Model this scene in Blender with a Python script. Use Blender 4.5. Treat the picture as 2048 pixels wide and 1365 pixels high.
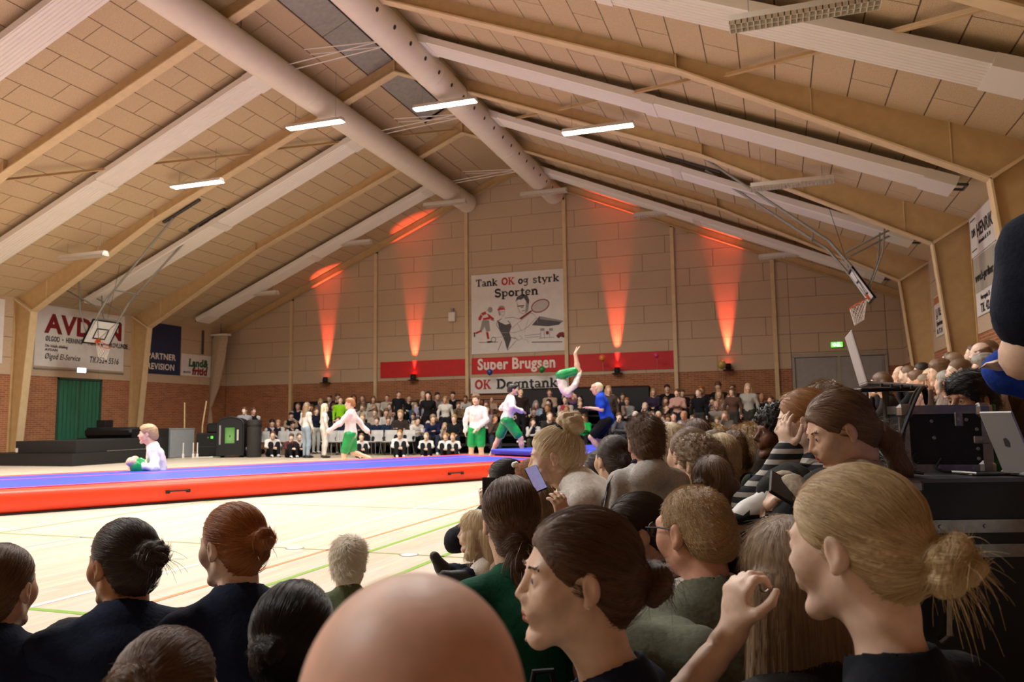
import bpy, bmesh, math, random
import numpy as np
from mathutils import Vector, Matrix, Euler
random.seed(7); np.random.seed(7)
for o in list(bpy.data.objects): bpy.data.objects.remove(o)
SC = bpy.context.scene; COL = SC.collection
PI = math.pi
# ------------------------------------------------------------------ camera
cd = bpy.data.cameras.new('camera'); cam = bpy.data.objects.new('camera', cd); COL.objects.link(cam)
CR = Vector((0.94707965, 0.32073131, -0.01309851)); CU = Vector((0.04449732, -0.09076471, 0.99487776)); CF = Vector((-0.31789956, 0.94281132, 0.10023309))
cam.matrix_world = Matrix(((CR.x, CU.x, -CF.x, 8.4316), (CR.y, CU.y, -CF.y, 0.0), (CR.z, CU.z, -CF.z, 1.0), (0, 0, 0, 1)))
cd.sensor_width = 36.0; cd.lens = 27.518; cd.clip_start = 0.05; cd.clip_end = 200
cd.dof.use_dof = True; cd.dof.focus_distance = 2.6; cd.dof.aperture_fstop = 7.0
SC.camera = cam
# ------------------------------------------------------------------ world, exposure
w = bpy.data.worlds.new('world'); SC.world = w; w.use_nodes = True
w.node_tree.nodes['Background'].inputs[0].default_value = (0.05, 0.045, 0.04, 1); w.node_tree.nodes['Background'].inputs[1].default_value = 0.2
vs = SC.view_settings; vs.view_transform = 'Standard'; vs.look = 'None'; vs.gamma = 1.0; vs.use_curve_mapping = False
vs.exposure = 0.0
try: SC.display_settings.display_device = 'sRGB'
except Exception: pass
SC.cycles.max_bounces = 7; SC.cycles.diffuse_bounces = 4; SC.cycles.glossy_bounces = 3; SC.cycles.transmission_bounces = 4
SC.cycles.sample_clamp_indirect = 6.0; SC.cycles.use_denoising = True; SC.cycles.caustics_reflective = False; SC.cycles.caustics_refractive = False

LAMP_W = 290.0        # watts of one lit louvre lamp
SPOT_W = 3600.0        # watts of one red uplight
# ------------------------------------------------------------------ helpers
def lin(c):
    if isinstance(c, str):
        c = [int(c[i:i+2], 16) / 255 for i in (0, 2, 4)]
        c = [x / 12.92 if x <= .04045 else ((x + .055) / 1.055) ** 2.4 for x in c]
    return (c[0], c[1], c[2], 1.0)
MATS = {}
def pm(name, col, rough=.6, var=.1, scale=30., bump=0., metal=0., spec=.5, stretch=(1, 1, 1), emit=None, es=1., coat=0., alpha=1., trans=0., sheen=0., col2=None):
    """procedural material: principled with a noise driven colour and relief"""
    if name in MATS: return MATS[name]
    m = bpy.data.materials.new(name); m.use_nodes = True; nt = m.node_tree; N = nt.nodes; Lk = nt.links
    b = N['Principled BSDF']; c = lin(col)
    b.inputs['Roughness'].default_value = rough; b.inputs['Metallic'].default_value = metal
    b.inputs['Specular IOR Level'].default_value = spec
    b.inputs['Coat Weight'].default_value = coat; b.inputs['Transmission Weight'].default_value = trans
    b.inputs['Alpha'].default_value = alpha; b.inputs['Sheen Weight'].default_value = sheen
    tc = N.new('ShaderNodeTexCoord'); mp = N.new('ShaderNodeMapping'); mp.inputs['Scale'].default_value = stretch
    nz = N.new('ShaderNodeTexNoise'); nz.inputs['Scale'].default_value = scale; nz.inputs['Detail'].default_value = 5
    Lk.new(tc.outputs['Object'], mp.inputs[0]); Lk.new(mp.outputs[0], nz.inputs['Vector'])
    rp = N.new('ShaderNodeValToRGB'); e = rp.color_ramp.elements
    d = lin(col2) if col2 else tuple(x * (1 - 2 * var) for x in c[:3]) + (1,)
    h = c if col2 else tuple(min(1, x * (1 + var)) for x in c[:3]) + (1,)
    e[0].position = .3; e[1].position = .7; e[0].color = d; e[1].color = h
    Lk.new(nz.outputs['Fac'], rp.inputs[0]); Lk.new(rp.outputs[0], b.inputs['Base Color'])
    if bump:
        bp = N.new('ShaderNodeBump'); bp.inputs['Strength'].default_value = bump; bp.inputs['Distance'].default_value = .01
        Lk.new(nz.outputs['Fac'], bp.inputs['Height']); Lk.new(bp.outputs[0], b.inputs['Normal'])
    if emit is not None:
        b.inputs['Emission Color'].default_value = lin(emit); b.inputs['Emission Strength'].default_value = es
    MATS[name] = m; return m
def brick_mat(name, ax):
    m = bpy.data.materials.new(name); m.use_nodes = True; nt = m.node_tree; N = nt.nodes; Lk = nt.links
    b = N['Principled BSDF']; b.inputs['Roughness'].default_value = .85
    tc = N.new('ShaderNodeTexCoord'); sp = N.new('ShaderNodeSeparateXYZ'); cb = N.new('ShaderNodeCombineXYZ')
    Lk.new(tc.outputs['Object'], sp.inputs[0]); Lk.new(sp.outputs[ax], cb.inputs[0]); Lk.new(sp.outputs[2], cb.inputs[1])
    br = N.new('ShaderNodeTexBrick'); br.inputs['Scale'].default_value = 1.0
    br.inputs['Brick Width'].default_value = .215; br.inputs['Row Height'].default_value = .06; br.inputs['Mortar Size'].default_value = .0055
    br.inputs['Color1'].default_value = lin('a8683f'); br.inputs['Color2'].default_value = lin('8c5230'); br.inputs['Mortar'].default_value = lin('b59a7c'); br.inputs['Bias'].default_value = -.2
    Lk.new(cb.outputs[0], br.inputs['Vector'])
    nz = N.new('ShaderNodeTexNoise'); nz.inputs['Scale'].default_value = 3; nz.inputs['Detail'].default_value = 4; Lk.new(tc.outputs['Object'], nz.inputs['Vector'])
    mx = N.new('ShaderNodeMix'); mx.data_type = 'RGBA'; mx.blend_type = 'MULTIPLY'; mx.inputs[0].default_value = 1.0
    mr = N.new('ShaderNodeMapRange'); mr.inputs[3].default_value = .72; mr.inputs[4].default_value = 1.15; Lk.new(nz.outputs['Fac'], mr.inputs[0]); Lk.new(br.outputs['Color'], mx.inputs[6]); Lk.new(mr.outputs[0], mx.inputs[7]); Lk.new(mx.outputs[2], b.inputs['Base Color'])
    bp = N.new('ShaderNodeBump'); bp.inputs['Strength'].default_value = .5; bp.inputs['Distance'].default_value = .008; bp.invert = True
    Lk.new(br.outputs['Fac'], bp.inputs['Height']); Lk.new(bp.outputs[0], b.inputs['Normal'])
    MATS[name] = m; return m
class MB:
    """collects shapes in one mesh"""
    def __init__(s): s.v = []; s.f = []; s.m = []; s.mi = 0
    def add(s, vs, fs):
        n = len(s.v); s.v += [tuple(v) for v in vs]; s.f += [tuple(i + n for i in f) for f in fs]; s.m += [s.mi] * len(fs); return s
    def box(s, x0, x1, y0, y1, z0, z1, M=None):
        vs = [Vector((x, y, z)) for x in (x0, x1) for y in (y0, y1) for z in (z0, z1)]
        if M is not None: vs = [M @ v for v in vs]
        return s.add(vs, [(0, 1, 3, 2), (4, 6, 7, 5), (0, 4, 5, 1), (2, 3, 7, 6), (0, 2, 6, 4), (1, 5, 7, 3)])
    def bbox(s, c, h, M=None, bev=.01):
        """box with chamfered edges, centre c, half sizes h"""
        vs = []; x, y, z = h; b = min(bev, x * .9, y * .9, z * .9); pts = []
        for sx in (-1, 1):
            for sy in (-1, 1):
                for sz in (-1, 1):
                    pts += [(sx * x, sy * (y - b), sz * (z - b)), (sx * (x - b), sy * y, sz * (z - b)), (sx * (x - b), sy * (y - b), sz * z)]
        bm = bmesh.new()
        for p in pts: bm.verts.new(p)
        bmesh.ops.convex_hull(bm, input=bm.verts); bm.verts.index_update()
        vs = [Vector(v.co) + Vector(c) for v in bm.verts]; fs = [tuple(v.index for v in f.verts) for f in bm.faces]; bm.free()
        if M is not None: vs = [M @ v for v in vs]
        return s.add(vs, fs)
    def prism(s, poly, a, b, ax):
        """polygon (2d) extruded along axis ax from a to b; 2d axes are the two others in order"""
        n = len(poly); vs = []
        for t in (a, b):
            for p in poly:
                q = list(p); q.insert(ax, t); vs.append(q)
        fs = [tuple(range(n)), tuple(range(2 * n - 1, n - 1, -1))] + [(i, i + n, (i + 1) % n + n, (i + 1) % n) for i in range(n)]
        return s.add(vs, fs)
    def tube(s, pts, r, n=8, cap=True, rs=None):
        pts = [Vector(p) for p in pts]; vs = []; fs = []; k = len(pts)
        prev = None
        for i, p in enumerate(pts):
            d = (pts[min(i + 1, k - 1)] - pts[max(i - 1, 0)]).normalized()
            if prev is None:
                a = Vector((0, 0, 1)) if abs(d.z) < .9 else Vector((1, 0, 0)); u = d.cross(a).normalized()
            else:
                u = (prev - d * prev.dot(d)).normalized()
            prev = u; w_ = d.cross(u); R_ = rs[i] if rs else r
            for j in range(n):
                t = 2 * PI * j / n; vs.append(p + (u * math.cos(t) + w_ * math.sin(t)) * R_)
        for i in range(k - 1):
            for j in range(n):
                fs.append((i * n + j, i * n + (j + 1) % n, (i + 1) * n + (j + 1) % n, (i + 1) * n + j))
        if cap: fs += [tuple(range(n - 1, -1, -1)), tuple(range((k - 1) * n, k * n))]
        return s.add(vs, fs)
    def lathe(s, prof, n=16, M=None):
        vs = []; fs = []; k = len(prof)
        for (r, z) in prof:
            for j in range(n):
                t = 2 * PI * j / n; vs.append(Vector((r * math.cos(t), r * math.sin(t), z)))
        for i in range(k - 1):
            for j in range(n): fs.append((i * n + j, i * n + (j + 1) % n, (i + 1) * n + (j + 1) % n, (i + 1) * n + j))
        fs += [tuple(range(n - 1, -1, -1)), tuple(range((k - 1) * n, k * n))]
        if M is not None: vs = [M @ v for v in vs]
        return s.add(vs, fs)
    def mesh(s, name, mats, smooth=False):
        me = bpy.data.meshes.new(name); me.from_pydata([tuple(v) for v in s.v], [], s.f); me.update()
        for m in (mats if isinstance(mats, (list, tuple)) else [mats]): me.materials.append(m)
        if any(s.m): me.polygons.foreach_set('material_index', s.m)
        bm = bmesh.new(); bm.from_mesh(me); bmesh.ops.recalc_face_normals(bm, faces=bm.faces); bm.to_mesh(me); bm.free()
        if smooth:
            me.polygons.foreach_set('use_smooth', [True] * len(me.polygons))
            try: me.set_sharp_from_angle(angle=math.radians(40))
            except Exception: pass
        return me
    def build(s, name, mats, parent=None, smooth=False, loc=(0, 0, 0)):
        return link(name, s.mesh(name, mats, smooth), parent, loc)
def link(name, data, parent=None, loc=(0, 0, 0), rot=(0, 0, 0)):
    o = bpy.data.objects.new(name, data); COL.objects.link(o); o.location = loc; o.rotation_euler = rot
    if parent is not None: o.parent = parent
    return o
def empty(name, label, cat, loc=(0, 0, 0), rz=0, group=None, rot=None):
    o = bpy.data.objects.new(name, None); COL.objects.link(o); o.location = loc; o.rotation_euler = rot or (0, 0, rz); o.empty_display_size = .1
    return tag(o, label, cat, group)
def tag(o, label=None, cat=None, group=None, kind=None):
    if label: o['label'] = label
    if cat: o['category'] = cat
    if group: o['group'] = group
    if kind: o['kind'] = kind
    return o
def struct(o): o['kind'] = 'structure'; return o
def copy_tree(o, parent=None):
    c = o.copy(); COL.objects.link(c); c.parent = parent
    for ch in list(o.children): copy_tree(ch, c)
    return c
def text(name, s, size, mat, parent, M, bold=0., shear=0., align='LEFT', sx=1., ext=.002):
    """flat lettering; M maps the text plane (x right, y up) into the parent's space"""
    cu = bpy.data.curves.new(name, 'FONT'); cu.body = s; cu.size = size; cu.offset = bold; cu.shear = shear; cu.align_x = align; cu.extrude = ext; cu.space_character = 1.06
    cu.resolution_u = 3; cu.materials.append(mat); o = link(name, cu, parent)
    o.matrix_local = M @ Matrix.Diagonal((sx, 1, 1, 1)); return o
def frameM(o, x, y):
    """matrix with given origin, x axis and y axis"""
    x = Vector(x).normalized(); y = Vector(y).normalized(); z = x.cross(y); o = Vector(o)
    return Matrix(((x.x, y.x, z.x, o.x), (x.y, y.y, z.y, o.y), (x.z, y.z, z.z, o.z), (0, 0, 0, 1)))
# ------------------------------------------------------------------ hall dimensions
A = 12.0; DY = 25.465; Y0 = -6.0; ZB = 2.45; ZE = 4.65; ZR = 9.80; SL = (ZR - ZE) / A; TH = math.atan(SL)
def zroof(x): return ZR - SL * abs(x)
FRAMES = [20.75, 16.44, 12.14, 7.83, 3.52, -0.79]
M_panel = pm('wall_panel_beige', 'c0a98c', .9, .10, 55, .25)
M_joint = pm('dark_joint', '4a3826', .95, .05, 20)
M_wool = pm('wood_wool_board', 'ccb691', .95, .14, 70, .5, col2='aa9472')
M_gap = pm('board_gap', '6f5840', .95, .05, 20)
M_steel = pm('ochre_steel', 'c0a272', .55, .05, 6, .05)
M_flange = pm('pale_ochre_steel', 'd0b88e', .55, .05, 6, .05)
M_white = pm('white_enamel', 'dcd7cb', .5, .012, 3)
M_duct = pm('duct_fabric', 'd9cfbc', .7, .02, 3)
M_floorw = None
M_black = pm('black_matte', '141312', .75, .2, 30, .1)
M_blackrub = pm('black_rubber', '0c0c0d', .55, .2, 30, .05)
M_grey = pm('grey_laminate', '8f9496', .6, .08, 60)
M_alu = pm('aluminium', '9d9a96', .35, .1, 40, .1, metal=.9)
M_dsteel = pm('dark_grey_steel', '55544f', .5, .1, 30, metal=.5)
M_lgsteel = pm('light_grey_steel', '8d8a80', .5, .1, 30, metal=.3)
M_red = pm('banner_red', 'c01818', .6, .05, 5)
M_bwhite = pm('banner_white', 'd9d6cf', .6, .03, 6)
M_ink = pm('ink_black', '17161a', .6, .05, 8)
M_inkred = pm('ink_red', 'b3201c', .6, .05, 8)
M_dkred = pm('ink_dark_red', '7c1016', .6, .05, 8)
M_navyink = pm('ink_navy', '16233f', .6, .05, 8)
M_greenink = pm('ink_green', '1d5a38', .6, .05, 8)
M_greyink = pm('ink_grey', '8e8b86', .6, .05, 8)
M_lgreyink = pm('ink_light_grey', 'bdb9b2', .6, .05, 8)
M_dgreyink = pm('ink_dark_grey', '4b494a', .6, .05, 8)
M_cream = pm('letter_cream', 'e6dcd0', .6, .03, 6)
BR_X = brick_mat('brick_end', 0); BR_Y = brick_mat('brick_side', 1)

# ------------------------------------------------------------------ floor
def floor_mat():
    m = bpy.data.materials.new('sports_parquet'); m.use_nodes = True; nt = m.node_tree; N = nt.nodes; Lk = nt.links
    b = N['Principled BSDF']; b.inputs['Roughness'].default_value = .34; b.inputs['Specular IOR Level'].default_value = .45
    tc = N.new('ShaderNodeTexCoord'); mp = N.new('ShaderNodeMapping'); mp.inputs['Rotation'].default_value = (0, 0, PI / 2); Lk.new(tc.outputs['Object'], mp.inputs[0])
    br = N.new('ShaderNodeTexBrick'); br.inputs['Scale'].default_value = 1; br.inputs['Brick Width'].default_value = 1.9; br.inputs['Row Height'].default_value = .062
    br.inputs['Mortar Size'].default_value = .0008; br.inputs['Color1'].default_value = lin('d4c8b6'); br.inputs['Color2'].default_value = lin('c8b8a0'); br.inputs['Mortar'].default_value = lin('b09c7c')
    Lk.new(mp.outputs[0], br.inputs['Vector'])
    nz = N.new('ShaderNodeTexNoise'); nz.inputs['Scale'].default_value = 6; nz.inputs['Detail'].default_value = 6
    m2 = N.new('ShaderNodeMapping'); m2.inputs['Scale'].default_value = (6, .6, 1); Lk.new(tc.outputs['Object'], m2.inputs[0]); Lk.new(m2.outputs[0], nz.inputs['Vector'])
    mx = N.new('ShaderNodeMix'); mx.data_type = 'RGBA'; mx.blend_type = 'OVERLAY'; mx.inputs[0].default_value = .25
    Lk.new(br.outputs['Color'], mx.inputs[6]); Lk.new(nz.outputs['Color'], mx.inputs[7]); Lk.new(mx.outputs[2], b.inputs['Base Color'])
    rr = N.new('ShaderNodeMapRange'); rr.inputs[3].default_value = .26; rr.inputs[4].default_value = .45; Lk.new(nz.outputs['Fac'], rr.inputs[0]); Lk.new(rr.outputs[0], b.inputs['Roughness'])
    return m
fl = struct(MB().box(-A - .2, A + .2, Y0, DY + .2, -.1, 0).build('floor', floor_mat()))
LN = {'white': pm('line_white', 'e8e6df', .4, .02), 'green': pm('line_green', '7fae2e', .4, .05), 'orange': pm('line_orange', 'd98a4e', .4, .05), 'olive': pm('line_olive', '93955a', .4, .05), 'blue': pm('line_blue', 'a9bccb', .4, .05)}
def line(c, x0, y0, x1, y1, wd):
    d = Vector((x1 - x0, y1 - y0)); n = Vector((-d.y, d.x)).normalized() * wd / 2
    o = MB().prism([(x0 + n.x, y0 + n.y), (x1 + n.x, y1 + n.y), (x1 - n.x, y1 - n.y), (x0 - n.x, y0 - n.y)], .0002, .0018, 2).build('court_line', LN[c], fl); o['label'] = c + ' painted court line'
line('white', 4.45, -2, 4.45, 22, .045); line('orange', 5.03, -2, 5.03, 22, .04); line('green', 5.39, -2, 5.39, 22, .045); line('green', 6.03, -2, 6.03, 22, .045)
line('blue', 2.45, -2, 2.45, 22, .03); line('olive', 1.4, -2, 1.4, 22, .03); line('olive', -6, 5.75, 4.45, 5.50, .03); line('olive', 4.45, 5.5, 7.5, 5.38, .03)
line('green', 3.0, 3.36, 5.39, 3.33, .045); line('olive', 1.4, 8.4, 7, 8.2, .03); line('white', -4, 5.95, 1.4, 5.8, .04)
for x, y in ((4.72, 5.5), (5.76, 5.44)):
    MB().lathe([(.062, .0), (.062, .003), (.055, .004)], 20, Matrix.Translation((x, y, 0))).build('floor_socket_lid', pm('socket_lid', 'e9e4d8', .4, .05), fl)
    MB().lathe([(.075, .0), (.075, .002), (.062, .002)], 20, Matrix.Translation((x, y, 0))).build('socket_ring', M_lgsteel, fl)
# ------------------------------------------------------------------ end wall (behind the audience)
def clip_roof(poly, off=0.0):
    """clip a polygon (x,z) below the gable"""
    for sg in (1, -1):
        out = []; n = len(poly)
        def d(p): return (ZR - off - SL * sg * p[0]) - p[1]
        for i in range(n):
            p, q = poly[i], poly[(i + 1) % n]; a, b = d(p), d(q)
            if a >= 0: out.append(p)
            if (a >= 0) != (b >= 0):
                t = a / (a - b); out.append((p[0] + t * (q[0] - p[0]), p[1] + t * (q[1] - p[1])))
        poly = out
        if len(poly) < 3: return []
    return poly
wb = struct(MB().prism([(-A - .2, 0), (A + .2, 0), (A + .2, zroof(A)), (0, ZR + .1), (-A - .2, zroof(A))], DY + .02, DY + .3, 1).build('wall_back', M_joint))
PIL = [-9.0, -5.4, -1.8, 1.8, 5.4, 9.0 - .55]
bays = [-A] + PIL + [A]
for i in range(len(bays) - 1):
    x0, x1 = bays[i] + (.05 if i else 0), bays[i + 1] - (.05 if i < 6 else 0)
    d0, d1 = (8.97, 11.5)
    segs = [(x0, x1)] if i < 6 else [(x0, d0 - .08), (d1 + .08, x1)]
    zones = [(x0, x1, ZB)] if i < 6 else [(x0, d0 - .08, ZB), (d0 - .08, d1 + .08, 2.9), (d1 + .08, x1, ZB)]
    for s0, s1 in segs:
        b = MB().box(s0, s1, DY - .0, DY + .06, 0, ZB).build('brick_band', BR_X, wb)
    for x0, x1, zb in zones:
        z = zb; k = 0
        while z < 9.7:
            zt = 2.94 + .573 * k; off = (0.75 * k + .35) % 2.26
            cuts = [x0] + sorted(c for c in (-14 + off + 2.26 * j for j in range(14)) if x0 + .12 < c < x1 - .12) + [x1]
            for c0, c1 in zip(cuts[:-1], cuts[1:]):
                p = clip_roof([(c0 + .006, z + .004), (c1 - .006, z + .004), (c1 - .006, zt - .006), (c0 + .006, zt - .006)], .02)
                if len(p) > 2 and zt - z > .03: MB().prism(p, DY - .012, DY + .03, 1).build('wall_panel', M_panel, wb)
            z = zt; k += 1
for i, x in enumerate(PIL):
    zt = zroof(x) - .3
    b = MB().box(x - .05, x + .05, DY - .09, DY + .05, 0, zt); b.box(x - .06, x + .06, DY - .1, DY - .085, 0, zt)
    struct(b.build('trim_%d' % (i + 1), M_flange))
# end rafters along the gable wall
for i, sg in enumerate((-1, 1)):
    p = [(0, ZR - .02), (sg * A, ZE - .02), (sg * A, ZE - .26), (0, ZR - .26)]
    b = MB().prism(p, DY - .22, DY - .13, 1); b.prism([(0, ZR - .24), (sg * A, ZE - .24), (sg * A, ZE - .27), (0, ZR - .27)], DY - .26, DY - .09, 1)
    struct(b.build('trim_%d' % (i + 7), M_steel))
# double door in the end wall
dr = struct(MB().box(8.9, 11.57, DY - .06, DY + .0, 2.78, 2.9).box(8.9, 8.98, DY - .06, DY, 0, 2.8).box(11.49, 11.57, DY - .06, DY, 0, 2.8).box(10.2, 10.28, DY - .03, DY + .02, 0, 2.8).build('door_1', pm('door_frame_cream', 'a39a88', .6, .04, 6)))
M_door = pm('door_grey', '9a9792', .6, .04, 8)
for x0, x1 in ((9.0, 10.2), (10.28, 11.48)):
    lf = MB().box(x0, x1, DY - .02, DY + .02, .02, 2.76).build('door_leaf', M_door, dr)
    MB().box(x0 + .06, x1 - .06, DY - .034, DY - .019, 1.42, 2.68).build('door_panel', M_door, lf)
    MB().box(x0 + .06, x1 - .06, DY - .034, DY - .019, .1, 1.38).build('door_panel', M_door, lf)
def exit_sign(label, loc, rz, col):
    e = empty('exit_sign', label, 'exit sign', loc, rz)
    MB().bbox((0, .03, 0), (.17, .025, .085), bev=.01).build('housing', M_white, e)
    MB().box(-.155, .155, -.003, .006, -.07, .07).build('lit_panel', pm('exit_glow_' + col, 'ffffff', .4, 0, emit=col, es=5), e)
    mm = pm('exit_white', 'ffffff', .4, 0, emit='ffffff', es=9)
    MB().prism([(-.12, 0), (-.06, .045), (-.06, .018), (-.02, .018), (-.02, -.018), (-.06, -.018), (-.06, -.045)], -.006, -.003, 1).build('arrow_mark', mm, e)
    b = MB(); b.lathe([(0.001, -.002), (.013, 0), (.001, .002)], 10, Matrix.Translation((.05, -.005, .045)) @ Matrix.Rotation(PI / 2, 4, 'X')); b.prism([(.03, .03), (.06, .03), (.07, -.005), (.1, -.045), (.085, -.05), (.055, -.012), (.03, -.05), (.012, -.05), (.035, -.005)], -.006, -.003, 1)
    b.build('runner_mark', mm, e)
exit_sign('small green lit exit sign on the end wall above the grey double door', (10.2, DY - .07, 3.13), 0, '22d020')
exit_sign('white glowing exit sign over the green door in the left wall', (-A + .07, 18.66, 2.70), PI / 2, 'd4dcff')
sb = empty('wall_speaker', 'small white box mounted high on the end wall left of the big poster', 'speaker', (-2.35, DY - .1, 4.66))
MB().bbox((0, 0, 0), (.13, .06, .17), bev=.02).build('cabinet', M_white, sb); MB().box(-.05, .05, .0, .1, .17, .3).build('bracket', M_lgsteel, sb)
# ------------------------------------------------------------------ side walls
def side_wall(sg, name, gaps):
    wl = struct(MB().box(sg * (A + .02), sg * (A + .3), Y0, DY + .2, 0, ZE + .1).build(name, M_joint))
    ys = [Y0] + FRAMES[::-1] + [DY]
    for i in range(len(ys) - 1):
        y0, y1 = ys[i] + .02, ys[i + 1] - .02
        segs = [(y0, y1)]
        for g0, g1 in gaps:
            if y0 < g0 < y1: segs = [(y0, g0), (g1, y1)]
        for s0, s1 in segs: MB().box(sg * A, sg * (A + .1), s0, s1, 0, ZB).build('brick_band', BR_Y, wl)
        z = ZB; k = 0
        for zt in (2.94, 3.51, 4.08, ZE + .05):
            off = .8 * k; ym = y0 + (y1 - y0) * (.35 if k % 2 else .68)
            for c0, c1 in ((y0, ym), (ym, y1)):
                MB().box(sg * (A - .012), sg * (A + .05), c0 + .006, c1 - .006, z + .006, zt - .006).build('wall_panel', M_panel, wl)
            z = zt; k += 1
    return wl
wl = side_wall(-1, 'wall_left', [(17.87, 19.5)]); wr = side_wall(1, 'wall_right', [])
wf = struct(MB().prism([(-A - .2, 0), (A + .2, 0), (A + .2, zroof(A)), (0, ZR + .1), (-A - .2, zroof(A))], Y0 - .2, Y0, 1).build('wall_front', M_panel))
# green double door in the left wall
d2 = struct(MB().box(-A - .06, -A + .03, 17.87, 17.93, 0, ZB).box(-A - .06, -A + .03, 19.44, 19.5, 0, ZB).box(-A - .06, -A + .03, 17.87, 19.5, ZB - .06, ZB).build('door_2', pm('door_frame_dark', '2b4a3c', .6, .05)))
M_gdoor = pm('green_door_paint', '2e6b50', .5, .12, 14, .2, stretch=(1, 1, .15))
for y0, y1 in ((17.93, 18.67), (18.70, 19.44)):
    lf = MB().box(-A - .05, -A - .01, y0, y1, .01, ZB - .07).build('door_leaf', M_gdoor, d2)
    for j in range(5):
        yy = y0 + (j + .5) * (y1 - y0) / 5; MB().box(-A - .012, -A + .012, yy - .05, yy + .05, .02, ZB - .08).build('door_slat', M_gdoor, lf)
# ------------------------------------------------------------------ roof
def roofM(sg):
    """frame on the underside of one slope: x down the slope, y along the hall, z into the room"""
    return frameM((0, 0, ZR), (sg * math.cos(TH), 0, -math.sin(TH)), (0, -sg, 0))
SLEN = A / math.cos(TH)
bm_cache = {}
for sg, nm in ((-1, 'ceiling_left'), (1, 'ceiling_right')):
    p = [(sg * .75, zroof(.75)), (sg * (A + .25), zroof(A + .25)), (sg * (A + .25), zroof(A + .25) + .3), (sg * .75, zroof(.75) + .3)]
    ce = struct(MB().prism(p, Y0 - .2, DY + .2, 1).build(nm, M_gap))
    rows = [.75] + [.21 + .4944 * k for k in range(2, 25)]
    for r, (x0, x1) in enumerate(zip(rows[:-1], rows[1:])):
        if x0 > A: continue
        x1 = min(x1, A)
        base = 10.78 if r % 2 else 11.45
        ys = [y for y in (base + 2.27 * j for j in range(-4, 8)) if 5.6 < y < DY]
        ys = ([5.0] if ys[0] > 5.6 else []) + ys + [DY]
        for y0, y1 in zip(ys[:-1], ys[1:]):
            key = (sg, round(x1 - x0, 3), round(y1 - y0, 2))
            if key not in bm_cache:
                L_ = (x1 - x0) / math.cos(TH); g = .009; b = MB(); b.box(g, L_ - g, g, (y1 - y0) - g, -.012, .004); bm_cache[key] = b.mesh('ceiling_board', M_wool)
            o = link('ceiling_board', bm_cache[key], ce)
            if sg > 0: o.matrix_local = Matrix.Translation((x0, y0, zroof(x0))) @ Matrix.Rotation(TH, 4, 'Y')
            else: o.matrix_local = Matrix.Translation((-x0, y1, zroof(x0))) @ Matrix.Rotation(PI, 4, 'Z') @ Matrix.Rotation(TH, 4, 'Y')
# ridge strip: grey sheet in a recess over the ridge
M_ridge = pm('ridge_sheet_grey', '98958c', .6, .08, 10)
rg = struct(MB().box(-.75, .75, Y0, DY, ZR + .16, ZR + .22).build('trim_9', M_ridge))
for y0 in np.arange(4.0, 19.6, 2.6):
    MB().prism([(-.75, zroof(.75) + .02), (-.1, ZR - .02), (-.1, ZR + .0), (-.75, zroof(.75) + .05)], y0, y0 + 2.58, 1).build('ridge_panel', M_ridge, rg)
    MB().prism([(.75, zroof(.75) + .02), (.1, ZR - .02), (.1, ZR + .0), (.75, zroof(.75) + .05)], y0, y0 + 2.58, 1).build('ridge_panel', M_ridge, rg)
MB().prism([(-.78, zroof(.78)), (0, ZR), (.78, zroof(.78)), (0, ZR + .1)], 19.75, DY, 1).build('ridge_board', M_wool, rg)
# ------------------------------------------------------------------ portal frames
def portal(Y, label):
    e = empty('portal_frame', label, 'roof frame', (0, Y, 0), 0, None)
    fw = .11
    for sg in (-1, 1):
        X = lambda v: sg * v
        zt = lambda x: zroof(x) - .005
        pol = [(X(A), 0), (X(A - .28), 0), (X(11.36), 4.23), (X(A), zt(A))]
        b = MB().prism(pol, -.012, .012, 1); b.box(min(X(A), X(A - .03)), max(X(A), X(A - .03)), -fw, fw, 0, zt(A))
        b.build('column', M_steel, e)
        q = [(X(A - .31), 0), (X(A - .28), 0), (X(11.36), 4.23), (X(11.33), 4.23)]
        MB().prism(q, -fw, fw, 1).build('inner_flange', M_flange, e)
        kx, kz = 7.15, 6.50
        pol = [(X(A), zt(A)), (X(11.36), 4.23), (X(kx), kz - .02), (0, 9.45), (0, ZR)]
        MB().prism(pol, -.012, .012, 1).build('rafter', M_steel, e)
        q = [(X(11.36), 4.23), (X(kx), kz - .02), (0, 9.45), (0, 9.42), (X(kx), kz - .05), (X(11.36), 4.2)]
        MB().prism(q, -fw, fw, 1).build('inner_flange', M_flange, e)
        q = [(X(11.36), 4.2), (X(11.34), 4.25), (X(A), zt(A)), (X(A), zt(A) - .05)]
        MB().prism(q, -fw - .02, fw + .02, 1).build('knee_stiffener', M_flange, e)
        for x, lo in ((kx, kz), (9.1, None), (10.9, None)):
            zl = lo if lo else kz + (4.23 - kz) * (x - kx) / (11.36 - kx)
            if lo: MB().box(X(x) - .012, X(x) + .012, -fw, fw, zl - .03, zt(x)).build('stiffener', M_steel, e)
            else: MB().box(X(x) - .008, X(x) + .008, -.03, .03, zl - .03, zt(x)).build('stiffener', M_flange, e)
    MB().box(-.015, .015, -fw, fw, 9.42, ZR).build('ridge_plate', M_steel, e)
    return e
for Y, lab in zip(FRAMES[:4], ['ochre steel portal frame nearest the end wall', 'ochre steel portal frame, second from the end wall, behind the left basketball board', 'ochre steel portal frame, third from the end wall, crossing the top of the picture', 'ochre steel portal frame nearest the camera at the top right']):
    portal(Y, lab)
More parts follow.
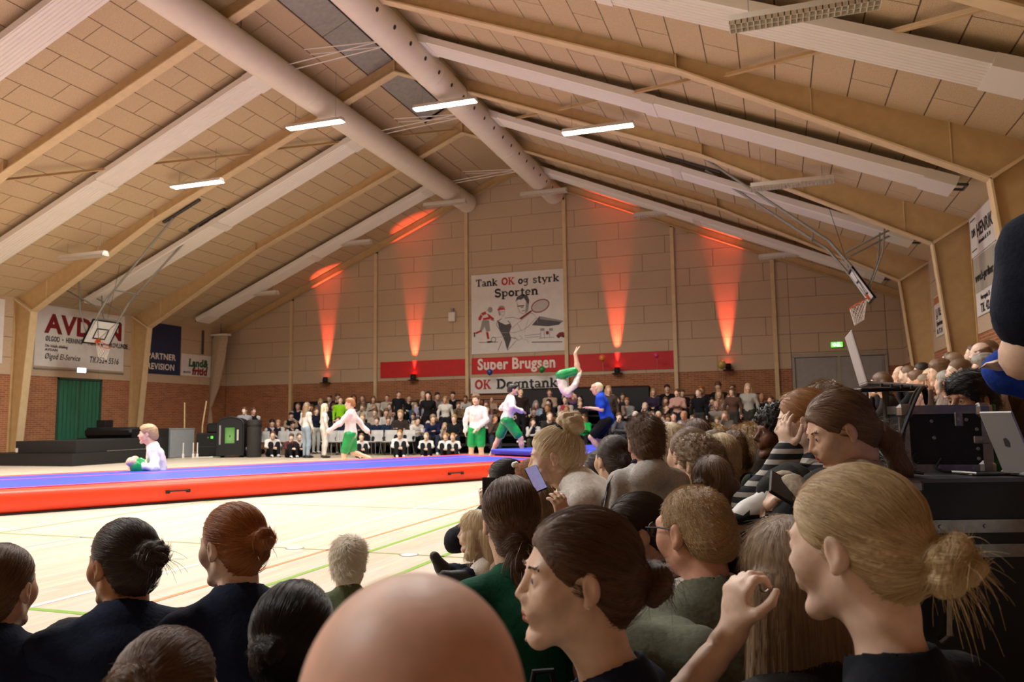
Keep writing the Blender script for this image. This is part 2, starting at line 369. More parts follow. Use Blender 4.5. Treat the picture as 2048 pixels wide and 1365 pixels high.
def beam(label, p, q, r=.035):
    p, q = Vector(p), Vector(q); d = (q - p).normalized()
    b = MB(); u = d.cross(Vector((0, 0, 1))).normalized(); v = u.cross(d)
    M = frameM(p, d, u); L_ = (q - p).length
    b.box(0, L_, -r, r, -.006, .006, M); b.box(0, L_, -.006, .006, -r * 1.6, 0, M)
    o = b.build('wind_brace', M_steel); o.location = (0, 0, 0); tag(o, label, 'brace', 'diagonal wind braces under the roof')
for lab, p, q in (('thin diagonal steel brace on the left slope beside the upper lit lamp', (-7.45, 12.25, 6.35), (-4.07, 16.3, 7.85)), ('thin diagonal steel brace high on the left slope by the left duct', (-3.75, 16.6, 8.0), (-.2, 20.6, 9.5)), ('thin diagonal steel brace on the right slope under the lit lamp', (7.45, 12.3, 6.35), (4.1, 16.3, 7.85)), ('thin diagonal steel brace at the top right corner of the roof', (11.0, 8.2, 4.9), (7.9, 12.0, 6.2)), ('thin diagonal steel brace on the right slope near the ridge', (3.7, 16.7, 8.0), (.4, 20.5, 9.45))):
    beam(lab, p, q)
# ------------------------------------------------------------------ radiant panels
def ribbed(Y, sg, x0, x1, label):
    e = empty('radiant_panel', label, 'heating panel', (0, Y, 0), 0, 'ribbed radiant heating panels under the roof')
    M = roofM(sg); s = 1 / math.cos(TH); w_ = .33
    prof = [(-w_, .17), (-w_, .30)]
    for i in range(8):
        y = -w_ + .02 + i * .078; prof += [(y, .30), (y + .012, .318), (y + .05, .318), (y + .062, .30)]
    prof += [(w_, .30), (w_, .17)]
    a, b_ = (x0 + .55) * s, (x1 - .45) * s
    m = MB(); n = len(prof); vs = [M @ Vector((t, y, z)) for t in (a, b_) for (y, z) in prof]
    m.add(vs, [(i, i + 1, n + i + 1, n + i) for i in range(n - 1)] + [tuple(range(n)), tuple(range(2 * n - 1, n - 1, -1)), (0, n, 2 * n - 1, n - 1)])
    m.build('ribbed_sheet', M_white, e)
    mb = MB()
    mid = (a + b_) / 2
    for t0, t1 in ((x0 * s, a), (b_, x1 * s), (mid - .12, mid + .12)):
        mb = MB(); mb.box(t0, t1, -w_ - .008, w_ + .008, .165, .325, M); mb.build('end_cover', M_white, e)
    t = x1 * s
    MB().tube([M @ Vector((t, -.15, .24)), M @ Vector((t + .16, -.15, .2)), M @ Vector((t + .16, .15, .2)), M @ Vector((t, .15, .24))], .025, 8).build('pipe', M_dsteel, e)
    for tt in np.linspace(a + .5, b_ - .5, 4):
        MB().tube([M @ Vector((tt, 0, .2)), M @ Vector((tt, 0, 0))], .008, 6).build('hanger', M_dsteel, e)
    for yy in (-.12, .12):
        MB().tube([M @ Vector((x0 * s + .05, yy, .24)), M @ Vector((x0 * s + .05, yy, .24)) + Vector((-sg * (x0 + .9), 0, .18))], .012, 6).build('feed_pipe', M_white, e)
names = {23.1: 'last bay before the end wall', 18.3: 'bay in front of the first frame', 14.1: 'bay of the lit lamps', 9.85: 'bay nearest the camera'}
for Y in (23.1, 18.3, 14.1, 9.85):
    ribbed(Y, -1, 1.9, 11.3, 'long ribbed white heating panel on the left slope, ' + names[Y])
    ribbed(Y, 1, 1.6, 11.4, 'long ribbed white heating panel on the right slope, ' + names[Y])
# ------------------------------------------------------------------ air ducts
def duct(x, z, label, holes):
    e = empty('air_duct', label, 'air duct', (x, 0, z))
    R_ = .33; pr = [(R_, 0), (R_, 28.0)]
    for k in range(6): pr.append((R_ * math.cos(k * PI / 12 * 1.0), 28.0 + .22 * math.sin(k * PI / 12 * 1.0)))
    pr.append((.01, 28.22))
    m = MB().lathe(pr, 36, Matrix.Translation((0, -3.0, 0)) @ Matrix.Rotation(-PI / 2, 4, 'X'))
    m.build('duct_tube', M_duct, e, True)
    for y in np.arange(5.0, 25.1, 5.0):
        MB().lathe([(R_ + .001, 0), (R_ + .008, .01), (R_ + .008, .05), (R_ + .001, .06)], 36, Matrix.Translation((0, y, 0)) @ Matrix.Rotation(-PI / 2, 4, 'X')).build('seam_band', M_duct, e, True)
    if holes:
        for k in range(24):
            y = 9.33 + .69 * k; a = -.42; p = Vector((R_ * math.cos(a), y, R_ * math.sin(a))); n = Vector((math.cos(a), 0, math.sin(a)))
            MB().lathe([(.046, -.02), (.046, .003), (.001, .004)], 14, Matrix.Translation(p) @ n.to_track_quat('Z', 'Y').to_matrix().to_4x4()).build('nozzle', M_ink, e)
    for y in FRAMES[:4]:
        MB().tube([(-R_ * .7, y + .3, R_ * .7), (-R_ * .7, y + .3, zroof(x) - z)], .008, 6).build('hanger', M_dsteel, e)
        MB().tube([(R_ * .7, y + .3, R_ * .7), (R_ * .7, y + .3, zroof(x) - z)], .008, 6).build('hanger', M_dsteel, e)
duct(-1.62, 8.62, 'long round cream air duct left of the ridge', False)
duct(1.55, 8.60, 'long round cream air duct right of the ridge with a row of black nozzles', True)
# ------------------------------------------------------------------ lamps
M_lit = pm('lamp_lit', 'ffffff', .4, 0, emit='fff8f0', es=26)
M_louv = pm('louvre_cream', 'cfc6b4', .5, .05)
lamp_no = {}
def lamp(x, y, z, lit, label):
    e = empty('louvre_lamp', label, 'ceiling lamp', (x, y, z), 0.0, 'hanging louvre lamps')
    L_, W_ = .75, .11
    MB().prism([(-W_, 0), (-W_ * .55, .09), (W_ * .55, .09), (W_, 0)], -L_, L_, 0).build('housing', M_white, e)
    if lit:
        MB().box(-L_ + .01, L_ - .01, -W_ + .012, W_ - .012, -.012, -.002).build('lit_diffuser', M_lit, e)
        ld = bpy.data.lights.new('lamp_light', 'AREA'); ld.shape = 'RECTANGLE'; ld.size = 1.45; ld.size_y = .2; ld.energy = LAMP_W; ld.color = (1, .965, .91); ld.spread = math.radians(150)
        lo = link('lamp_light', ld, e, (0, 0, -.03))
    else:
        b = MB()
        b.box(-L_, L_, -W_, -W_ + .008, -.045, 0); b.box(-L_, L_, W_ - .008, W_, -.045, 0); b.box(-L_, L_, -.004, .004, -.045, 0)
        for i in range(25):
            xx = -L_ + 2 * L_ * i / 24; b.box(xx - .005, xx + .005, -W_, W_, -.045, 0)
        b.build('louvre_grid', M_louv, e)
    for xx in (-.55, .55): MB().tube([(xx, 0, .08), (xx, 0, zroof(x + xx) - z)], .004, 5).build('hanging_wire', M_lgsteel, e)
for x, z, lab in ((-8.9, 5.58, 'far left'), (-5.2, 7.1, 'left of the duct'), (-1.7, 8.15, 'in front of the left duct end'), (1.7, 8.15, 'in front of the right duct end'), (5.3, 7.12, 'right of the ducts'), (8.85, 5.55, 'far right')):
    lamp(x, 23.3, z, False, 'unlit louvre lamp close to the end wall, ' + lab)
for x, z, lit, lab in ((-8.7, 5.43, 0, 'unlit lamp hanging low on the far left, left of the lit ones'), (-5.1, 6.97, 1, 'glowing lamp furthest left of the four lit ones'), (-1.7, 8.05, 1, 'glowing lamp under the left duct'), (1.65, 8.05, 1, 'glowing lamp under the right duct'), (5.12, 7.02, 1, 'glowing lamp furthest right of the four lit ones'), (8.87, 5.43, 0, 'unlit louvre lamp in front of the right basketball rails')):
    lamp(x, 15.6, z, lit, lab)
lamp(8.87, 8.5, 5.25, False, 'large unlit louvre lamp at the top right, nearest the camera')
for Y, row in ((8.3, 'row just above the top of the picture'), (1.2, 'added unseen row above the camera')):  # row over the camera is unseen, added to light the foreground crowd
    for x, z, pl in ((-8.7, 5.43, 'outermost left'), (-5.1, 6.97, 'left of the ducts'), (-1.7, 8.05, 'under the left duct')):
        lamp(x, Y, z, True, 'glowing lamp of the ' + row + ', ' + pl)
    lamp(1.65, Y, 8.05, True, 'glowing lamp of the ' + row + ', under the right duct')
    lamp(5.1, Y, 7.0, Y > 5, ('glowing' if Y > 5 else 'unlit') + ' lamp of the ' + row + ', right of the ducts')
# ------------------------------------------------------------------ slab serif lettering (own stroke glyphs)
def arc(cx, cy, rx, ry, a0, a1, n=12): return [(cx + rx * math.cos(math.radians(a0 + (a1 - a0) * i / n)), cy + ry * math.sin(math.radians(a0 + (a1 - a0) * i / n))) for i in range(n + 1)]
T_, S_ = .165, .09
def hs(x0, x1, y): return ([(x0, y), (x1, y)], S_)
GL = {
 'T': (.66, [([(.33, .03), (.33, .68)], T_), hs(.03, .63, .68), ([(.065, .7), (.065, .52)], S_), ([(.595, .7), (.595, .52)], S_), hs(.18, .48, .037)]),
 'a': (.5, [([(.35, .36), (.35, .03)], T_), (arc(.2, .36, .15, .1, 0, 160), S_ + .01), (arc(.19, .14, .13, .105, 40, 330), .1), hs(.35, .5, .037)]),
 'n': (.58, [([(.13, .03), (.13, .46)], T_), hs(.01, .13, .463), hs(.01, .25, .037), (arc(.29, .32, .14, .14, 150, 0) + [(.43, .03)], T_ - .01), hs(.32, .56, .037)]),
 'k': (.58, [([(.13, .03), (.13, .7)], T_), hs(.01, .13, .683), hs(.01, .25, .037), ([(.17, .22), (.43, .45)], .085), ([(.24, .27), (.45, .05)], T_ - .01), hs(.32, .54, .463), hs(.34, .57, .037)]),
 'O': (.74, [(arc(.36, .36, .27, .3, 0, 360, 28), T_ + .01)]),
 'K': (.76, [([(.15, .03), (.15, .69)], T_), hs(.02, .3, .683), hs(.02, .3, .037), ([(.2, .3), (.56, .66)], .09), ([(.3, .4), (.58, .05)], T_), hs(.42, .7, .683), hs(.44, .74, .037)]),
 'o': (.52, [(arc(.25, .25, .18, .195, 0, 360, 24), T_ - .01)]),
 'g': (.54, [(arc(.22, .3, .15, .15, 0, 360, 20), .1), ([(.4, .45), (.4, -.06)] + arc(.23, -.06, .17, .11, 0, -150, 8), .1), hs(.36, .53, .463)]),
 's': (.44, [(arc(.21, .36, .14, .1, 20, 250, 10) + arc(.2, .13, .15, .1, 70, -160, 10), .1), ([(.345, .47), (.345, .34)], .06), ([(.055, .03), (.055, .16)], .06)]),
 't': (.38, [([(.16, .64), (.16, .14)] + arc(.25, .12, .09, .09, 180, 330, 6), T_ - .01), hs(.01, .34, .463)]),
 'y': (.58, [([(.1, .45), (.29, .05)], T_ - .02), ([(.47, .45), (.25, -.12), (.12, -.17)], .085), hs(.0, .24, .463), hs(.36, .57, .463)]),
 'r': (.46, [([(.13, .03), (.13, .46)], T_), hs(.01, .13, .463), hs(.01, .27, .037), (arc(.3, .3, .16, .15, 165, 50, 6), .1)]),
 'S': (.58, [(arc(.28, .52, .19, .15, 20, 260, 12) + arc(.28, .2, .2, .165, 80, -160, 12), T_ - .01), ([(.47, .7), (.47, .5)], .06), ([(.07, .02), (.07, .22)], .06)]),
 'p': (.56, [([(.13, -.17), (.13, .46)], T_), hs(.01, .13, .463), hs(.01, .27, -.17), (arc(.29, .25, .17, .19, 160, -160, 18), .11)]),
 'e': (.5, [(arc(.24, .25, .17, .195, 0, 320, 20), .115), ([(.1, .26), (.41, .26)], .07)]),
 'D': (.74, [([(.16, .03), (.16, .69)], T_), hs(.02, .3, .683), hs(.02, .3, .037), (arc(.3, .36, .32, .32, 90, -90, 16), T_)]),
 'ø': (.52, [(arc(.25, .25, .18, .195, 0, 360, 24), T_ - .01), ([(.06, -.03), (.44, .53)], .05)]),
}
def stroke(mb, pts, wd, M, z=0.0):
    P = [Vector(p) for p in pts]; hw = wd / 2; L = []; R = []
    closed = (P[0] - P[-1]).length < 1e-5
    for i, p in enumerate(P):
        a = P[i - 1] if i else (P[-2] if closed else p); b = P[i + 1] if i < len(P) - 1 else (P[1] if closed else p)
        d = (b - a).normalized(); n = Vector((-d.y, d.x)); L.append(p + n * hw); R.append(p - n * hw)
    vs = [M @ Vector((q.x, q.y, z)) for q in L + R]; n = len(P)
    mb.add(vs, [(i, i + n, i + n + 1, i + 1) for i in range(n - 1)])
def slab(name, s, size, mat, parent, M, width=None):
    adv = sum(GL[c][0] for c in s); sx = size if width is None else width / adv
    mb = MB(); x = 0
    for c in s:
        for k, (pts, wd) in enumerate(GL[c][1]):
            q = [((x + p[0]) * sx, p[1] * size) for p in pts]; stroke(mb, q, wd * (size * .5 + sx * .5), M, .002 + .0002 * k)
        x += GL[c][0]
    return mb.build(name, mat, parent)
def banner(label, o, xd, w_, h, mat, dep=.02, name='banner'):
    """flat sign board; origin at its lower left corner"""
    e = empty(name, label, 'sign')
    M = frameM(o, xd, (0, 0, 1)); b = MB(); b.box(0, w_, 0, h, -dep, 0, M); b.build('board', mat, e)
    return e, M
XE = (1, 0, 0); YL = (0, 1, 0); YR = (0, -1, 0); F0 = DY - .045
def off(M, x, y, z=.003): return M @ Matrix.Translation((x, y, z))
# end wall: big poster
pe, PM = banner('big white square poster with drawn athletes on the end wall', (-1.63, F0, 3.30), XE, 3.40, 2.80, M_bwhite, name='poster')
def pxy(a, b):   # poster sketch units: 0..910 across, 0..770 down
    b = (b + 63 * a / 910) * 770 / (770 + 28 * a / 910); return (a / 910 * 3.40, (770 - b) / 770 * 2.80)
slab('lettering', 'Tank', .36, M_ink, pe, off(PM, .17, 2.37), .82); slab('lettering', 'OK', .36, M_inkred, pe, off(PM, 1.13, 2.37), .5)
slab('lettering', 'og', .36, M_ink, pe, off(PM, 1.74, 2.37), .38); slab('lettering', 'styrk', .36, M_ink, pe, off(PM, 2.27, 2.37), .95)
slab('lettering', 'Sporten', .40, M_ink, pe, off(PM, .87, 1.96), 1.6)
def art(name, mat, polys=(), strokes=(), z=.003):
    mb = MB()
    for i, p in enumerate(polys):
        q = [PM @ Vector((*pxy(a, b), z + i * .0003)) for a, b in p]; mb.add(q, [tuple(range(len(q)))])
    for i, (p, wd) in enumerate(strokes): stroke(mb, [pxy(a, b) for a, b in p], wd / 910 * 3.4, PM, z + .001 + .0001 * i)
    mb.build(name, mat, pe)['kind'] = 'stuff'
def el(cx, cy, rx, ry, rot=0, n=24):
    c, s = math.cos(math.radians(rot)), math.sin(math.radians(rot))
    return [(cx + rx * math.cos(t) * c - ry * math.sin(t) * s, cy + rx * math.cos(t) * s + ry * math.sin(t) * c) for t in (2 * PI * i / n for i in range(n + 1))]
art('footballer_print', M_inkred, [[(98, 372), (140, 352), (150, 378), (112, 396)], [(70, 415), (96, 384), (112, 400), (92, 440), (72, 440)], [(112, 420), (180, 405), (190, 430), (118, 440)], [(150, 372), (178, 384), (230, 425), (214, 440), (176, 412)], [(35, 560), (92, 535), (98, 552), (42, 576)], [(142, 556), (166, 552), (178, 622), (158, 626)]])
art('footballer_lines', M_greyink, [el(188, 338, 24, 28)[:-1], [(108, 440), (176, 440), (186, 545), (146, 550), (132, 500), (98, 560), (84, 540)], [(190, 425), (230, 440), (226, 450), (190, 440)]], [([(150, 352), (172, 330)], 5), ([(98, 372), (70, 420)], 4)])
art('footballer_shoes', M_ink, [[(152, 645), (190, 640), (210, 655), (160, 662)], [(20, 560), (34, 556), (36, 600), (24, 604)]], [([(70, 655), (260, 652)], 5)], .002)
art('swimmer_suit', M_dgreyink, [[(258, 440), (285, 460), (340, 485), (385, 470), (398, 500), (376, 560), (392, 620), (352, 735), (342, 700), (330, 650), (305, 590), (275, 530)]], [([(262, 450), (300, 425)], 7), ([(385, 470), (360, 445)], 7), ([(258, 440), (250, 490), (300, 560), (400, 610), (455, 625)], 5), ([(300, 640), (262, 735)], 5), ([(352, 735), (440, 640)], 4)])
art('swimmer_cap', M_inkred, [[(258, 335), (278, 318), (332, 322), (336, 338), (290, 340), (266, 348)]], [])
art('swimmer_face', M_greyink, [[(266, 318), (290, 298), (320, 300), (334, 320), (278, 318)], [(268, 350), (280, 345), (290, 392), (276, 396)]], [([(290, 345), (296, 390), (312, 405), (330, 380), (332, 345)], 4), ([(298, 360), (326, 356)], 5), ([(306, 388), (320, 384)], 3), ([(332, 420), (420, 412), (470, 430)], 5), ([(300, 560), (430, 560), (480, 545)], 4), ([(420, 600), (460, 640), (500, 610), (470, 590)], 5), ([(490, 620), (540, 630), (560, 660)], 3)], .004)
art('tennis_hair', M_dgreyink, [[(438, 262), (452, 215), (500, 185), (552, 195), (572, 245), (566, 290), (545, 262), (520, 225), (486, 245), (474, 236), (450, 250)]], [([(455, 305), (522, 298)], 11), ([(490, 318), (515, 312)], 8), ([(498, 352), (530, 346)], 6)])
art('tennis_lines', M_greyink, [[(540, 255), (568, 290), (560, 350), (530, 375), (536, 320)]], [([(452, 260), (462, 320), (480, 365), (510, 378), (540, 362)], 5), ([(540, 372), (600, 375), (640, 415), (560, 500), (490, 545), (455, 470), (520, 420), (590, 360)], 5), ([(455, 470), (400, 520)], 4), ([(640, 415), (650, 470)], 4), ([(560, 430), (520, 560)], 3)], .003)
art('racket_face', M_lgreyink, [el(676, 302, 84, 52, -25)[:-1]], [], .003)
art('racket_frame', M_dkred, [[(585, 345), (600, 352), (492, 435), (470, 425)]], [(el(676, 302, 88, 56, -25), 9)], .005)
art('station_roof', M_dgreyink, [[(592, 490), (668, 402), (892, 448), (848, 486), (748, 502)]], [([(848, 486), (700, 492)], 5)])
art('station_roof_edge', M_greyink, [[(668, 402), (892, 448), (886, 460), (672, 432)]], [], .005)
art('pumps_print', M_greyink, [[(672, 520), (712, 520), (712, 545), (672, 545)], [(756, 520), (792, 520), (792, 545), (756, 545)]], [([(675, 550), (675, 610)], 5), ([(710, 550), (710, 610)], 5), ([(760, 550), (760, 605)], 5), ([(520, 590), (680, 575)], 5), ([(520, 610), (680, 600)], 4), ([(200, 610), (330, 600)], 4), ([(660, 615), (800, 608)], 6)])
art('pump_red', M_dkred, [[(726, 548), (752, 548), (752, 580), (726, 580)]], [])
art('car_print', M_dkred, [[(822, 590), (850, 562), (888, 556), (908, 580), (902, 602), (830, 608)]], [([(838, 585), (900, 575)], 4)])
art('car_wheels', M_ink, [el(845, 605, 12, 12)[:-1], el(890, 600, 12, 12)[:-1]], [([(590, 655), (878, 652)], 7), (el(218, 628, 22, 24), 5)], .005)
# red band, SuperBrugsen
for lab, x0, x1 in (('plain red band on the end wall left of the poster', -5.21, -1.86), ('plain red band on the end wall right of the poster', 1.86, 5.36)):
    e, M = banner(lab, (x0, F0, 2.57), XE, x1 - x0, .58, M_red)
e, M = banner('red sign reading SuperBrugsen under the big poster', (-1.64, F0, 2.60), XE, 3.4, .56, M_red)
text('lettering', 'Super', .53, M_cream, e, off(M, .22, .15), .016, 0, 'LEFT', .86); text('lettering', 'Brugsen', .53, M_cream, e, off(M, 1.48, .15), .016, 0, 'LEFT', .86)
e, M = banner('white sign reading OK Døgntank below the red sign', (-1.66, F0 - .06, 1.92), XE, 3.38, .55, M_bwhite)
slab('lettering', 'OK', .45, M_inkred, e, off(M, .16, .15), .62); slab('lettering', 'Døgntank', .45, M_ink, e, off(M, .95, .15), 2.2)
# left wall banners
FL = -A + .035
e, M = banner('big white sign of an electrician with dark red AVDAN lettering on the left wall', (FL, 17.03, 2.75), YL, 3.28, 1.82, M_bwhite)
text('lettering', 'AVDAN', .78, M_dkred, e, off(M, .33, 1.02), .03, 0, 'LEFT', 1.02)
text('lettering', 'ØLGOD  •  HERNING  •  HORSENS  •  SKOVLUNDE', .21, M_ink, e, off(M, .34, .76), .006, 0, 'LEFT', .62)
text('lettering', 'Din lokale afdeling:', .12, M_ink, e, off(M, .34, .58), .003, 0, 'LEFT', .8); text('lettering', 'AVDAN', .1, M_ink, e, off(M, .34, .47), .004, 0, 'LEFT', 1.2)
text('lettering', 'Ølgod El-Service', .24, M_ink, e, off(M, .33, .23), .003, .25, 'LEFT', .72); text('lettering', 'Tlf.7524 5516', .27, M_ink, e, off(M, 1.92, .22), .004, .2, 'LEFT', .72)
MB().box(0.0, 3.3, -.09, -.05, -.02, .012, M).build('lower_rail', M_lgsteel, e)
e, M = banner('edge of a white sign at the far left of the left wall', (FL, 14.3, 2.75), YL, 1.74, 1.8, M_bwhite)
text('lettering', 'S', .5, M_dkred, e, off(M, 1.3, .7), .02)
M_bnavy = pm('banner_navy', '1a2a4a', .6, .06, 6)
e, M = banner('tall navy blue sign reading PARTNER REVISION on the left wall', (FL, 21.2, 2.75), YL, 1.72, 1.78, M_bnavy)
text('lettering', 'PARTNER', .3, M_cream, e, off(M, .13, .52), .006, 0, 'LEFT', 1.0); text('lettering', 'REVISION', .3, M_cream, e, off(M, .13, .16), .006, 0, 'LEFT', .97)
e, M = banner('small white sign reading Land & fritid by the left corner', (FL, 22.98, 2.76), YL, 2.1, .8, M_bwhite)
text('lettering', 'Land&', .38, M_greenink, e, off(M, .35, .36), .02, .1); text('lettering', 'fritid', .38, M_dkred, e, off(M, .55, .06), .02, .1); text('lettering', 'ØLGOD', .1, M_ink, e, off(M, .1, .1), .002)
MB().box(FL, FL + .04, 24.0, 24.08, 3.6, 4.5).build('cable_tray', M_dsteel, wl)
# right wall banners
FR = A - .035
e, M = banner('upper white sign reading HENRIK on the right wall', (FR, 16.3, 3.86), YR, 1.85, .74, M_bwhite)
text('lettering', 'HENRIK', .33, M_ink, e, off(M, .5, .3), .008, 0, 'LEFT', .9); text('lettering', 'DIN', .2, M_ink, e, off(M, .12, .36), .005, 0, 'LEFT', .8); text('lettering', 'hårstudie tlf. 75 24', .1, M_ink, e, off(M, .6, .16), .002)
stroke_box = MB()
stroke_box.box(.06, .44, .66, .68, 0, .004, M); stroke_box.box(.06, .44, .1, .12, 0, .004, M); stroke_box.build('printed_rule', M_ink, e)
e, M = banner('lower curtain sign with telephone number on the right wall', (FR, 16.2, 2.76), YR, 1.7, 1.08, M_bwhite)
mb = MB(); mb.box(0, 1.7, .42, 1.06, 0, .003, M); mb.build('photo_field', pm('banner_photo', '8c9a92', .6, .2, 3, col2='b7a48d', stretch=(.1, 3, .1)), e)
text('lettering', 'www.k-gardiner.dk', .22, M_ink, e, off(M, .08, .62, .006), .006, 0, 'LEFT', .82); text('lettering', 'Nørregade 51 - Ølgod', .12, M_ink, e, off(M, .35, .27), .003, 0, 'LEFT', .9); text('lettering', 'Tlf. 42 41 55', .22, M_ink, e, off(M, .3, .05), .006)
e, M = banner('small white sign half hidden by the second right column', (FR, 20.15, 2.76), YR, 1.5, .92, M_bwhite)
text('lettering', 'J.J REAL', .26, M_ink, e, off(M, .15, .45), .006); text('lettering', 'Ejendomme', .16, M_ink, e, off(M, .15, .24), .003); text('lettering', 'tlf. 75 24', .16, M_ink, e, off(M, .15, .06), .003)
mb = MB(); mb.box(0.02, 1.48, .74, .9, 0, .004, M); mb.build('orange_band', pm('banner_orange', 'b5713f', .6, .05, 5), e)
e, M = banner('narrow dark sign in the right corner', (FR, 24.3, 2.62), YR, .5, .85, M_dkred)
# ------------------------------------------------------------------ uplights
for i, (x, lab) in enumerate(((-7.44, 'black uplight throwing a red beam, leftmost on the end wall'), (-3.84, 'black uplight throwing a red beam over the left red band'), (3.51, 'black uplight throwing a red beam over the right red band'), (7.02, 'black uplight throwing a red beam, rightmost on the end wall'))):
    e = empty('uplight', lab, 'stage light', (x, DY - .16, ZB), 0, 'red uplights on the end wall')
    MB().bbox((0, 0, .012), (.16, .13, .012), bev=.004).build('shelf', M_black, e)
    MB().box(-.09, -.075, -.03, .03, .02, .18).box(.075, .09, -.03, .03, .02, .18).build('yoke', M_black, e)
    MB().lathe([(.06, .04), (.075, .06), (.08, .2), (.085, .21), (.07, .21), (.066, .195), (.01, .19)], 16, Matrix.Rotation(-.06, 4, 'X')).build('lamp_can', M_black, e)
    MB().lathe([(.001, .2), (.064, .2)], 14, Matrix.Rotation(-.06, 4, 'X')).build('lens', pm('red_lens', 'ff3010', .3, 0, emit='ff5030', es=12), e)
    ld = bpy.data.lights.new('uplight_beam', 'SPOT'); ld.energy = SPOT_W; ld.color = (1, .085, .045); ld.spot_size = math.radians(23); ld.spot_blend = .85; ld.shadow_soft_size = .03
    lo = link('uplight_beam', ld, e, (0, .05, .225)); lo.rotation_euler = (PI - .03, 0, 0)
# ------------------------------------------------------------------ balloons
def balloon(label, loc, col, r):
    e = empty('balloon', label, 'balloon', loc, 0, 'balloons by the end wall')
    pr = [(r * math.sin(t) * (1 - .12 * (t / PI) ** 3), r * (-math.cos(PI - t)) * (1.12 if t > PI / 2 else 1.0)) for t in np.linspace(.02, PI * .985, 18)]
    pr = [(abs(a), b) for a, b in pr]
    MB().lathe([(a, -b if False else b) for a, b in pr], 20).build('skin', pm('balloon_' + col, col, .25, .03, 4, spec=.6, coat=.4), e, True)
    zl = min(b for a, b in pr); MB().lathe([(.012, zl + .012), (.004, zl), (.014, zl - .015), (.001, zl - .016)], 8).build('knot', MATS['balloon_' + col], e)
    MB().tube([(0, 0, zl), (.02, 0, zl - .2), (-.01, .0, zl - .45)], .002, 4).build('string', M_white, e)
balloon('dark blue balloon hanging in front of the red SuperBrugsen sign', (-.80, DY - .5, 2.63), '1c3f8f', .105)
balloon('green balloon half hidden behind the somersaulting gymnast', (1.05, DY - .5, 2.66), '1d8a35', .11)
balloon('orange balloon in front of the right red band beside the red beam', (3.1, DY - .5, 2.96), 'd9772a', .11)
balloon('pink balloon at the right end of the red band', (4.85, DY - .5, 2.98), 'cf2f6e', .08)
balloon('yellow balloon in front of the rightmost uplight', (6.85, DY - .5, 2.62), 'b59a4a', .13)
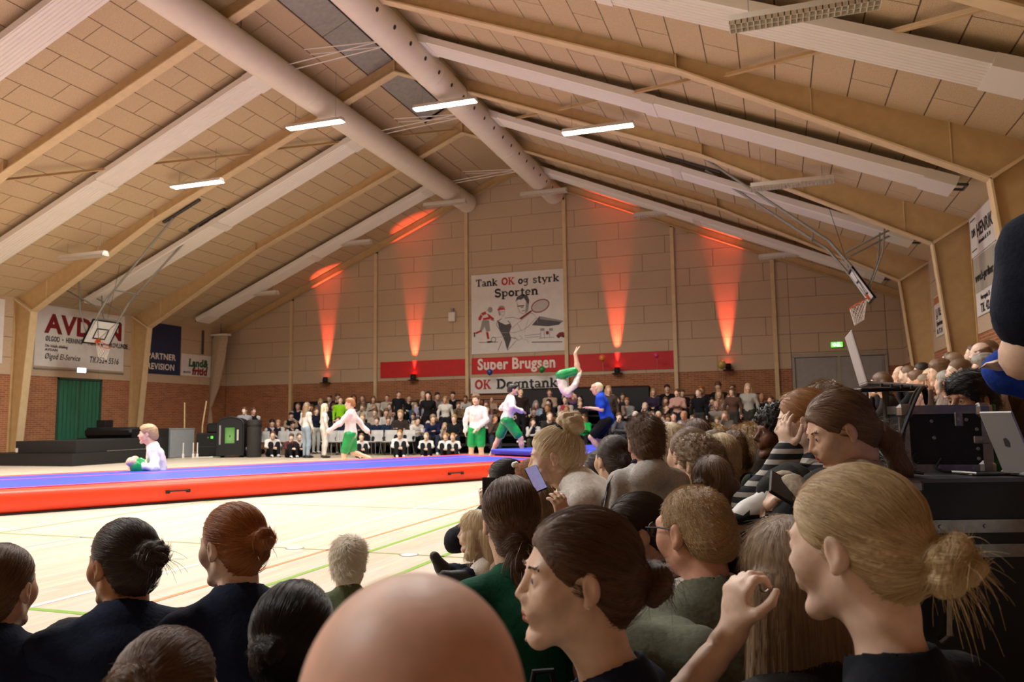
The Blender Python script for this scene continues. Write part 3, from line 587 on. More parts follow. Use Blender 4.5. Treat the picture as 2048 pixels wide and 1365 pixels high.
# ------------------------------------------------------------------ basketball goals
def goal(sg, label):
    X = lambda x: sg * x
    e = empty('basketball_goal', label, 'basketball hoop', (X(10.2), 17.7, 3.0))
    o = Vector((X(10.2), 17.7, 3.0)); L = lambda x, y, z: Vector((X(x), y, z)) - o
    t0, t1 = L(10.0, 17.2, 4.04), L(10.4, 17.2, 3.36); up = (t0 - t1).normalized(); yd = Vector((0, 1, 0))
    M = frameM(t1, yd, up); nrm = yd.cross(up)  # points into the hall for the left goal
    s = 1 if nrm.x * -sg > 0 else -1
    H_ = (t0 - t1).length; W_ = 1.0
    MB().box(0, W_, 0, H_, -.012, .012, M).build('backboard', M_bwhite, e)
    b = MB()
    for (a0, a1, b0, b1) in ((0, W_, 0, .05), (0, W_, H_ - .05, H_), (0, .05, 0, H_), (W_ - .05, W_, 0, H_)): b.box(a0, a1, b0, b1, -.0145, .0145, M)
    b.build('border', M_black, e); b = MB(); x0, x1, y0, y1 = .27, .73, .17, .52
    for (a0, a1, b0, b1) in ((x0, x1, y0, y0 + .04), (x0, x1, y1 - .04, y1), (x0, x0 + .04, y0, y1), (x1 - .04, x1, y0, y1)): b.box(a0, a1, b0, b1, s * .013, s * .016, M)
    b.build('target_square', M_black, e)
    M_rim = pm('rim_orange', 'c2501c', .5, .05, 8)
    MB().box(.42, .58, .06, .18, s * .014, s * .04, M).build('rim_plate', M_rim, e)
    c = M @ Vector((.5, .11, s * .26)); R_ = .2; nd = nrm * s
    rim = [c + yd * R_ * math.cos(t) + nd * R_ * math.sin(t) for t in np.linspace(0, 2 * PI, 25)]
    MB().tube(rim, .011, 6, cap=False).build('rim', M_rim, e)
    nt = MB(); nn = 12; rows = 6; P = []
    for r in range(rows + 1):
        f = r / rows; rr = R_ * (1 - .45 * f)
        P.append([c + yd * rr * math.cos(2 * PI * (k + .5 * (r % 2)) / nn) + nd * rr * math.sin(2 * PI * (k + .5 * (r % 2)) / nn) + Vector((0, 0, -.4 * f)) for k in range(nn)])
    for r in range(rows):
        for k in range(nn):
            nt.tube([P[r][k], P[r + 1][k]], .004, 4, False); nt.tube([P[r][k], P[r + 1][(k - 1) % nn if r % 2 == 0 else (k + 1) % nn]], .004, 4, False)
    nt.build('net', M_cream, e)
    for k, y in enumerate((17.3, 18.1)):
        ya = 17.02 if k == 0 else 18.03
        MB().bbox((0, 0, 0), (.66, .045, .03), frameM(L(6.83, ya, zroof(6.83) - .05), (X(math.cos(TH)), 0, -math.sin(TH)), (0, 1, 0)), .008).build('roof_rail', M_dsteel, e)
        MB().tube([L(7.1, ya, zroof(7.1) - .1), L(9.6, y, 4.62), L(10.02, y, 4.02)], .03, 8).build('support_tube', M_lgsteel, e)
        MB().tube([L(10.02, y, 4.02), L(10.42, y, 3.36)], .028, 8).build('board_tube', M_lgsteel, e)
        MB().tube([L(9.9, y, 4.35), L(11.2, y, zroof(11.2) - .03)], .022, 8).build('brace_tube', M_lgsteel, e)
        MB().tube([L(10.3, y, 3.55), L(10.6, y, 4.3), L(10.7, y, zroof(10.7) - .03)], .018, 8).build('brace_tube', M_lgsteel, e)
    for x, z in ((9.3, 4.82), (10.0, 4.06)): MB().tube([L(x, 17.28, z), L(x, 18.12, z)], .022, 8).build('cross_tube', M_lgsteel, e)
    MB().tube([L(9.95, 17.3, 4.1), L(10.3, 17.7, 3.5), L(9.95, 18.1, 4.1)], .016, 6).build('cross_tube', M_lgsteel, e)
    MB().tube([L(9.98, 17.7, 4.1), L(9.6, 17.7, zroof(9.6) - .02)], .006, 5).build('lift_cable', M_dsteel, e)
goal(-1, 'basketball goal folded up under the left roof slope with black bordered white board')
goal(1, 'basketball goal folded up under the right roof slope, seen edge on with white net')
# divider net bundle in the left corner
nb = empty('divider_net', 'cream divider net tied in a bundle hanging in the left corner', 'net', (-11.6, 24.6, 0))
n = 20; vs = []; pr = [(4.33, .3, .12, 0), (4.2, .32, .14, -.02), (3.3, .27, .15, -.1), (2.4, .22, .13, -.22), (1.75, .09, .07, -.36), (1.6, .05, .05, -.40), (1.5, .06, .06, -.41), (1.2, .13, .1, -.44), (.8, .17, .12, -.46), (.78, .16, .11, -.46)]
mb = MB(); fs = []
for i, (z, rx, ry, dx) in enumerate(pr):
    for k in range(n):
        t = 2 * PI * k / n; q = 1 + .12 * math.sin(5 * t + i); vs.append((dx + rx * q * math.cos(t), ry * q * math.sin(t), z))
for i in range(len(pr) - 1): fs += [(i * n + k, i * n + (k + 1) % n, (i + 1) * n + (k + 1) % n, (i + 1) * n + k) for k in range(n)]
mb.add(vs, fs); mb.build('net_bundle', pm('net_cream', 'b9a489', .9, .2, 60, .6), nb, True)
MB().box(-.36, .36, -.16, .16, 4.33, 4.4).build('top_bar', M_white, nb); MB().tube([(-.4 + .07 * math.cos(t), .07 * math.sin(t), 1.6) for t in np.linspace(0, 2 * PI, 13)], .012, 6).build('tie_cord', M_greyink, nb)
MB().tube([(0, 0, 4.4), (0, 0, zroof(11.6))], .01, 6).build('hanger', M_dsteel, nb)
# ------------------------------------------------------------------ air track and mats
TD = Vector((.535, .845, 0)); TN = Vector((-.845, .535, 0)); TO = Vector((.12, 6.61, 0))
TRZ = math.atan2(TD.y, TD.x)
M_vin = pm('vinyl_orange_red', 'f0401c', .42, .04, 5, .03); M_vblue = pm('vinyl_blue', '2f45c4', .5, .05, 40, .05); M_vpink = pm('vinyl_pink_line', 'e0507a', .45, .03, 6); M_vdk = pm('vinyl_dark_blue', '1b2384', .4, .05, 10, .03)
e = empty('air_track', 'long orange red inflated tumbling track with blue top', 'tumbling track', TO, TRZ)
L0, L1, TW, TZ = -9.0, 8.8, 3.45, .27
prof = [(0.03, .02)] + [(.04 - .055 * math.sin(t), .02 + .125 * (1 - math.cos(t))) for t in np.linspace(.3, PI - .3, 7)] + [(.05, TZ)]
pr2 = prof + [(TW - a, b) for a, b in prof[::-1]]
MB().prism(pr2, L0, L1, 0).build('inflated_body', M_vin, e, True)
MB().box(L0 + .35, L1 - .3, .42, TW - .42, TZ, TZ + .006).build('top_panel', M_vblue, e)
for y in (.44, 2.2): MB().box(L0 + .35, L1 - .3, y - .035, y + .035, TZ + .006, TZ + .009).build('top_stripe', M_vpink, e)
MB().box(L0 + .02, L1 - .02, .0, TW - .02, 0, .022).build('base_strip', M_black, e)
for x in (-.1 + 2.0, 6.2):
    MB().tube([(x - .13, -.022, .15), (x - .1, -.05, .16), (x + .1, -.05, .16), (x + .13, -.022, .15)], .012, 6).build('carry_handle', M_black, e)
    MB().box(x - .15, x - .1, -.03, -.01, .13, .17).box(x + .1, x + .15, -.03, -.01, .13, .17).build('handle_patch', M_black, e)
e = empty('landing_mat', 'big blue landing mat at the end of the tumbling track', 'mat', TO + TD * 8.9 - TN * 1.0, TRZ)
MB().bbox((2.4, 1.75, .15), (2.4, 1.75, .14), bev=.03).build('lower_mat', M_vdk, e); MB().bbox((2.4, 1.75, .02), (2.41, 1.76, .018), bev=.005).build('red_base', M_vin, e)
e = empty('top_mat', 'thin shiny blue mat lying on the landing mat', 'mat', TO + TD * 8.85 - TN * 1.0 + Vector((0, 0, .292)), TRZ)
MB().bbox((2.4, 1.75, .055), (2.42, 1.75, .055), bev=.02).build('cover', M_vblue, e); MB().box(-.028, -.022, .3, 3.2, .04, .05).build('seam', M_vdk, e)
# ------------------------------------------------------------------ stage podiums, left
def podium(label, x0, x1, y0, y1, z0, z1, soft=False, nm='podium'):
    e = empty(nm, label, 'podium' if not soft else 'mat', ((x0 + x1) / 2, (y0 + y1) / 2, z0))
    hx, hy, hz = (x1 - x0) / 2, (y1 - y0) / 2, (z1 - z0) / 2
    MB().bbox((0, 0, hz), (hx, hy, hz), bev=.09 if soft else .008).build('body', M_black if not soft else M_blackrub, e, soft)
    return e, hx, hy, hz
e, hx, hy, hz = podium('lowest black podium in front of the left wall', -11.3, -8.05, 14.95, 18.05, 0, .31)
for y in (-1.5, -1.38): MB().box(-2.2 + (y + 1.5) * 2, -2.12 + (y + 1.5) * 2, -hy - .006, -hy, .19, .29).build('white_tag', M_bwhite, e)
MB().box(-hx, hx, -hy - .004, -hy, .29, .31).build('edge_trim', M_blackrub, e)
e, hx, hy, hz = podium('black podium stacked on the lowest one', -10.15, -8.12, 15.1, 18.0, .312, .62)
MB().box(hx, hx + .006, -.5, 1.0, .015, .03).build('white_rail', M_lgsteel, e); MB().box(-hx + .02, -hx + .1, -hy - .006, -hy, .02, .13).build('white_tag', M_bwhite, e)
podium('black rolled mat behind the podiums under the green door', -11.6, -9.5, 18.15, 19.3, 0, .62, True, 'crash_mat')
podium('thick black mat lying across the podium back', -11.3, -9.45, 18.2, 19.2, .625, .93, True, 'crash_mat')
podium('tall black box at the end of the podiums', -9.4, -8.62, 18.15, 18.78, 0, .88)
podium('small black case on the mat by the green door', -11.1, -10.75, 18.5, 18.8, .935, 1.15)
e = empty('vaulting_box', 'grey topped box screen beside the black podiums', 'box', (-9.1, 19.38, 0))
MB().bbox((0, 0, .43), (.46, .5, .42), None, .01).build('panel_body', M_grey, e)
MB().bbox((0, 0, .862), (.47, .51, .012), None, .004).build('lid', M_grey, e)
M_pale = pm('pale_wood', 'd6b98c', .6, .1, 12, stretch=(6, 6, .5)); M_pole = pm('white_plastic', 'e4e0d6', .4, .03)
for i, (p, q, lab) in enumerate((((-9.4, 20.3, .95), (-9.42, 20.3, 1.68), 'upright wooden stick standing behind the grey box, left'), ((-8.75, 20.35, .95), (-8.62, 20.35, 1.72), 'leaning wooden stick standing behind the grey box, right'))):
    tag(MB().tube([Vector((p[0], p[1], .02)), p, q], .022, 8).build('wooden_stick', M_pale), lab, 'stick')
for i, (x, y, lab) in enumerate(((-8.28, 19.0, 'leftmost white pole stand in front of the grey box'), (-8.02, 19.12, 'middle white pole stand in front of the grey box'), (-7.94, 19.2, 'rightmost white pole stand in front of the grey box'))):
    e = empty('pole_stand', lab, 'pole', (x, y, 0)); MB().tube([(0, 0, .0), (0, 0, .45)], .016, 8).build('pole', M_pole, e); MB().lathe([(.035, 0), (.035, .1), (.02, .13)], 10).build('foot', M_pole, e)
e = empty('white_club', 'white pole lying on the floor by the grey box', 'pole', (-7.6, 18.95, .025)); MB().tube([(-.25, 0, 0), (.2, .1, 0), (.32, .12, 0)], .02, 8, rs=[.014, .014, .026]).build('rod', M_pole, e)
for i, (x, y, lab) in enumerate(((-6.9, 20.2, 'white club under the black machines, left'), (-5.75, 20.0, 'white club under the green lit machine'))):
    tag(MB().tube([(x, y, .022), (x + .3, y + .1, .022), (x + .38, y + .13, .022)], .02, 8, rs=[.014, .014, .022]).build('white_club', M_pole), lab, 'pole')
# black machines by the left corner
def local(o, rz): return Matrix.Translation(o) @ Matrix.Rotation(rz, 4, 'Z')
e = empty('black_machine', 'low black cabinet with small green light beside the grey box', 'machine', (-8.1, 19.9, 0), .3)
MB().bbox((0, .3, .36), (.42, .3, .36), bev=.04).build('cabinet', M_black, e); MB().bbox((.12, .3, .86), (.26, .24, .16), bev=.06).build('head_unit', M_blackrub, e); MB().box(-.42, .42, -.004, .002, .3, .31).build('seam', M_dsteel, e)
MB().box(.05, .11, -.006, 0, .55, .62).build('green_light', pm('green_led', '40e020', .4, 0, emit='40f020', es=2.5), e); MB().box(-.06, -.02, -.006, 0, .56, .6).build('grey_button', M_lgsteel, e)
e = empty('round_machine', 'black round topped machine with green lit screen', 'machine', (-6.9, 19.35, 0), .3)
pr = [(-.38, .06), (-.38, .98)] + [(.38 * math.cos(t), .98 + .2 * math.sin(t)) for t in np.linspace(PI * .92, .08, 9)] + [(.38, .98), (.38, .06)]
MB().prism(pr, 0, .5, 1).build('shell', M_black, e, True); pr3 = [(a * 1.03, b * 1.01) for a, b in pr]
MB().tube([(a, -.0, b) for a, b in pr3], .025, 6).build('rim', M_blackrub, e)
M_scr = bpy.data.materials.new('green_screen'); M_scr.use_nodes = True; nt = M_scr.node_tree; b = nt.nodes['Principled BSDF']; g = nt.nodes.new('ShaderNodeTexGradient'); g.gradient_type = 'SPHERICAL'; tc = nt.nodes.new('ShaderNodeTexCoord'); mp = nt.nodes.new('ShaderNodeMapping'); mp.inputs['Location'].default_value = (0, 0, -1.4); mp.inputs['Scale'].default_value = (3.5, 1, 2.4)
rp = nt.nodes.new('ShaderNodeValToRGB'); rp.color_ramp.elements[0].color = lin('2f8a16'); rp.color_ramp.elements[1].color = lin('a8d880'); nt.links.new(tc.outputs['Object'], mp.inputs[0]); nt.links.new(mp.outputs[0], g.inputs[0]); nt.links.new(g.outputs[1], rp.inputs[0]); nt.links.new(rp.outputs[0], b.inputs['Emission Color']); b.inputs['Emission Strength'].default_value = .55; b.inputs['Base Color'].default_value = lin('204010')
sc_ = MB().box(-.15, .13, -.012, -.002, .42, .88).build('screen', M_scr, e); MB().prism([(-.03, .62), (.0, .68), (.02, .62), (0, .58)], -.016, -.012, 1).build('screen_mark', pm('dark_green', '164a10', .5, .05), e)
MB().box(-.33, -.28, -.01, -.002, .38, .95).build('white_label', M_greyink, e); MB().box(.2, .25, -.01, -.002, .5, .82).build('white_label', M_lgreyink, e)
for x in (-.3, .3): MB().lathe([(.05, 0), (.06, .03), (.05, .06)], 12, Matrix.Translation((x, .2, 0))).build('foot', M_blackrub, e)
e = empty('mat_roll', 'upright dark roll next to the green lit machine', 'mat', (-6.28, 19.65, 0)); MB().lathe([(.2, 0), (.21, .02), (.21, 1.08), (.19, 1.1), (.05, 1.1)], 24).build('roll', pm('dark_roll', '2b2a28', .7, .2, 40, .3), e, True); MB().lathe([(.214, .9), (.214, .95)], 24).build('strap', M_blackrub, e)
e = empty('black_screen', 'large black rounded panel standing against the end wall, left', 'screen', (-7.62, DY - .35, 0)); MB().bbox((0, 0, 1.25), (1.05, .06, .52), bev=.08).build('panel', M_blackrub, e)
for x in (-.8, .8): MB().box(x - .03, x + .03, -.03, .03, 0, .76).box(x - .03, x + .03, -.2, .2, 0, .03).build('leg', M_black, e)
e = empty('black_screen', 'black rounded panel leaning on the end wall behind the audience', 'screen', (2.3, DY - .3, 0)); MB().bbox((0, 0, 1.62), (2.3, .06, .42), bev=.1).build('panel', M_blackrub, e)
for x in (-2, 0, 2): MB().box(x - .03, x + .03, -.03, .03, 0, 1.22).build('leg', M_black, e)
# ------------------------------------------------------------------ audience steps
TIERS = [(22.55, .28), (23.3, .56), (24.05, .84), (24.78, 1.12)]
for i, (y, z) in enumerate(TIERS):
    e = empty('bleacher_step', ['lowest', 'second', 'third', 'highest'][i] + ' dark step of the audience stand at the end wall', 'bleacher', (1.8, y, 0))
    x0, x1 = (-8.9, 6.6) if i < 3 else (-8.7, 6.5)
    MB().box(x0, x1, -.32, .41, z - .06, z).build('seat_board', M_black, e)
    MB().box(x0, x1, .3, .34, 0, z - .06).build('riser', M_black, e)
    for x in np.linspace(x0 + .1, x1 - .1, 6): MB().box(x - .03, x + .03, -.28, .28, 0, z - .06).build('support', M_dsteel, e)
e = empty('back_rail', 'dark tube rail behind the top audience row', 'railing', (1.8, 25.2, 0))
for x in np.linspace(-8.4, 6.2, 9): MB().tube([(x, 0, 0), (x, 0, 1.68)], .02, 6).build('post', M_black, e)
for z in (1.45, 1.7): MB().tube([(-8.45, 0, z), (6.25, 0, z)], .022, 6).build('rail', M_black, e)
# right hand stand along the right wall
for lab, x0, x1, y0, y1, z in (('near end of the lowest', 9.7, 10.35, 6.0, 10.2, .65), ('far end of the lowest', 9.7, 10.42, 10.22, 15.8, .84), ('middle', 10.44, 11.1, 6.0, 15.8, .95), ('highest', 11.12, 11.9, 6.0, 15.8, 1.22)):
    e = empty('bleacher_step', lab + ' dark step of the stand along the right wall', 'bleacher', (x0, y0, 0))
    MB().box(0, x1 - x0, 0, y1 - y0, z - .06, z).build('seat_board', M_black, e)
    MB().box(.02, .06, 0, y1 - y0, 0, z - .06).build('riser', M_black, e)
    for yy in np.linspace(.1, y1 - y0 - .1, 4): MB().box(.1, x1 - x0 - .05, yy - .03, yy + .03, 0, z - .06).build('support', M_dsteel, e)
# ------------------------------------------------------------------ grey shell chairs
M_chair = pm('chair_grey', 'b4b3af', .55, .03, 10)
def make_chair(label):
    e = empty('shell_chair', label, 'chair', (0, 0, 0), 0, 'grey shell chairs in front of the audience')
    p = [(-.2, .40), (.12, .385), (.19, .40), (.225, .46), (.25, .6), (.265, .74)]; vs = []; n = len(p)
    for sx, (y, z) in [(s, q) for s in (-1, -.5, 0, .5, 1) for q in p]: vs.append((sx * (.215 if z < .7 else .2), y + (.02 * abs(sx) ** 2 if z < .45 else -.03 * sx * sx), z + (.015 * sx * sx if z < .45 else 0)))
    b = MB(); b.add(vs, [(i * n + j, i * n + j + 1, (i + 1) * n + j + 1, (i + 1) * n + j) for i in range(4) for j in range(n - 1)])
    me = b.mesh('shell', M_chair, True); o = link('shell', me, e); md = o.modifiers.new('s', 'SOLIDIFY'); md.thickness = .014
    for sx in (-1, 1):
        for y0, y1 in ((-.15, -.2), (.14, .2)): MB().tube([(sx * .15, y0, .385), (sx * .19, y1, 0)], .01, 6).build('leg', M_alu, e)
    MB().tube([(-.15, -.15, .38), (.15, -.15, .38), (.15, .14, .375), (-.15, .14, .375), (-.15, -.15, .38)], .008, 6).build('seat_frame', M_alu, e)
    return e
chair0 = None
def chair(x, y, rz, label):
    global chair0
    if chair0 is None: chair0 = make_chair(label); c = chair0
    else: c = copy_tree(chair0)
    c.location = (x, y, 0); c.rotation_euler = (0, 0, rz); c['label'] = label; return c
# ------------------------------------------------------------------ sound desk on the right
QZ = math.radians(18.63); QM = Matrix.Translation((8.4316, 0, 0)) @ Matrix.Rotation(QZ, 4, 'Z')
def qe(name, label, cat, x, y, z, rz=0, group=None):
    return empty(name, label, cat, QM @ Vector((x, y, z)), QZ + rz, group)
M_case = pm('case_laminate_black', '0b0b0c', .5, .2, 60, .05); M_sil = pm('laptop_silver', 'b4b2ae', .42, .02, 6, metal=.2)
def flight_case(e, w_, d, h, bar, rows=None):
    MB().box(0, w_, 0, d, 0, h).build('panel', M_case, e)
    b = MB(); t = .006
    for x in (0, w_):
        for y in (0, d): b.box(x - (bar if x else t), x + (t if x else bar), y - (bar if y else t), y + (t if y else bar), -t, h + t) if True else None
    for z in (0, h):
        z0, z1 = (z - t, z + bar) if z == 0 else (z - bar, z + t)
        b.box(-t, w_ + t, -t, bar, z0, z1); b.box(-t, w_ + t, d - bar, d + t, z0, z1); b.box(-t, bar, -t, d + t, z0, z1); b.box(w_ - bar, w_ + t, -t, d + t, z0, z1)
    b.build('edge_profile', M_alu, e)
    for x in (0, w_):
        for z in (0, h): MB().bbox((x + (.012 if x == 0 else -.012), .008, z + (.012 if z == 0 else -.012)), (.024, .024, .024), bev=.012).build('ball_corner', M_alu, e)
    for x, z in ((bar / 2, h * .3), (bar / 2, h * .8), (w_ * .4, bar / 2), (w_ * .8, bar / 2), (w_ * .35, h * .78), (w_ * .75, h * .8), (w_ * .37, h * .52), (w_ * .86, h * .65), (w_ * .86, h * .35), (w_ * .86, h * .2)):
        MB().lathe([(.006, 0), (.0055, .003), (.002, .004)], 10, Matrix.Translation((x, -t if x < bar or z < bar else -.001, z)) @ Matrix.Rotation(PI / 2, 4, 'X')).build('rivet', M_alu, e)
e = qe('flight_case', 'small black flight case with aluminium edges standing on the big trunk', 'flight case', 1.262, 2.56, .818, -.3)
flight_case(e, .25, .3, .205, .022)
for x, z, r in ((.165, .165, 0), (.225, .1, 1)):
    MB().bbox((x, -.008, z), (.012, .004, .022) if not r else (.022, .004, .012), bev=.003).build('latch', M_alu, e); MB().lathe([(.007, 0), (.006, .008), (.002, .009)], 10, Matrix.Translation((x, -.01, z)) @ Matrix.Rotation(PI / 2, 4, 'X')).build('latch_knob', M_alu, e)
e = qe('trunk', 'big black flight trunk with aluminium bands at the right edge', 'flight case', 1.16, 2.33, 0)
MB().box(0, 1.1, 0, .9, 0, .6).build('body', M_case, e); MB().box(0, 1.1, 0, .9, .605, .806).build('lid', M_case, e)
for z0, z1 in ((.585, .622), (.655, .692), (.0, .03)): MB().box(-.006, 1.106, -.006, .906, z0, z1).build('aluminium_band', M_alu, e)
MB().box(-.005, 1.105, -.005, .905, .8, .812).build('top_plate', pm('worktop_grey', '5d5f60', .4, .1, 30), e)
for x in np.arange(.08, 1.1, .13): MB().lathe([(.006, 0), (.005, .004)], 8, Matrix.Translation((x, -.006, .674)) @ Matrix.Rotation(PI / 2, 4, 'X')).build('rivet', M_alu, e)
for z in (.05, .58, .68, .79): MB().bbox((.014, .006, z), (.026, .02, .02), bev=.01).build('ball_corner', M_alu, e)
pp = MB().box(.36, .56, -.004, -.001, .702, .785).build('paper_sheet', M_greyink, e); MB().box(.375, .42, -.006, -.004, .765, .775).build('green_mark', pm('mark_green', '9ab32a', .6, .05), pp)
for z in (.72, .733, .746): MB().box(.372, .55, -.006, -.004, z, z + .003).build('print_line', M_dgreyink, pp)
MB().tube([(.045, -.03, .36), (.06, -.045, .38), (.07, -.045, .5), (.06, -.03, .53)], .011, 8).build('side_handle', M_alu, e)
e = qe('tray', 'flat grey metal tray lying on the trunk in front of the small case', 'tray', 1.37, 2.40, .814)
MB().tube([(0, .08, .006), (.03, 0, .006), (.16, 0, .006), (.2, .1, .006)], .005, 6).build('rim', M_alu, e); MB().box(.02, .18, .005, .1, .0, .004).build('plate', M_greyink, e)
# standing laptop at the right: only the back of the leaning lid shows
e = qe('laptop', 'open silver laptop on the trunk, its back leaning beside the green bottle', 'laptop', 1.50, 2.37, .815)
MB().bbox((.12, -.01, .006), (.12, .085, .006), bev=.004).build('keyboard_base', M_sil, e)
q = [(-.085, .0), (-.05, .0), (.02, .0)]
M2 = frameM((-.02, .02, .008), Vector((.06, -.1, 0)), Vector((-.062, .0, .185)))
MB().bbox((.045, .095, 0), (.048, .098, .004), M2, .006).build('lid', M_sil, e)
MB().prism([(.04, .085), (.05, .085), (.05, .105), (.045, .112), (.04, .105)], .0042, .006, 2); lg = MB(); lg.add([M2 @ Vector(p) for p in ((.036, .085, .0056), (.048, .083, .0056), (.052, .1, .0056), (.047, .112, .0056), (.038, .108, .0056))], [(0, 1, 2, 3, 4)]); lg.add([M2 @ Vector((a, b, -.0056)) for a, b in ((.036, .085), (.048, .083), (.052, .1), (.047, .112), (.038, .108))], [(0, 1, 2, 3, 4)]); lg.build('lid_mark', M_dgreyink, e)
e = qe('bottle', 'green plastic bottle standing behind the leaning laptop lid', 'bottle', 1.535, 2.53, .815)
M_gb = pm('bottle_green', '1f8a3c', .2, .05, 6, trans=.45, spec=.6)
MB().lathe([(.001, 0), (.03, 0), (.033, .01), (.033, .1), (.03, .13), (.031, .15), (.014, .185), (.013, .2)], 20).build('body', M_gb, e, True); MB().lathe([(.016, .196), (.016, .212), (.014, .214), (.001, .214)], 16).build('cap', pm('cap_green', '0f6a2c', .4, .05), e); MB().lathe([(.0335, .05), (.0335, .1)], 20).build('wrap', pm('wrap_dark_green', '12401f', .5, .1, 20), e)
# laptop on a stand above the case
e = qe('laptop', 'open white laptop raised on a stand, lid seen almost edge on', 'laptop', 1.268, 2.80, 1.118)
MB().bbox((0, 0, 0), (.1, .135, .007), frameM((.135, .10, -.012), (.945, -.32, -.10), (.32, .945, 0)), .005).build('keyboard_base', M_sil, e)
M3 = frameM((.0, .0, .0), (.32, .945, 0), (-.04, .0135, .19))
MB().bbox((.135, .097, 0), (.135, .098, .004), M3, .006).build('lid', pm('laptop_white', 'c9c5c0', .4, .03, 10), e)
for i in range(5): MB().box(-.004, .004, -.004, .004, -.006, .006, Matrix.Translation((.03 + .03 * i, -.042 - .0102 * i, -.014 - .003 * i))).build('port', M_dgreyink, e)
e = qe('stand', 'black stand and mixer under the raised white laptop', 'stand', 1.30, 2.86, .813)
MB().bbox((0.0, 0, .06), (.12, .1, .06), bev=.01).build('mixer', M_case, e); MB().tube([(.03, -.06, .12), (.03, -.06, .27)], .012, 8).build('post', M_dsteel, e); MB().tube([(-.06, .02, .12), (-.04, .0, .28)], .012, 8).build('post', M_dsteel, e)
MB().bbox((.03, -.04, .276), (.1, .05, .006), bev=.003).build('plate', M_case, e)
for i in range(6): MB().lathe([(.009, 0), (.007, .018)], 10, Matrix.Translation((-.09 + .032 * i, -.06, .12))).build('knob', M_lgsteel if i % 2 else pm('knob_blue', '3148a8', .4, .05), e)
e = qe('speaker', 'dark grey wedge monitor speaker under the raised laptop', 'speaker', 1.33, 3.05, .93)
MB().prism([(-.105, -.0), (.05, -.0), (.075, .04), (.045, .1), (-.09, .125), (-.105, .12)], -.0, .16, 1).build('cabinet', pm('speaker_dark_grey', '2c2d2e', .6, .1, 40, .1), e); MB().prism([(-.095, .035), (.05, .04), (.035, .09), (-.085, .112)], -.006, .0, 1).build('front_panel', M_blackrub, e)
for i in range(3): MB().lathe([(.006, 0), (.005, .006)], 8, Matrix.Translation((-.04 + .022 * i, -.006, .07)) @ Matrix.Rotation(PI / 2, 4, 'X')).build('knob', M_lgsteel, e)
e = qe('rack', 'low black equipment rack behind the blonde girl, left of the flight cases', 'rack', 1.40, 2.86, 0, -.35); MB().box(-.1, .1, 0, .1, 0, .93).build('body', M_case, e)
for x in (-.08, -.02, .05): MB().box(x, x + .03, -.006, 0, .7, .88).build('module', M_dgreyink, e)
MB().box(-.1, .1, -.012, -.002, .9, .915).build('top_edge', M_alu, e)
def cable(label, pts, r=.006):
    P = [QM @ Vector(p) for p in pts]; out = []
    for i in range(len(P) - 1):
        p0, p1, p2, p3 = P[max(i - 1, 0)], P[i], P[i + 1], P[min(i + 2, len(P) - 1)]
        for k in range(8):
            t = k / 8; out.append(.5 * ((2 * p1) + (-p0 + p2) * t + (2 * p0 - 5 * p1 + 4 * p2 - p3) * t * t + (-p0 + 3 * p1 - 3 * p2 + p3) * t ** 3))
    out.append(P[-1]); tag(MB().tube(out, r, 6).build('cable', M_blackrub, None, True), label, 'cable')
cable('thick black cable looping from the laptop down beside the small case', [(1.43, 2.72, 1.04), (1.40, 2.66, 1.085), (1.34, 2.58, 1.08), (1.27, 2.52, 1.0), (1.22, 2.5, .9), (1.19, 2.45, .8), (1.20, 2.4, .7)], .0065)
cable('second black cable looping over the small case', [(1.42, 2.70, 1.035), (1.38, 2.65, 1.09), (1.31, 2.58, 1.05), (1.25, 2.52, .95), (1.22, 2.47, .84), (1.25, 2.42, .82)], .005)
cable('black cable crossing the front of the small case down to the trunk', [(1.46, 2.6, 1.03), (1.455, 2.545, 1.0), (1.44, 2.54, .93), (1.37, 2.53, .86), (1.34, 2.5, .825), (1.42, 2.46, .819), (1.6, 2.45, .819)], .004)
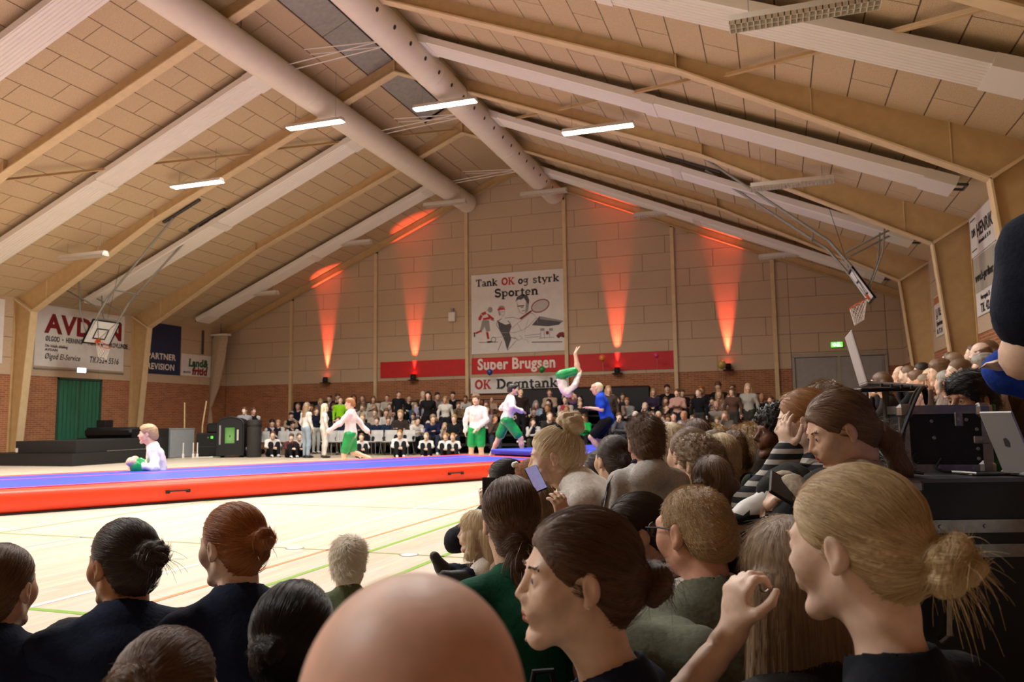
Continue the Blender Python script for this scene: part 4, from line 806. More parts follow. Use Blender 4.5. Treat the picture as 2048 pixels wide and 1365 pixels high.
# ------------------------------------------------------------------ people: smooth distance field bodies
V = lambda *a: np.array(a, float)
def axis(lo, hi, h, fine=()):
    pts = [lo]; fine = sorted(fine)
    while pts[-1] < hi:
        x = pts[-1]; st = h
        for a, b, hf in fine:
            if a <= x < b: st = min(st, hf)
            elif x < a and x + st > a: st = max(a - x, hf)
        pts.append(x + st)
    return np.array(pts)
class Field:
    def __init__(s, lo, hi, h, fine=()):
        s.X = [axis(lo[i], hi[i], h, [(f[0][i] - f[1], f[0][i] + f[1], f[2]) for f in fine]) for i in range(3)]
        s.f = np.full([len(a) for a in s.X], .2, np.float32); s.lab = np.zeros(s.f.shape, np.int8); s.h = h
    def sub(s, lo, hi, m):
        sl = []
        for i in range(3):
            a = max(0, np.searchsorted(s.X[i], lo[i] - m) - 1); b = min(len(s.X[i]), np.searchsorted(s.X[i], hi[i] + m) + 1)
            if b <= a: return None, None
            sl.append(slice(a, b))
        g = [s.X[i][sl[i]].astype(np.float32) for i in range(3)]
        return tuple(sl), (g[0][:, None, None], g[1][None, :, None], g[2][None, None, :])
    def put(s, sl, d, k, lab, op):
        f = s.f[sl]
        if op == 'u':
            cl = d < f; hh = np.maximum(k - np.abs(f - d), 0) / k; s.f[sl] = np.minimum(f, d) - hh * hh * k * .25
            L = s.lab[sl]; L[cl] = lab
        elif op == 's':
            hh = np.maximum(k - np.abs(f + d), 0) / k; s.f[sl] = np.maximum(f, -d) + hh * hh * k * .25
            if lab: L = s.lab[sl]; L[(-d > f - .002)] = lab
        elif op == 'i':
            hh = np.maximum(k - np.abs(f - d), 0) / k; s.f[sl] = np.maximum(f, d) + hh * hh * k * .25
    def cone(s, a, b, ra, rb=None, k=.03, lab=0, op='u'):
        a, b = np.asarray(a, float), np.asarray(b, float); rb = ra if rb is None else rb; r = max(ra, rb)
        sl, g = s.sub(np.minimum(a, b) - r, np.maximum(a, b) + r, k + 2.2 * s.h)
        if sl is None: return
        d = b - a; L2 = max(d @ d, 1e-9); px, py, pz = g[0] - np.float32(a[0]), g[1] - np.float32(a[1]), g[2] - np.float32(a[2])
        t = np.clip((px * d[0] + py * d[1] + pz * d[2]) / L2, 0, 1)
        s.put(sl, np.sqrt((px - t * d[0]) ** 2 + (py - t * d[1]) ** 2 + (pz - t * d[2]) ** 2) - (ra + (rb - ra) * t), k, lab, op)
    def ell(s, c, r, R=None, k=.03, lab=0, op='u'):
        c = np.asarray(c, float); m = max(r)
        sl, g = s.sub(c - m, c + m, k + 2.2 * s.h)
        if sl is None: return
        p = [g[i] - np.float32(c[i]) for i in range(3)]
        if R is not None: p = [R[0, i] * p[0] + R[1, i] * p[1] + R[2, i] * p[2] for i in range(3)]
        k0 = np.sqrt((p[0] / r[0]) ** 2 + (p[1] / r[1]) ** 2 + (p[2] / r[2]) ** 2) + 1e-6; k1 = np.sqrt((p[0] / r[0] ** 2) ** 2 + (p[1] / r[1] ** 2) ** 2 + (p[2] / r[2] ** 2) ** 2) + 1e-6
        s.put(sl, k0 * (k0 - 1) / k1, k, lab, op)
    def plane(s, n, c, k=.01, op='i'):
        """keep n.p <= c"""
        g = (s.X[0][:, None, None], s.X[1][None, :, None], s.X[2][None, None, :]); d = (n[0] * g[0] + n[1] * g[1] + n[2] * g[2] - c).astype(np.float32)
        s.put((slice(None),) * 3, np.broadcast_to(d, s.f.shape), k, 0, op)
    def mesh(s):
        """surface nets"""
        f = s.f; ins = f < 0; sx, sy, sz = f.shape; n = (sx - 1, sy - 1, sz - 1)
        cnt = np.zeros(n, np.int8)
        C8 = [(i, j, k) for i in (0, 1) for j in (0, 1) for k in (0, 1)]
        for i, j, k in C8: cnt += ins[i:i + n[0], j:j + n[1], k:k + n[2]]
        act = (cnt > 0) & (cnt < 8); ijk = np.argwhere(act)
        if len(ijk) == 0: return np.zeros((0, 3)), [], np.zeros(0, int)
        idx = np.full(n, -1, np.int64); idx[act] = np.arange(len(ijk))
        vals = np.stack([f[ijk[:, 0] + i, ijk[:, 1] + j, ijk[:, 2] + k] for i, j, k in C8], 1)
        P0 = np.stack([s.X[a][ijk[:, a]] for a in range(3)], 1); P1 = np.stack([s.X[a][ijk[:, a] + 1] for a in range(3)], 1)
        acc = np.zeros((len(ijk), 3)); num = np.zeros(len(ijk))
        for a in range(8):
            for b in range(a + 1, 8):
                df = [q for q in range(3) if C8[a][q] != C8[b][q]]
                if len(df) != 1: continue
                m = (vals[:, a] < 0) != (vals[:, b] < 0); t = vals[m, a] / (vals[m, a] - vals[m, b])
                pa = np.where(np.array(C8[a])[None], P1[m], P0[m]); pb = np.where(np.array(C8[b])[None], P1[m], P0[m])
                acc[m] += pa + (pb - pa) * t[:, None]; num[m] += 1
        vts = acc / num[:, None]; Q = []
        for ax in range(3):
            sl0 = [slice(None)] * 3; sl1 = [slice(None)] * 3; sl0[ax] = slice(0, -1); sl1[ax] = slice(1, None)
            A0, A1 = ins[tuple(sl0)], ins[tuple(sl1)]; e = np.argwhere(A0 != A1); u, v = (ax + 1) % 3, (ax + 2) % 3
            e = e[(e[:, u] > 0) & (e[:, v] > 0) & (e[:, u] < s.f.shape[u] - 1) & (e[:, v] < s.f.shape[v] - 1)]
            fl = A0[e[:, 0], e[:, 1], e[:, 2]]
            def at(du, dv): q = e.copy(); q[:, u] += du; q[:, v] += dv; return idx[q[:, 0], q[:, 1], q[:, 2]]
            q = np.stack([at(-1, -1), at(0, -1), at(0, 0), at(-1, 0)], 1); q[~fl] = q[~fl][:, ::-1]; Q.append(q)
        Q = np.concatenate(Q); Q = Q[(Q >= 0).all(1)]
        lab = s.lab[ijk[:, 0], ijk[:, 1], ijk[:, 2]]
        return vts, Q, lab
def to_mesh(name, vts, Q, lab, mats, strand=None):
    me = bpy.data.meshes.new(name); nv, nq = len(vts), len(Q)
    me.vertices.add(nv); me.vertices.foreach_set('co', np.asarray(vts, np.float32).ravel())
    sz = 4 - (Q[:, 3] < 0).astype(int); flat = Q.ravel(); flat = flat[flat >= 0]; st = np.concatenate([[0], np.cumsum(sz)[:-1]])
    me.loops.add(len(flat)); me.loops.foreach_set('vertex_index', flat.astype(np.int32))
    me.polygons.add(nq); me.polygons.foreach_set('loop_start', st.astype(np.int32))
    try: me.polygons.foreach_set('loop_total', sz.astype(np.int32))
    except Exception: pass
    for m in mats: me.materials.append(m)
    me.polygons.foreach_set('material_index', np.minimum(lab[Q[:, 0]], len(mats) - 1).astype(np.int32))
    me.polygons.foreach_set('use_smooth', np.ones(nq, bool)); me.update(calc_edges=True)
    if strand is not None:
        at = me.attributes.new('strand', 'FLOAT_VECTOR', 'POINT'); at.data.foreach_set('vector', np.asarray(strand, np.float32).ravel())
    me.validate(); return me
def thin(v, Q, lab, h, zones=()):
    """merge vertices on a coarse lattice outside the zones that need fine detail"""
    if not len(v): return v, Q, lab
    keep = np.zeros(len(v), bool)
    for c, r in zones: keep |= np.linalg.norm(v - c, axis=1) < r
    k = np.floor(v / h).astype(np.int64); key = (k[:, 0] + 5000) * 10 ** 8 + (k[:, 1] + 5000) * 10 ** 4 + (k[:, 2] + 5000); key = np.where(keep, -1 - np.arange(len(v)), key)
    u, first, inv = np.unique(key, return_index=True, return_inverse=True); cnt = np.bincount(inv); nv = np.stack([np.bincount(inv, v[:, a]) / cnt for a in range(3)], 1); nl = lab[first]; Qn = inv[Q]
    same = np.stack([Qn[:, i] == Qn[:, (i + 1) % 4] for i in range(4)], 1); dia = (Qn[:, 0] == Qn[:, 2]) | (Qn[:, 1] == Qn[:, 3]); ns = same.sum(1); q4 = Qn[(ns == 0) & ~dia]; m3 = (ns == 1) & ~dia; T = Qn[m3]; e = np.argmax(same[m3], 1)
    T = np.stack([T[np.arange(len(T)), (e + j) % 4] for j in (1, 2, 3)], 1); T = np.concatenate([T, np.full((len(T), 1), -1)], 1); P = np.concatenate([q4, T])
    _, uq = np.unique(np.sort(P, 1), axis=0, return_index=True); return nv, P[np.sort(uq)], nl
def sines(P, n, lam, seed):
    r = np.random.RandomState(seed); out = np.zeros(len(P))
    for _ in range(n):
        d = r.normal(size=3); d /= np.linalg.norm(d); out += np.sin((P @ d) * 2 * PI / (lam * r.uniform(.7, 1.5)) + r.uniform(0, 6.3))
    return out / math.sqrt(n)
def vnorm(vts, Q):
    a = np.cross(vts[Q[:, 2]] - vts[Q[:, 0]], vts[Q[:, 3]] - vts[Q[:, 1]]); N = np.zeros_like(vts)
    for i in range(4): np.add.at(N, Q[:, i], a)
    return N / (np.linalg.norm(N, axis=1, keepdims=True) + 1e-12)
# materials for people
def skin(name, col, fg=False):
    key = 'skin_' + name + ('_near' if fg else '')
    if key in MATS: return MATS[key]
    m = pm(key, col, .48, .07, 35, .06); b = m.node_tree.nodes['Principled BSDF']
    if fg: b.inputs['Subsurface Weight'].default_value = .12; b.inputs['Subsurface Radius'].default_value = (.012, .004, .002)
    return m
SK = {'fair': 'deb89d', 'pale': 'e6c7b2', 'pink': 'dcb19b', 'tan': 'c08c68', 'olive': 'a8754e', 'brown': '6b4229', 'red': 'd6a48c'}
HC = {'blonde': ('94764e', 'ecd6aa'), 'lightblonde': ('c0a47a', 'f8ecd0'), 'white': ('d0c2a8', 'fdf8ee'), 'brown': ('301e13', '7a5638'), 'dark': ('170e0a', '4c3628'), 'black': ('080707', '2c2420'), 'red': ('6a3010', 'd08442'), 'ginger': ('7a4a24', 'c08a50'), 'grey': ('6a645c', 'b6b0a6'), 'ash': ('56432f', 'ae9270'), 'mid': ('3c291c', '906c48'), 'sandy': ('80643e', 'd4b484')}
def hair_mat(c):
    key = 'hair_' + c
    if key in MATS: return MATS[key]
    m = bpy.data.materials.new(key); m.use_nodes = True; nt = m.node_tree; N = nt.nodes; Lk = nt.links; b = N['Principled BSDF']
    b.inputs['Roughness'].default_value = .36; b.inputs['Specular IOR Level'].default_value = .55
    at = N.new('ShaderNodeAttribute'); at.attribute_name = 'strand'; nz = N.new('ShaderNodeTexNoise'); nz.inputs['Scale'].default_value = 3.2; nz.inputs['Detail'].default_value = 7; nz.inputs['Roughness'].default_value = .72
    Lk.new(at.outputs['Vector'], nz.inputs['Vector']); rp = N.new('ShaderNodeValToRGB'); e = rp.color_ramp.elements; e[0].position = .32; e[1].position = .68
    e[0].color = lin(HC[c][0]); e[1].color = lin(HC[c][1]); Lk.new(nz.outputs['Fac'], rp.inputs[0]); Lk.new(rp.outputs[0], b.inputs['Base Color'])
    bp = N.new('ShaderNodeBump'); bp.inputs['Strength'].default_value = .55; bp.inputs['Distance'].default_value = .004; Lk.new(nz.outputs['Fac'], bp.inputs['Height']); Lk.new(bp.outputs[0], b.inputs['Normal'])
    MATS[key] = m; return m
def cloth(c):
    return pm('cloth_' + c, c, .9, .10, 90, .2, sheen=.0, spec=.25)
def satin(c): return pm('satin_' + c, c, .32, .12, 9, .5, spec=.6)
M_lip = pm('lip', 'b8685a', .45, .06, 30); M_sole = pm('shoe_sole', '1a1a1c', .7, .1, 20); M_shoe = pm('shoe_white', 'd8d6d2', .6, .05, 20); M_shoed = pm('shoe_dark', '232327', .6, .1, 20)
def eye_mat():
    m = bpy.data.materials.new('eye'); m.use_nodes = True; nt = m.node_tree; N = nt.nodes; Lk = nt.links; b = N['Principled BSDF']; b.inputs['Roughness'].default_value = .12
    tc = N.new('ShaderNodeTexCoord'); sp = N.new('ShaderNodeSeparateXYZ'); Lk.new(tc.outputs['Object'], sp.inputs[0]); rp = N.new('ShaderNodeValToRGB'); rp.color_ramp.interpolation = 'CONSTANT'; e = rp.color_ramp.elements
    mr = N.new('ShaderNodeMath'); mr.operation = 'MULTIPLY'; mr.inputs[1].default_value = 1 / .0125; Lk.new(sp.outputs[1], mr.inputs[0]); Lk.new(mr.outputs[0], rp.inputs[0])
    e[0].position = 0; e[0].color = lin('d8cfc6'); e[1].position = .86; e[1].color = lin('40557a'); x = e.new(.965); x.color = lin('050505'); Lk.new(rp.outputs[0], b.inputs['Base Color']); return m
M_eye = eye_mat(); EYE = MB().lathe([(.0125 * math.sin(t) + 1e-4, -.0125 * math.cos(t)) for t in np.linspace(0, PI, 13)], 20).mesh('eye', M_eye, True)
def Rz(a): c, s = math.cos(a), math.sin(a); return np.array([[c, -s, 0], [s, c, 0], [0, 0, 1]])
def Rx(a): c, s = math.cos(a), math.sin(a); return np.array([[1, 0, 0], [0, c, -s], [0, s, c]])
def Ry(a): c, s = math.cos(a), math.sin(a); return np.array([[c, 0, s], [0, 1, 0], [-s, 0, c]])
def nrm(v): v = np.asarray(v, float); return v / (np.linalg.norm(v) + 1e-12)
def head_prims(F, H, R, s, fem, fg):
    q = lambda x, y, z: H + R @ (V(x, y, z) * s)
    def el(c, r, k=.02, lab=0, op='u', rot=None): F.ell(q(*c), [x * s for x in r], R if rot is None else R @ rot, k * s, lab, op)
    def co(a, b, ra, rb=None, k=.02, lab=0, op='u'): F.cone(q(*a), q(*b), ra * s, (ra if rb is None else rb) * s, k * s, lab, op)
    jw = .86 if fem else 1.0; bz = -.006 if fem else 0
    el((0, -.012, .036), (.073, .092, .082), .02); el((0, .022, -.03), (.058 * jw, .062, .085), .035)
    for x in (-1, 1):
        co((x * .05 * jw, .0, -.055), (x * .014, .072, -.1), .018, .014, .03); el((x * .037, .062, -.022), (.026, .024, .030), .035)
    co((-.010, .078 + bz * .6, -.101), (.010, .078 + bz * .6, -.101), .0125, k=.02)
    co((-.034, .078 + bz, .024), (.034, .078 + bz, .024), .013 if not fem else .009, k=.025)
    if fg:
        for x in (-1, 1): el((x * .031, .092, .006), (.018, .014, .0125), .012, 0, 's')
    co((0, .088 + bz * .4, .016), (0, .113 + bz, -.022), .0055 if fem else .0075, .0080 if fem else .0105, .014); 
    for x in (-1, 1): el((x * .0095, .099 + bz * .6, -.028), (.0078, .011, .0068), .008)
    el((0, .086, -.05), (.028, .014, .02), .02)
    if fg:
        el((0, .0935, -.0555), (.0185, .0085, .0048), .006, 1); el((0, .0928, -.0655), (.016, .0085, .0056), .006, 1); co((-.018, .0985, -.0602), (.018, .0985, -.0602), .0014, k=.003, lab=1, op='s')
        for x in (-1, 1):
            el((x * .031, .0765, .006), (.0155, .0150, .0145), .004); el((x * .031, .0935, .0045), (.0122, .010, .0042), .003, 0, 's')
            co((x * .016, .092, .026), (x * .031, .0925, .0305), .0022, .0026, .003, 2); co((x * .031, .0925, .0305), (x * .048, .080, .027), .0026, .0014, .003, 2)
    else:
        for x in (-1, 1): el((x * .03, .086, .006), (.014, .010, .007), .004, 2); 
        el((0, .094, -.06), (.02, .008, .006), .004, 1)
    for x in (-1, 1):
        rot = Rz(-x * .35) @ Rx(-.18)
        el((x * .076, -.008, -.004), (.009, .0185, .029), .008, 3 if fg else 0, 'u', rot)
        if fg: el((x * .087, .000, -.001), (.007, .0105, .0185), .006, 3, 's', rot); el((x * .075, -.002, -.03), (.008, .009, .010), .006, 3)
    F.cone(q(0, -.022, -.05), q(0, -.03, -.10), .05 * s, .05 * s, .03 * s)
def hand(F, W, d, n, side, s, curl=.5, fg=True, spread=1.0):
    d = nrm(d); n = nrm(n - d * (n @ d)); a = np.cross(d, n) * side; rot = np.stack([a, d, n], 1)
    F.ell(W + d * .045 * s, [.040 * s, .052 * s, .017 * s], rot, .02 * s)
    for i, (o, L) in enumerate(((-1.5, .066), (-.5, .076), (.5, .071), (1.5, .056))):
        b = W + d * (.083 - .004 * abs(o + .3)) * s + a * o * .0195 * s * -1; p = b; ang = curl * .35 + .06 * i * curl
        for j, fl in enumerate((.45, .32, .26)):
            ang2 = ang; dd = nrm(d * math.cos(ang2) + n * math.sin(ang2) - a * o * .07 * spread); e = p + dd * L * fl * s
            F.cone(p, e, (.0092 - .0008 * j) * s, (.0084 - .0008 * j) * s, .006 * s if j else .012 * s); p = e; ang += curl * .62
    t0 = W + d * .022 * s + a * .024 * s; t1 = t0 + nrm(d * .55 + a * .75 + n * .25) * .04 * s; t2 = t1 + nrm(d * .9 + a * .25 + n * .35 * (1 + curl)) * .032 * s; t3 = t2 + nrm(d * .95 + n * .45) * .024 * s
    F.cone(t0, t1, .0135 * s, .0115 * s, .014 * s); F.cone(t1, t2, .0105 * s, .0098 * s, .006 * s); F.cone(t2, t3, .0095 * s, .0078 * s, .005 * s)
POSES = {
 'stand': dict(P=(0, 0, .92), C=(0, .0, 1.2), N=(0, -.01, 1.41), H=(0, .02, 1.575), sw=.175, e=(.24, -.02, 1.12), w=(.25, .08, .88), hip=.09, k=(.1, .03, .49), a=(.1, 0, .08)),
 'stand_arms': dict(P=(0, 0, .92), C=(0, .0, 1.2), N=(0, -.01, 1.41), H=(0, .02, 1.575), sw=.175, e=(.24, .06, 1.13), w=(-.08, .22, 1.17), hip=.09, k=(.1, .03, .49), a=(.1, 0, .08)),
 'chair': dict(P=(0, 0, .10), C=(0, -.02, .37), N=(0, .0, .58), H=(0, .045, .745), sw=.17, e=(.23, .05, .32), w=(.06, .30, .22), hip=.09, k=(.12, .42, .12), a=(.12, .40, -.36)),
 'chair_arms': dict(P=(0, 0, .10), C=(0, -.03, .37), N=(0, -.02, .58), H=(0, .02, .745), sw=.17, e=(.23, .08, .33), w=(-.08, .20, .33), hip=.09, k=(.12, .42, .12), a=(.12, .46, -.36)),
 'chair_lean': dict(P=(0, 0, .10), C=(0, .08, .36), N=(0, .18, .54), H=(0, .26, .69), sw=.17, e=(.2, .28, .25), w=(.03, .44, .3), hip=.09, k=(.14, .42, .12), a=(.12, .36, -.36)),
 'chair_chin': dict(P=(0, 0, .10), C=(0, .03, .37), N=(0, .07, .57), H=(0, .12, .72), sw=.17, e=(.2, .25, .3), w=(.05, .22, .56), hip=.09, k=(.12, .42, .12), a=(.12, .40, -.36), asym=(-.2, .2, .3, .12, .22, .3)),
 'floor': dict(P=(0, 0, .10), C=(0, .03, .36), N=(0, .10, .56), H=(0, .16, .715), sw=.165, e=(.24, .14, .3), w=(.08, .32, .2), hip=.09, k=(.3, .26, .16), a=(-.1, .3, .07)),
 'hug': dict(P=(0, 0, .10), C=(0, .02, .36), N=(0, .09, .55), H=(0, .15, .70), sw=.165, e=(.22, .2, .34), w=(.04, .42, .30), hip=.09, k=(.11, .38, .42), a=(.1, .52, .07)),
}
def joints(pose, **o):
    p = dict(POSES[pose]); p.update(o); m = lambda t: (V(*t), V(-t[0], t[1], t[2]))
    J = dict(P=V(*p['P']), C=V(*p['C']), N=V(*p['N']), H=V(*p['H']))
    J['e'] = list(m(p['e'])); J['w'] = list(m(p['w'])); J['k'] = list(m(p['k'])); J['a'] = list(m(p['a']))
    if 'asym' in p: J['e'][1] = V(*p['asym'][:3]); J['w'][1] = V(*p['asym'][3:])
    if 'floor' in pose: J['a'][1] = V(.12, .24, .06)
    for kk in ('er', 'el', 'wr', 'wl', 'kr', 'kl', 'ar', 'al'):
        if kk in p: J[kk[0]][0 if kk[1] == 'r' else 1] = V(*p[kk])
    up = nrm(J['N'] - J['C']); tw = p.get('twist', 0.)
    R = V(math.cos(tw), math.sin(tw), p.get('tilt', 0.)); R = nrm(R - up * (R @ up)); J['R'] = R; J['U'] = up; J['B'] = np.cross(up, R)
    J['s'] = [J['N'] - up * .078 + R * p['sw'], J['N'] - up * .078 - R * p['sw']]
    J['h'] = [J['P'] + V(p['hip'], 0, -.02), J['P'] - V(p['hip'], 0, .02)]
    J['toe'] = p.get('toe', None); J['sw'] = p['sw']; return J
def torso(F, J, g, fem, fat=1.0, lab=0, k=.06):
    """torso volumes; g = thickness added"""
    R, U, B = J['R'], J['U'], J['B']; rot = np.stack([R, B, U], 1); P, C, N = J['P'], J['C'], J['N']
    F.ell(P + V(0, 0, .01), [.165 * fat + g, .115 * fat + g, .11 + g], None, k, lab); mid = (P + C) / 2
    F.ell(mid, [(.128 if fem else .14) * fat + g, .095 * fat + g, .17], np.stack([R, np.cross(nrm(C - P), R), nrm(C - P)], 1), k, lab)
    F.ell(C + U * .04, [.155 * fat + g, .105 * fat + g, .16 + g], rot, k, lab); F.cone(J['s'][0], J['s'][1], .048 + g, k=.06, lab=lab)
    for sh in J['s']: F.cone(N - U * .005 - B * .008, sh + U * .012, .044 + g, .036 + g, .05, lab)
    if fem:
        for x in (-1, 1): F.ell(C + R * .07 * x + B * .085 + U * .02, [.055 + g, .045 + g, .055 + g], rot, .05, lab)
def limb_arm(F, J, i, g, lab=0, end=1.0, th=1.0, k=.035):
    s, e, w = J['s'][i], J['e'][i], J['w'][i]; F.cone(s, e, .05 * th + g, .039 * th + g, k, lab); F.cone(e, e + (w - e) * end, .039 * th + g, (.027 if end > .95 else .031) * th + g, k, lab)
def limb_leg(F, J, i, g, lab=0, end=1.0, th=1.0, up=0.0):
    h, kn, a = J['h'][i], J['k'][i], J['a'][i]; F.cone(h + (kn - h) * up, kn, (.085 - .02 * up) * th + g, .054 * th + g, .05, lab)
    if end > 0: F.cone(kn, kn + (a - kn) * end, .055 * th + g, (.036 + (1 - end) * .02) * th + g, .04, lab); F.ell(kn + (a - kn) * .3 , [.05 * th + g] * 3, None, .05, lab)
def foot_dir(J, i):
    if J['toe'] is not None: return nrm(V(*J['toe'][i]))
    d = J['k'][i] - J['a'][i]; f = V(d[0], d[1], 0); f = f if np.linalg.norm(f) > .12 else V(0, 1, 0)
    return nrm(-f if np.linalg.norm(V(d[0], d[1], 0)) > .2 and J['a'][i][1] > J['k'][i][1] + .05 and False else V(J['a'][i][0] * .6, 1, 0))
def bounds(J, pad=.16):
    pts = [J['P'], J['C'], J['N'], J['H']] + J['e'] + J['w'] + J['k'] + J['a'] + J['s']; pts = np.array(pts); return pts.min(0) - pad, pts.max(0) + pad
HAIRN = {}; HAIRK = {}
def hair_mesh(style, res, seed=1):
    """hair in head space; returns verts, quads, strand vectors"""
    key = (style, res, seed)
    if key in HAIRN: return HAIRN[key]
    base, *op = style.split(':'); kx, ky, kz = (0, -.1, .03)
    lo, hi = V(-.2, -.26, -.2), V(.2, .16, .19)
    if base in ('long', 'longloose', 'bob'): lo[2] = -.52 if base != 'bob' else -.25; lo[0], hi[0] = -.22, .22
    if base in ('pony', 'lowpony'): lo[2] = -.42; lo[1] = -.3
    F = Field(lo, hi, res)
    male = base in ('short', 'curly', 'buzz', 'ring', 'cap', 'fringe')
    slick = base in ('bun', 'pony', 'lowpony')
    th = {'buzz': -.0065, 'short': -.001, 'fringe': .007, 'curly': .010, 'ring': -.003}.get(base, 0.)
    if base in ('bob', 'long', 'longloose'): th = .006
    if slick: F.ell((0, -.019, .037), (.0790, .1045, .0895), None, .02, 0)
    else: F.ell((0, -.014, .036 + th * .6), (.081 + th, .101 + th * .8, .090 + th), None, .02, 0)
    if base in ('short', 'fringe', 'curly'): F.ell((0, .012, .07), (.072, .085, .056 + th), None, .03)
    if base not in ('long', 'longloose', 'bob'): F.cone((0, -.06, -.03), (0, -.045, -.062), .062, .05, .04)
    cut = (.105, .088, .118)
    F.ell((0, .128, {'fringe': -.075, 'long': -.044}.get(base, -.036 if slick else -.052)), cut if not slick else (.104, .092, .116), None, .03 if not slick else .014, 0, 's')
    for x in (-1, 1): F.ell((x * .085, .004, -.014), (.03, .027, .036), None, .01, 0, 's')
    F.plane((0, .25, -1), .078 if not male else .05, .01)
    if base == 'ring': F.ell((0, .02, .12), (.12, .14, .105), None, .012, 0, 's')
    if base == 'bun':
        kx, ky, kz = [float(a) for a in op[0].split(',')] if op else (0, -.125, .02); k = nrm((kx, ky + .01, kz - .03)); r = float(op[1]) if len(op) > 1 else .036
        c = V(kx, ky, kz); F.cone(c - k * .03, c, .03, .022, .03, 1); t = nrm(np.cross(k, V(1, .2, .1))); u = np.cross(k, t)
        for j in range(7): a = j * 2 * PI / 7 + .4; F.ell(c + k * r * .35 + (t * math.cos(a) + u * math.sin(a)) * r * .55, (r * .55, r * .55, r * .5), None, .008, 1)
        F.ell(c + k * r * .75, (r * .6, r * .6, r * .5), None, .012, 1)
    if base in ('pony', 'lowpony'):
        c = V(0, -.115, .055) if base == 'pony' else V(0, -.1, -.04); kx, ky, kz = c; L = float(op[0]) if op else .2; F.cone(c + V(0, .02, 0), c + V(0, -.02, .0), .024, .02, .02, 1)
        p = [c + V(0, -.02, 0), c + V(.005, -.065, -.03), c + V(.012, -.075, -.03 - L * .45), c + V(.02, -.06, -.03 - L)]
        if base == 'lowpony': p = [c + V(0, -.015, -.01), c + V(.01, -.035, -.05), c + V(.015, -.035, -.05 - L * .4), c + V(.02, -.03, -.05 - L)]
        for a, b, ra, rb in zip(p[:-1], p[1:], (.024, .034, .03), (.034, .03, .012)): F.cone(a, b, ra, rb, .02, 1)
    if base in ('long', 'longloose'):
        L = float(op[0]) if op else .32; kz = .13; ky = -.02
        for x in np.linspace(-1, 1, 7): F.cone((x * .07, -.055 - .03 * (1 - x * x), .0), (x * (.085 if L < .5 else .13), -.085 - .02 * (1 - x * x), -L), .036, .026 if L < .5 else .034, .02)
        if base == 'longloose':
            for x in (-1, 1): F.cone((x * .074, .02, .0), (x * .09, .03, -.12), .024, .026, .02); F.cone((x * .09, .03, -.12), (x * .10, .03, -L * .8), .026, .014, .02)
    if base == 'bob':
        kz = .13; ky = -.02
        for x in np.linspace(-1, 1, 7): F.cone((x * .072, -.05 - .03 * (1 - x * x), .0), (x * .08, -.055 - .03 * (1 - x * x), -.11), .034, .024, .02)
        for x in (-1, 1): F.cone((x * .076, .03, .0), (x * .078, .03, -.09), .02, .016, .02)
    v, Q, lab = F.mesh(); K = nrm((kx, ky, kz - .03)); t = nrm(np.cross(K, V(.3, .9, .2))); u = np.cross(K, t)
    d = v - V(0, -.01, .03); dn = d / (np.linalg.norm(d, axis=1, keepdims=True) + 1e-9); az = np.arctan2(dn @ u, dn @ t); po = np.arccos(np.clip(dn @ K, -1, 1))
    if base in ('long', 'longloose', 'bob'): low = v[:, 2] < .03; az = np.where(low, np.arctan2(v[:, 1] + .02, v[:, 0]) * 1.0 + 7, az)
    mlt = 16 if not male else 9; vel = .55 if not male else 3.0
    S = np.stack([np.cos(az) * mlt, np.sin(az) * mlt, po * vel + v[:, 2] * (1.5 if base != 'curly' else 40)], 1)
    if base in ('bun', 'pony', 'lowpony'):
        c = V(kx, ky, kz); m = lab == 1; a2 = np.arctan2(v[:, 0] - c[0], (v[:, 2] - c[2]) if base == 'bun' else (v[:, 1] - c[1]))
        S[m] = np.stack([np.cos(a2[m]) * 10 + 20, np.sin(a2[m]) * 10, v[m, 2] * 4], 1)
    N = vnorm(v, Q); am = {'curly': .010, 'short': .0035, 'fringe': .004, 'buzz': .0006, 'ring': .001, 'cap': 0}.get(base, .0012)
    if base == 'curly': v = v + N * (sines(v, 8, .022, seed) * .006)[:, None]
    elif male:
        cr = nrm((.01, -.055, .1)); t2 = nrm(np.cross(cr, V(1, .3, 0))); u2 = np.cross(cr, t2); az2 = np.arctan2(dn @ u2, dn @ t2) + 1.2 * np.arccos(np.clip(dn @ cr, -1, 1)); rs = np.random.RandomState(seed); w_ = sum(np.sin(az2 * k + rs.uniform(0, 6)) for k in (11, 17, 29, 43, 57)) / 2.2
        v = v + N * ((w_ * .6 + sines(v, 5, .05, seed) * .4) * am)[:, None]; S = np.stack([np.cos(az2) * 16, np.sin(az2) * 16, v[:, 2] * 6], 1)
    else:
        v = v + N * (sines(v, 6, .028, seed) * .0035 * (lab == 1) * (0 if base != 'bun' else 1))[:, None]
        v = v + N * (np.sin(az * 37 + 2 * po) * .4 + np.sin(az * 61 + 3 * po + 1) * .4 + np.sin(az * 23 - po) * .5)[:, None] * am * (1 if res < .008 else .5)
    HAIRN[key] = (v, Q, lab, S); HAIRK[key] = (K, V(kx, ky, kz), base); return HAIRN[key]
def hair_obj(style, col, res, parent, H, R, s, seed=1, tie=None):
    key = ('hm', style, res, seed); 
    if key not in HAIRN:
        v, Q, lab, S = hair_mesh(style, res, seed)[:4]; me = to_mesh('hair', v, Q, np.zeros(len(v), int), [hair_mat(col)], S); HAIRN[key] = me
    me = HAIRN[key]
    o = link('hair', me, parent); M = np.eye(4); M[:3, :3] = R * s; M[:3, 3] = H; o.matrix_local = Matrix(M.tolist())
    o.material_slots[0].link = 'OBJECT'; o.material_slots[0].material = hair_mat(col); return o
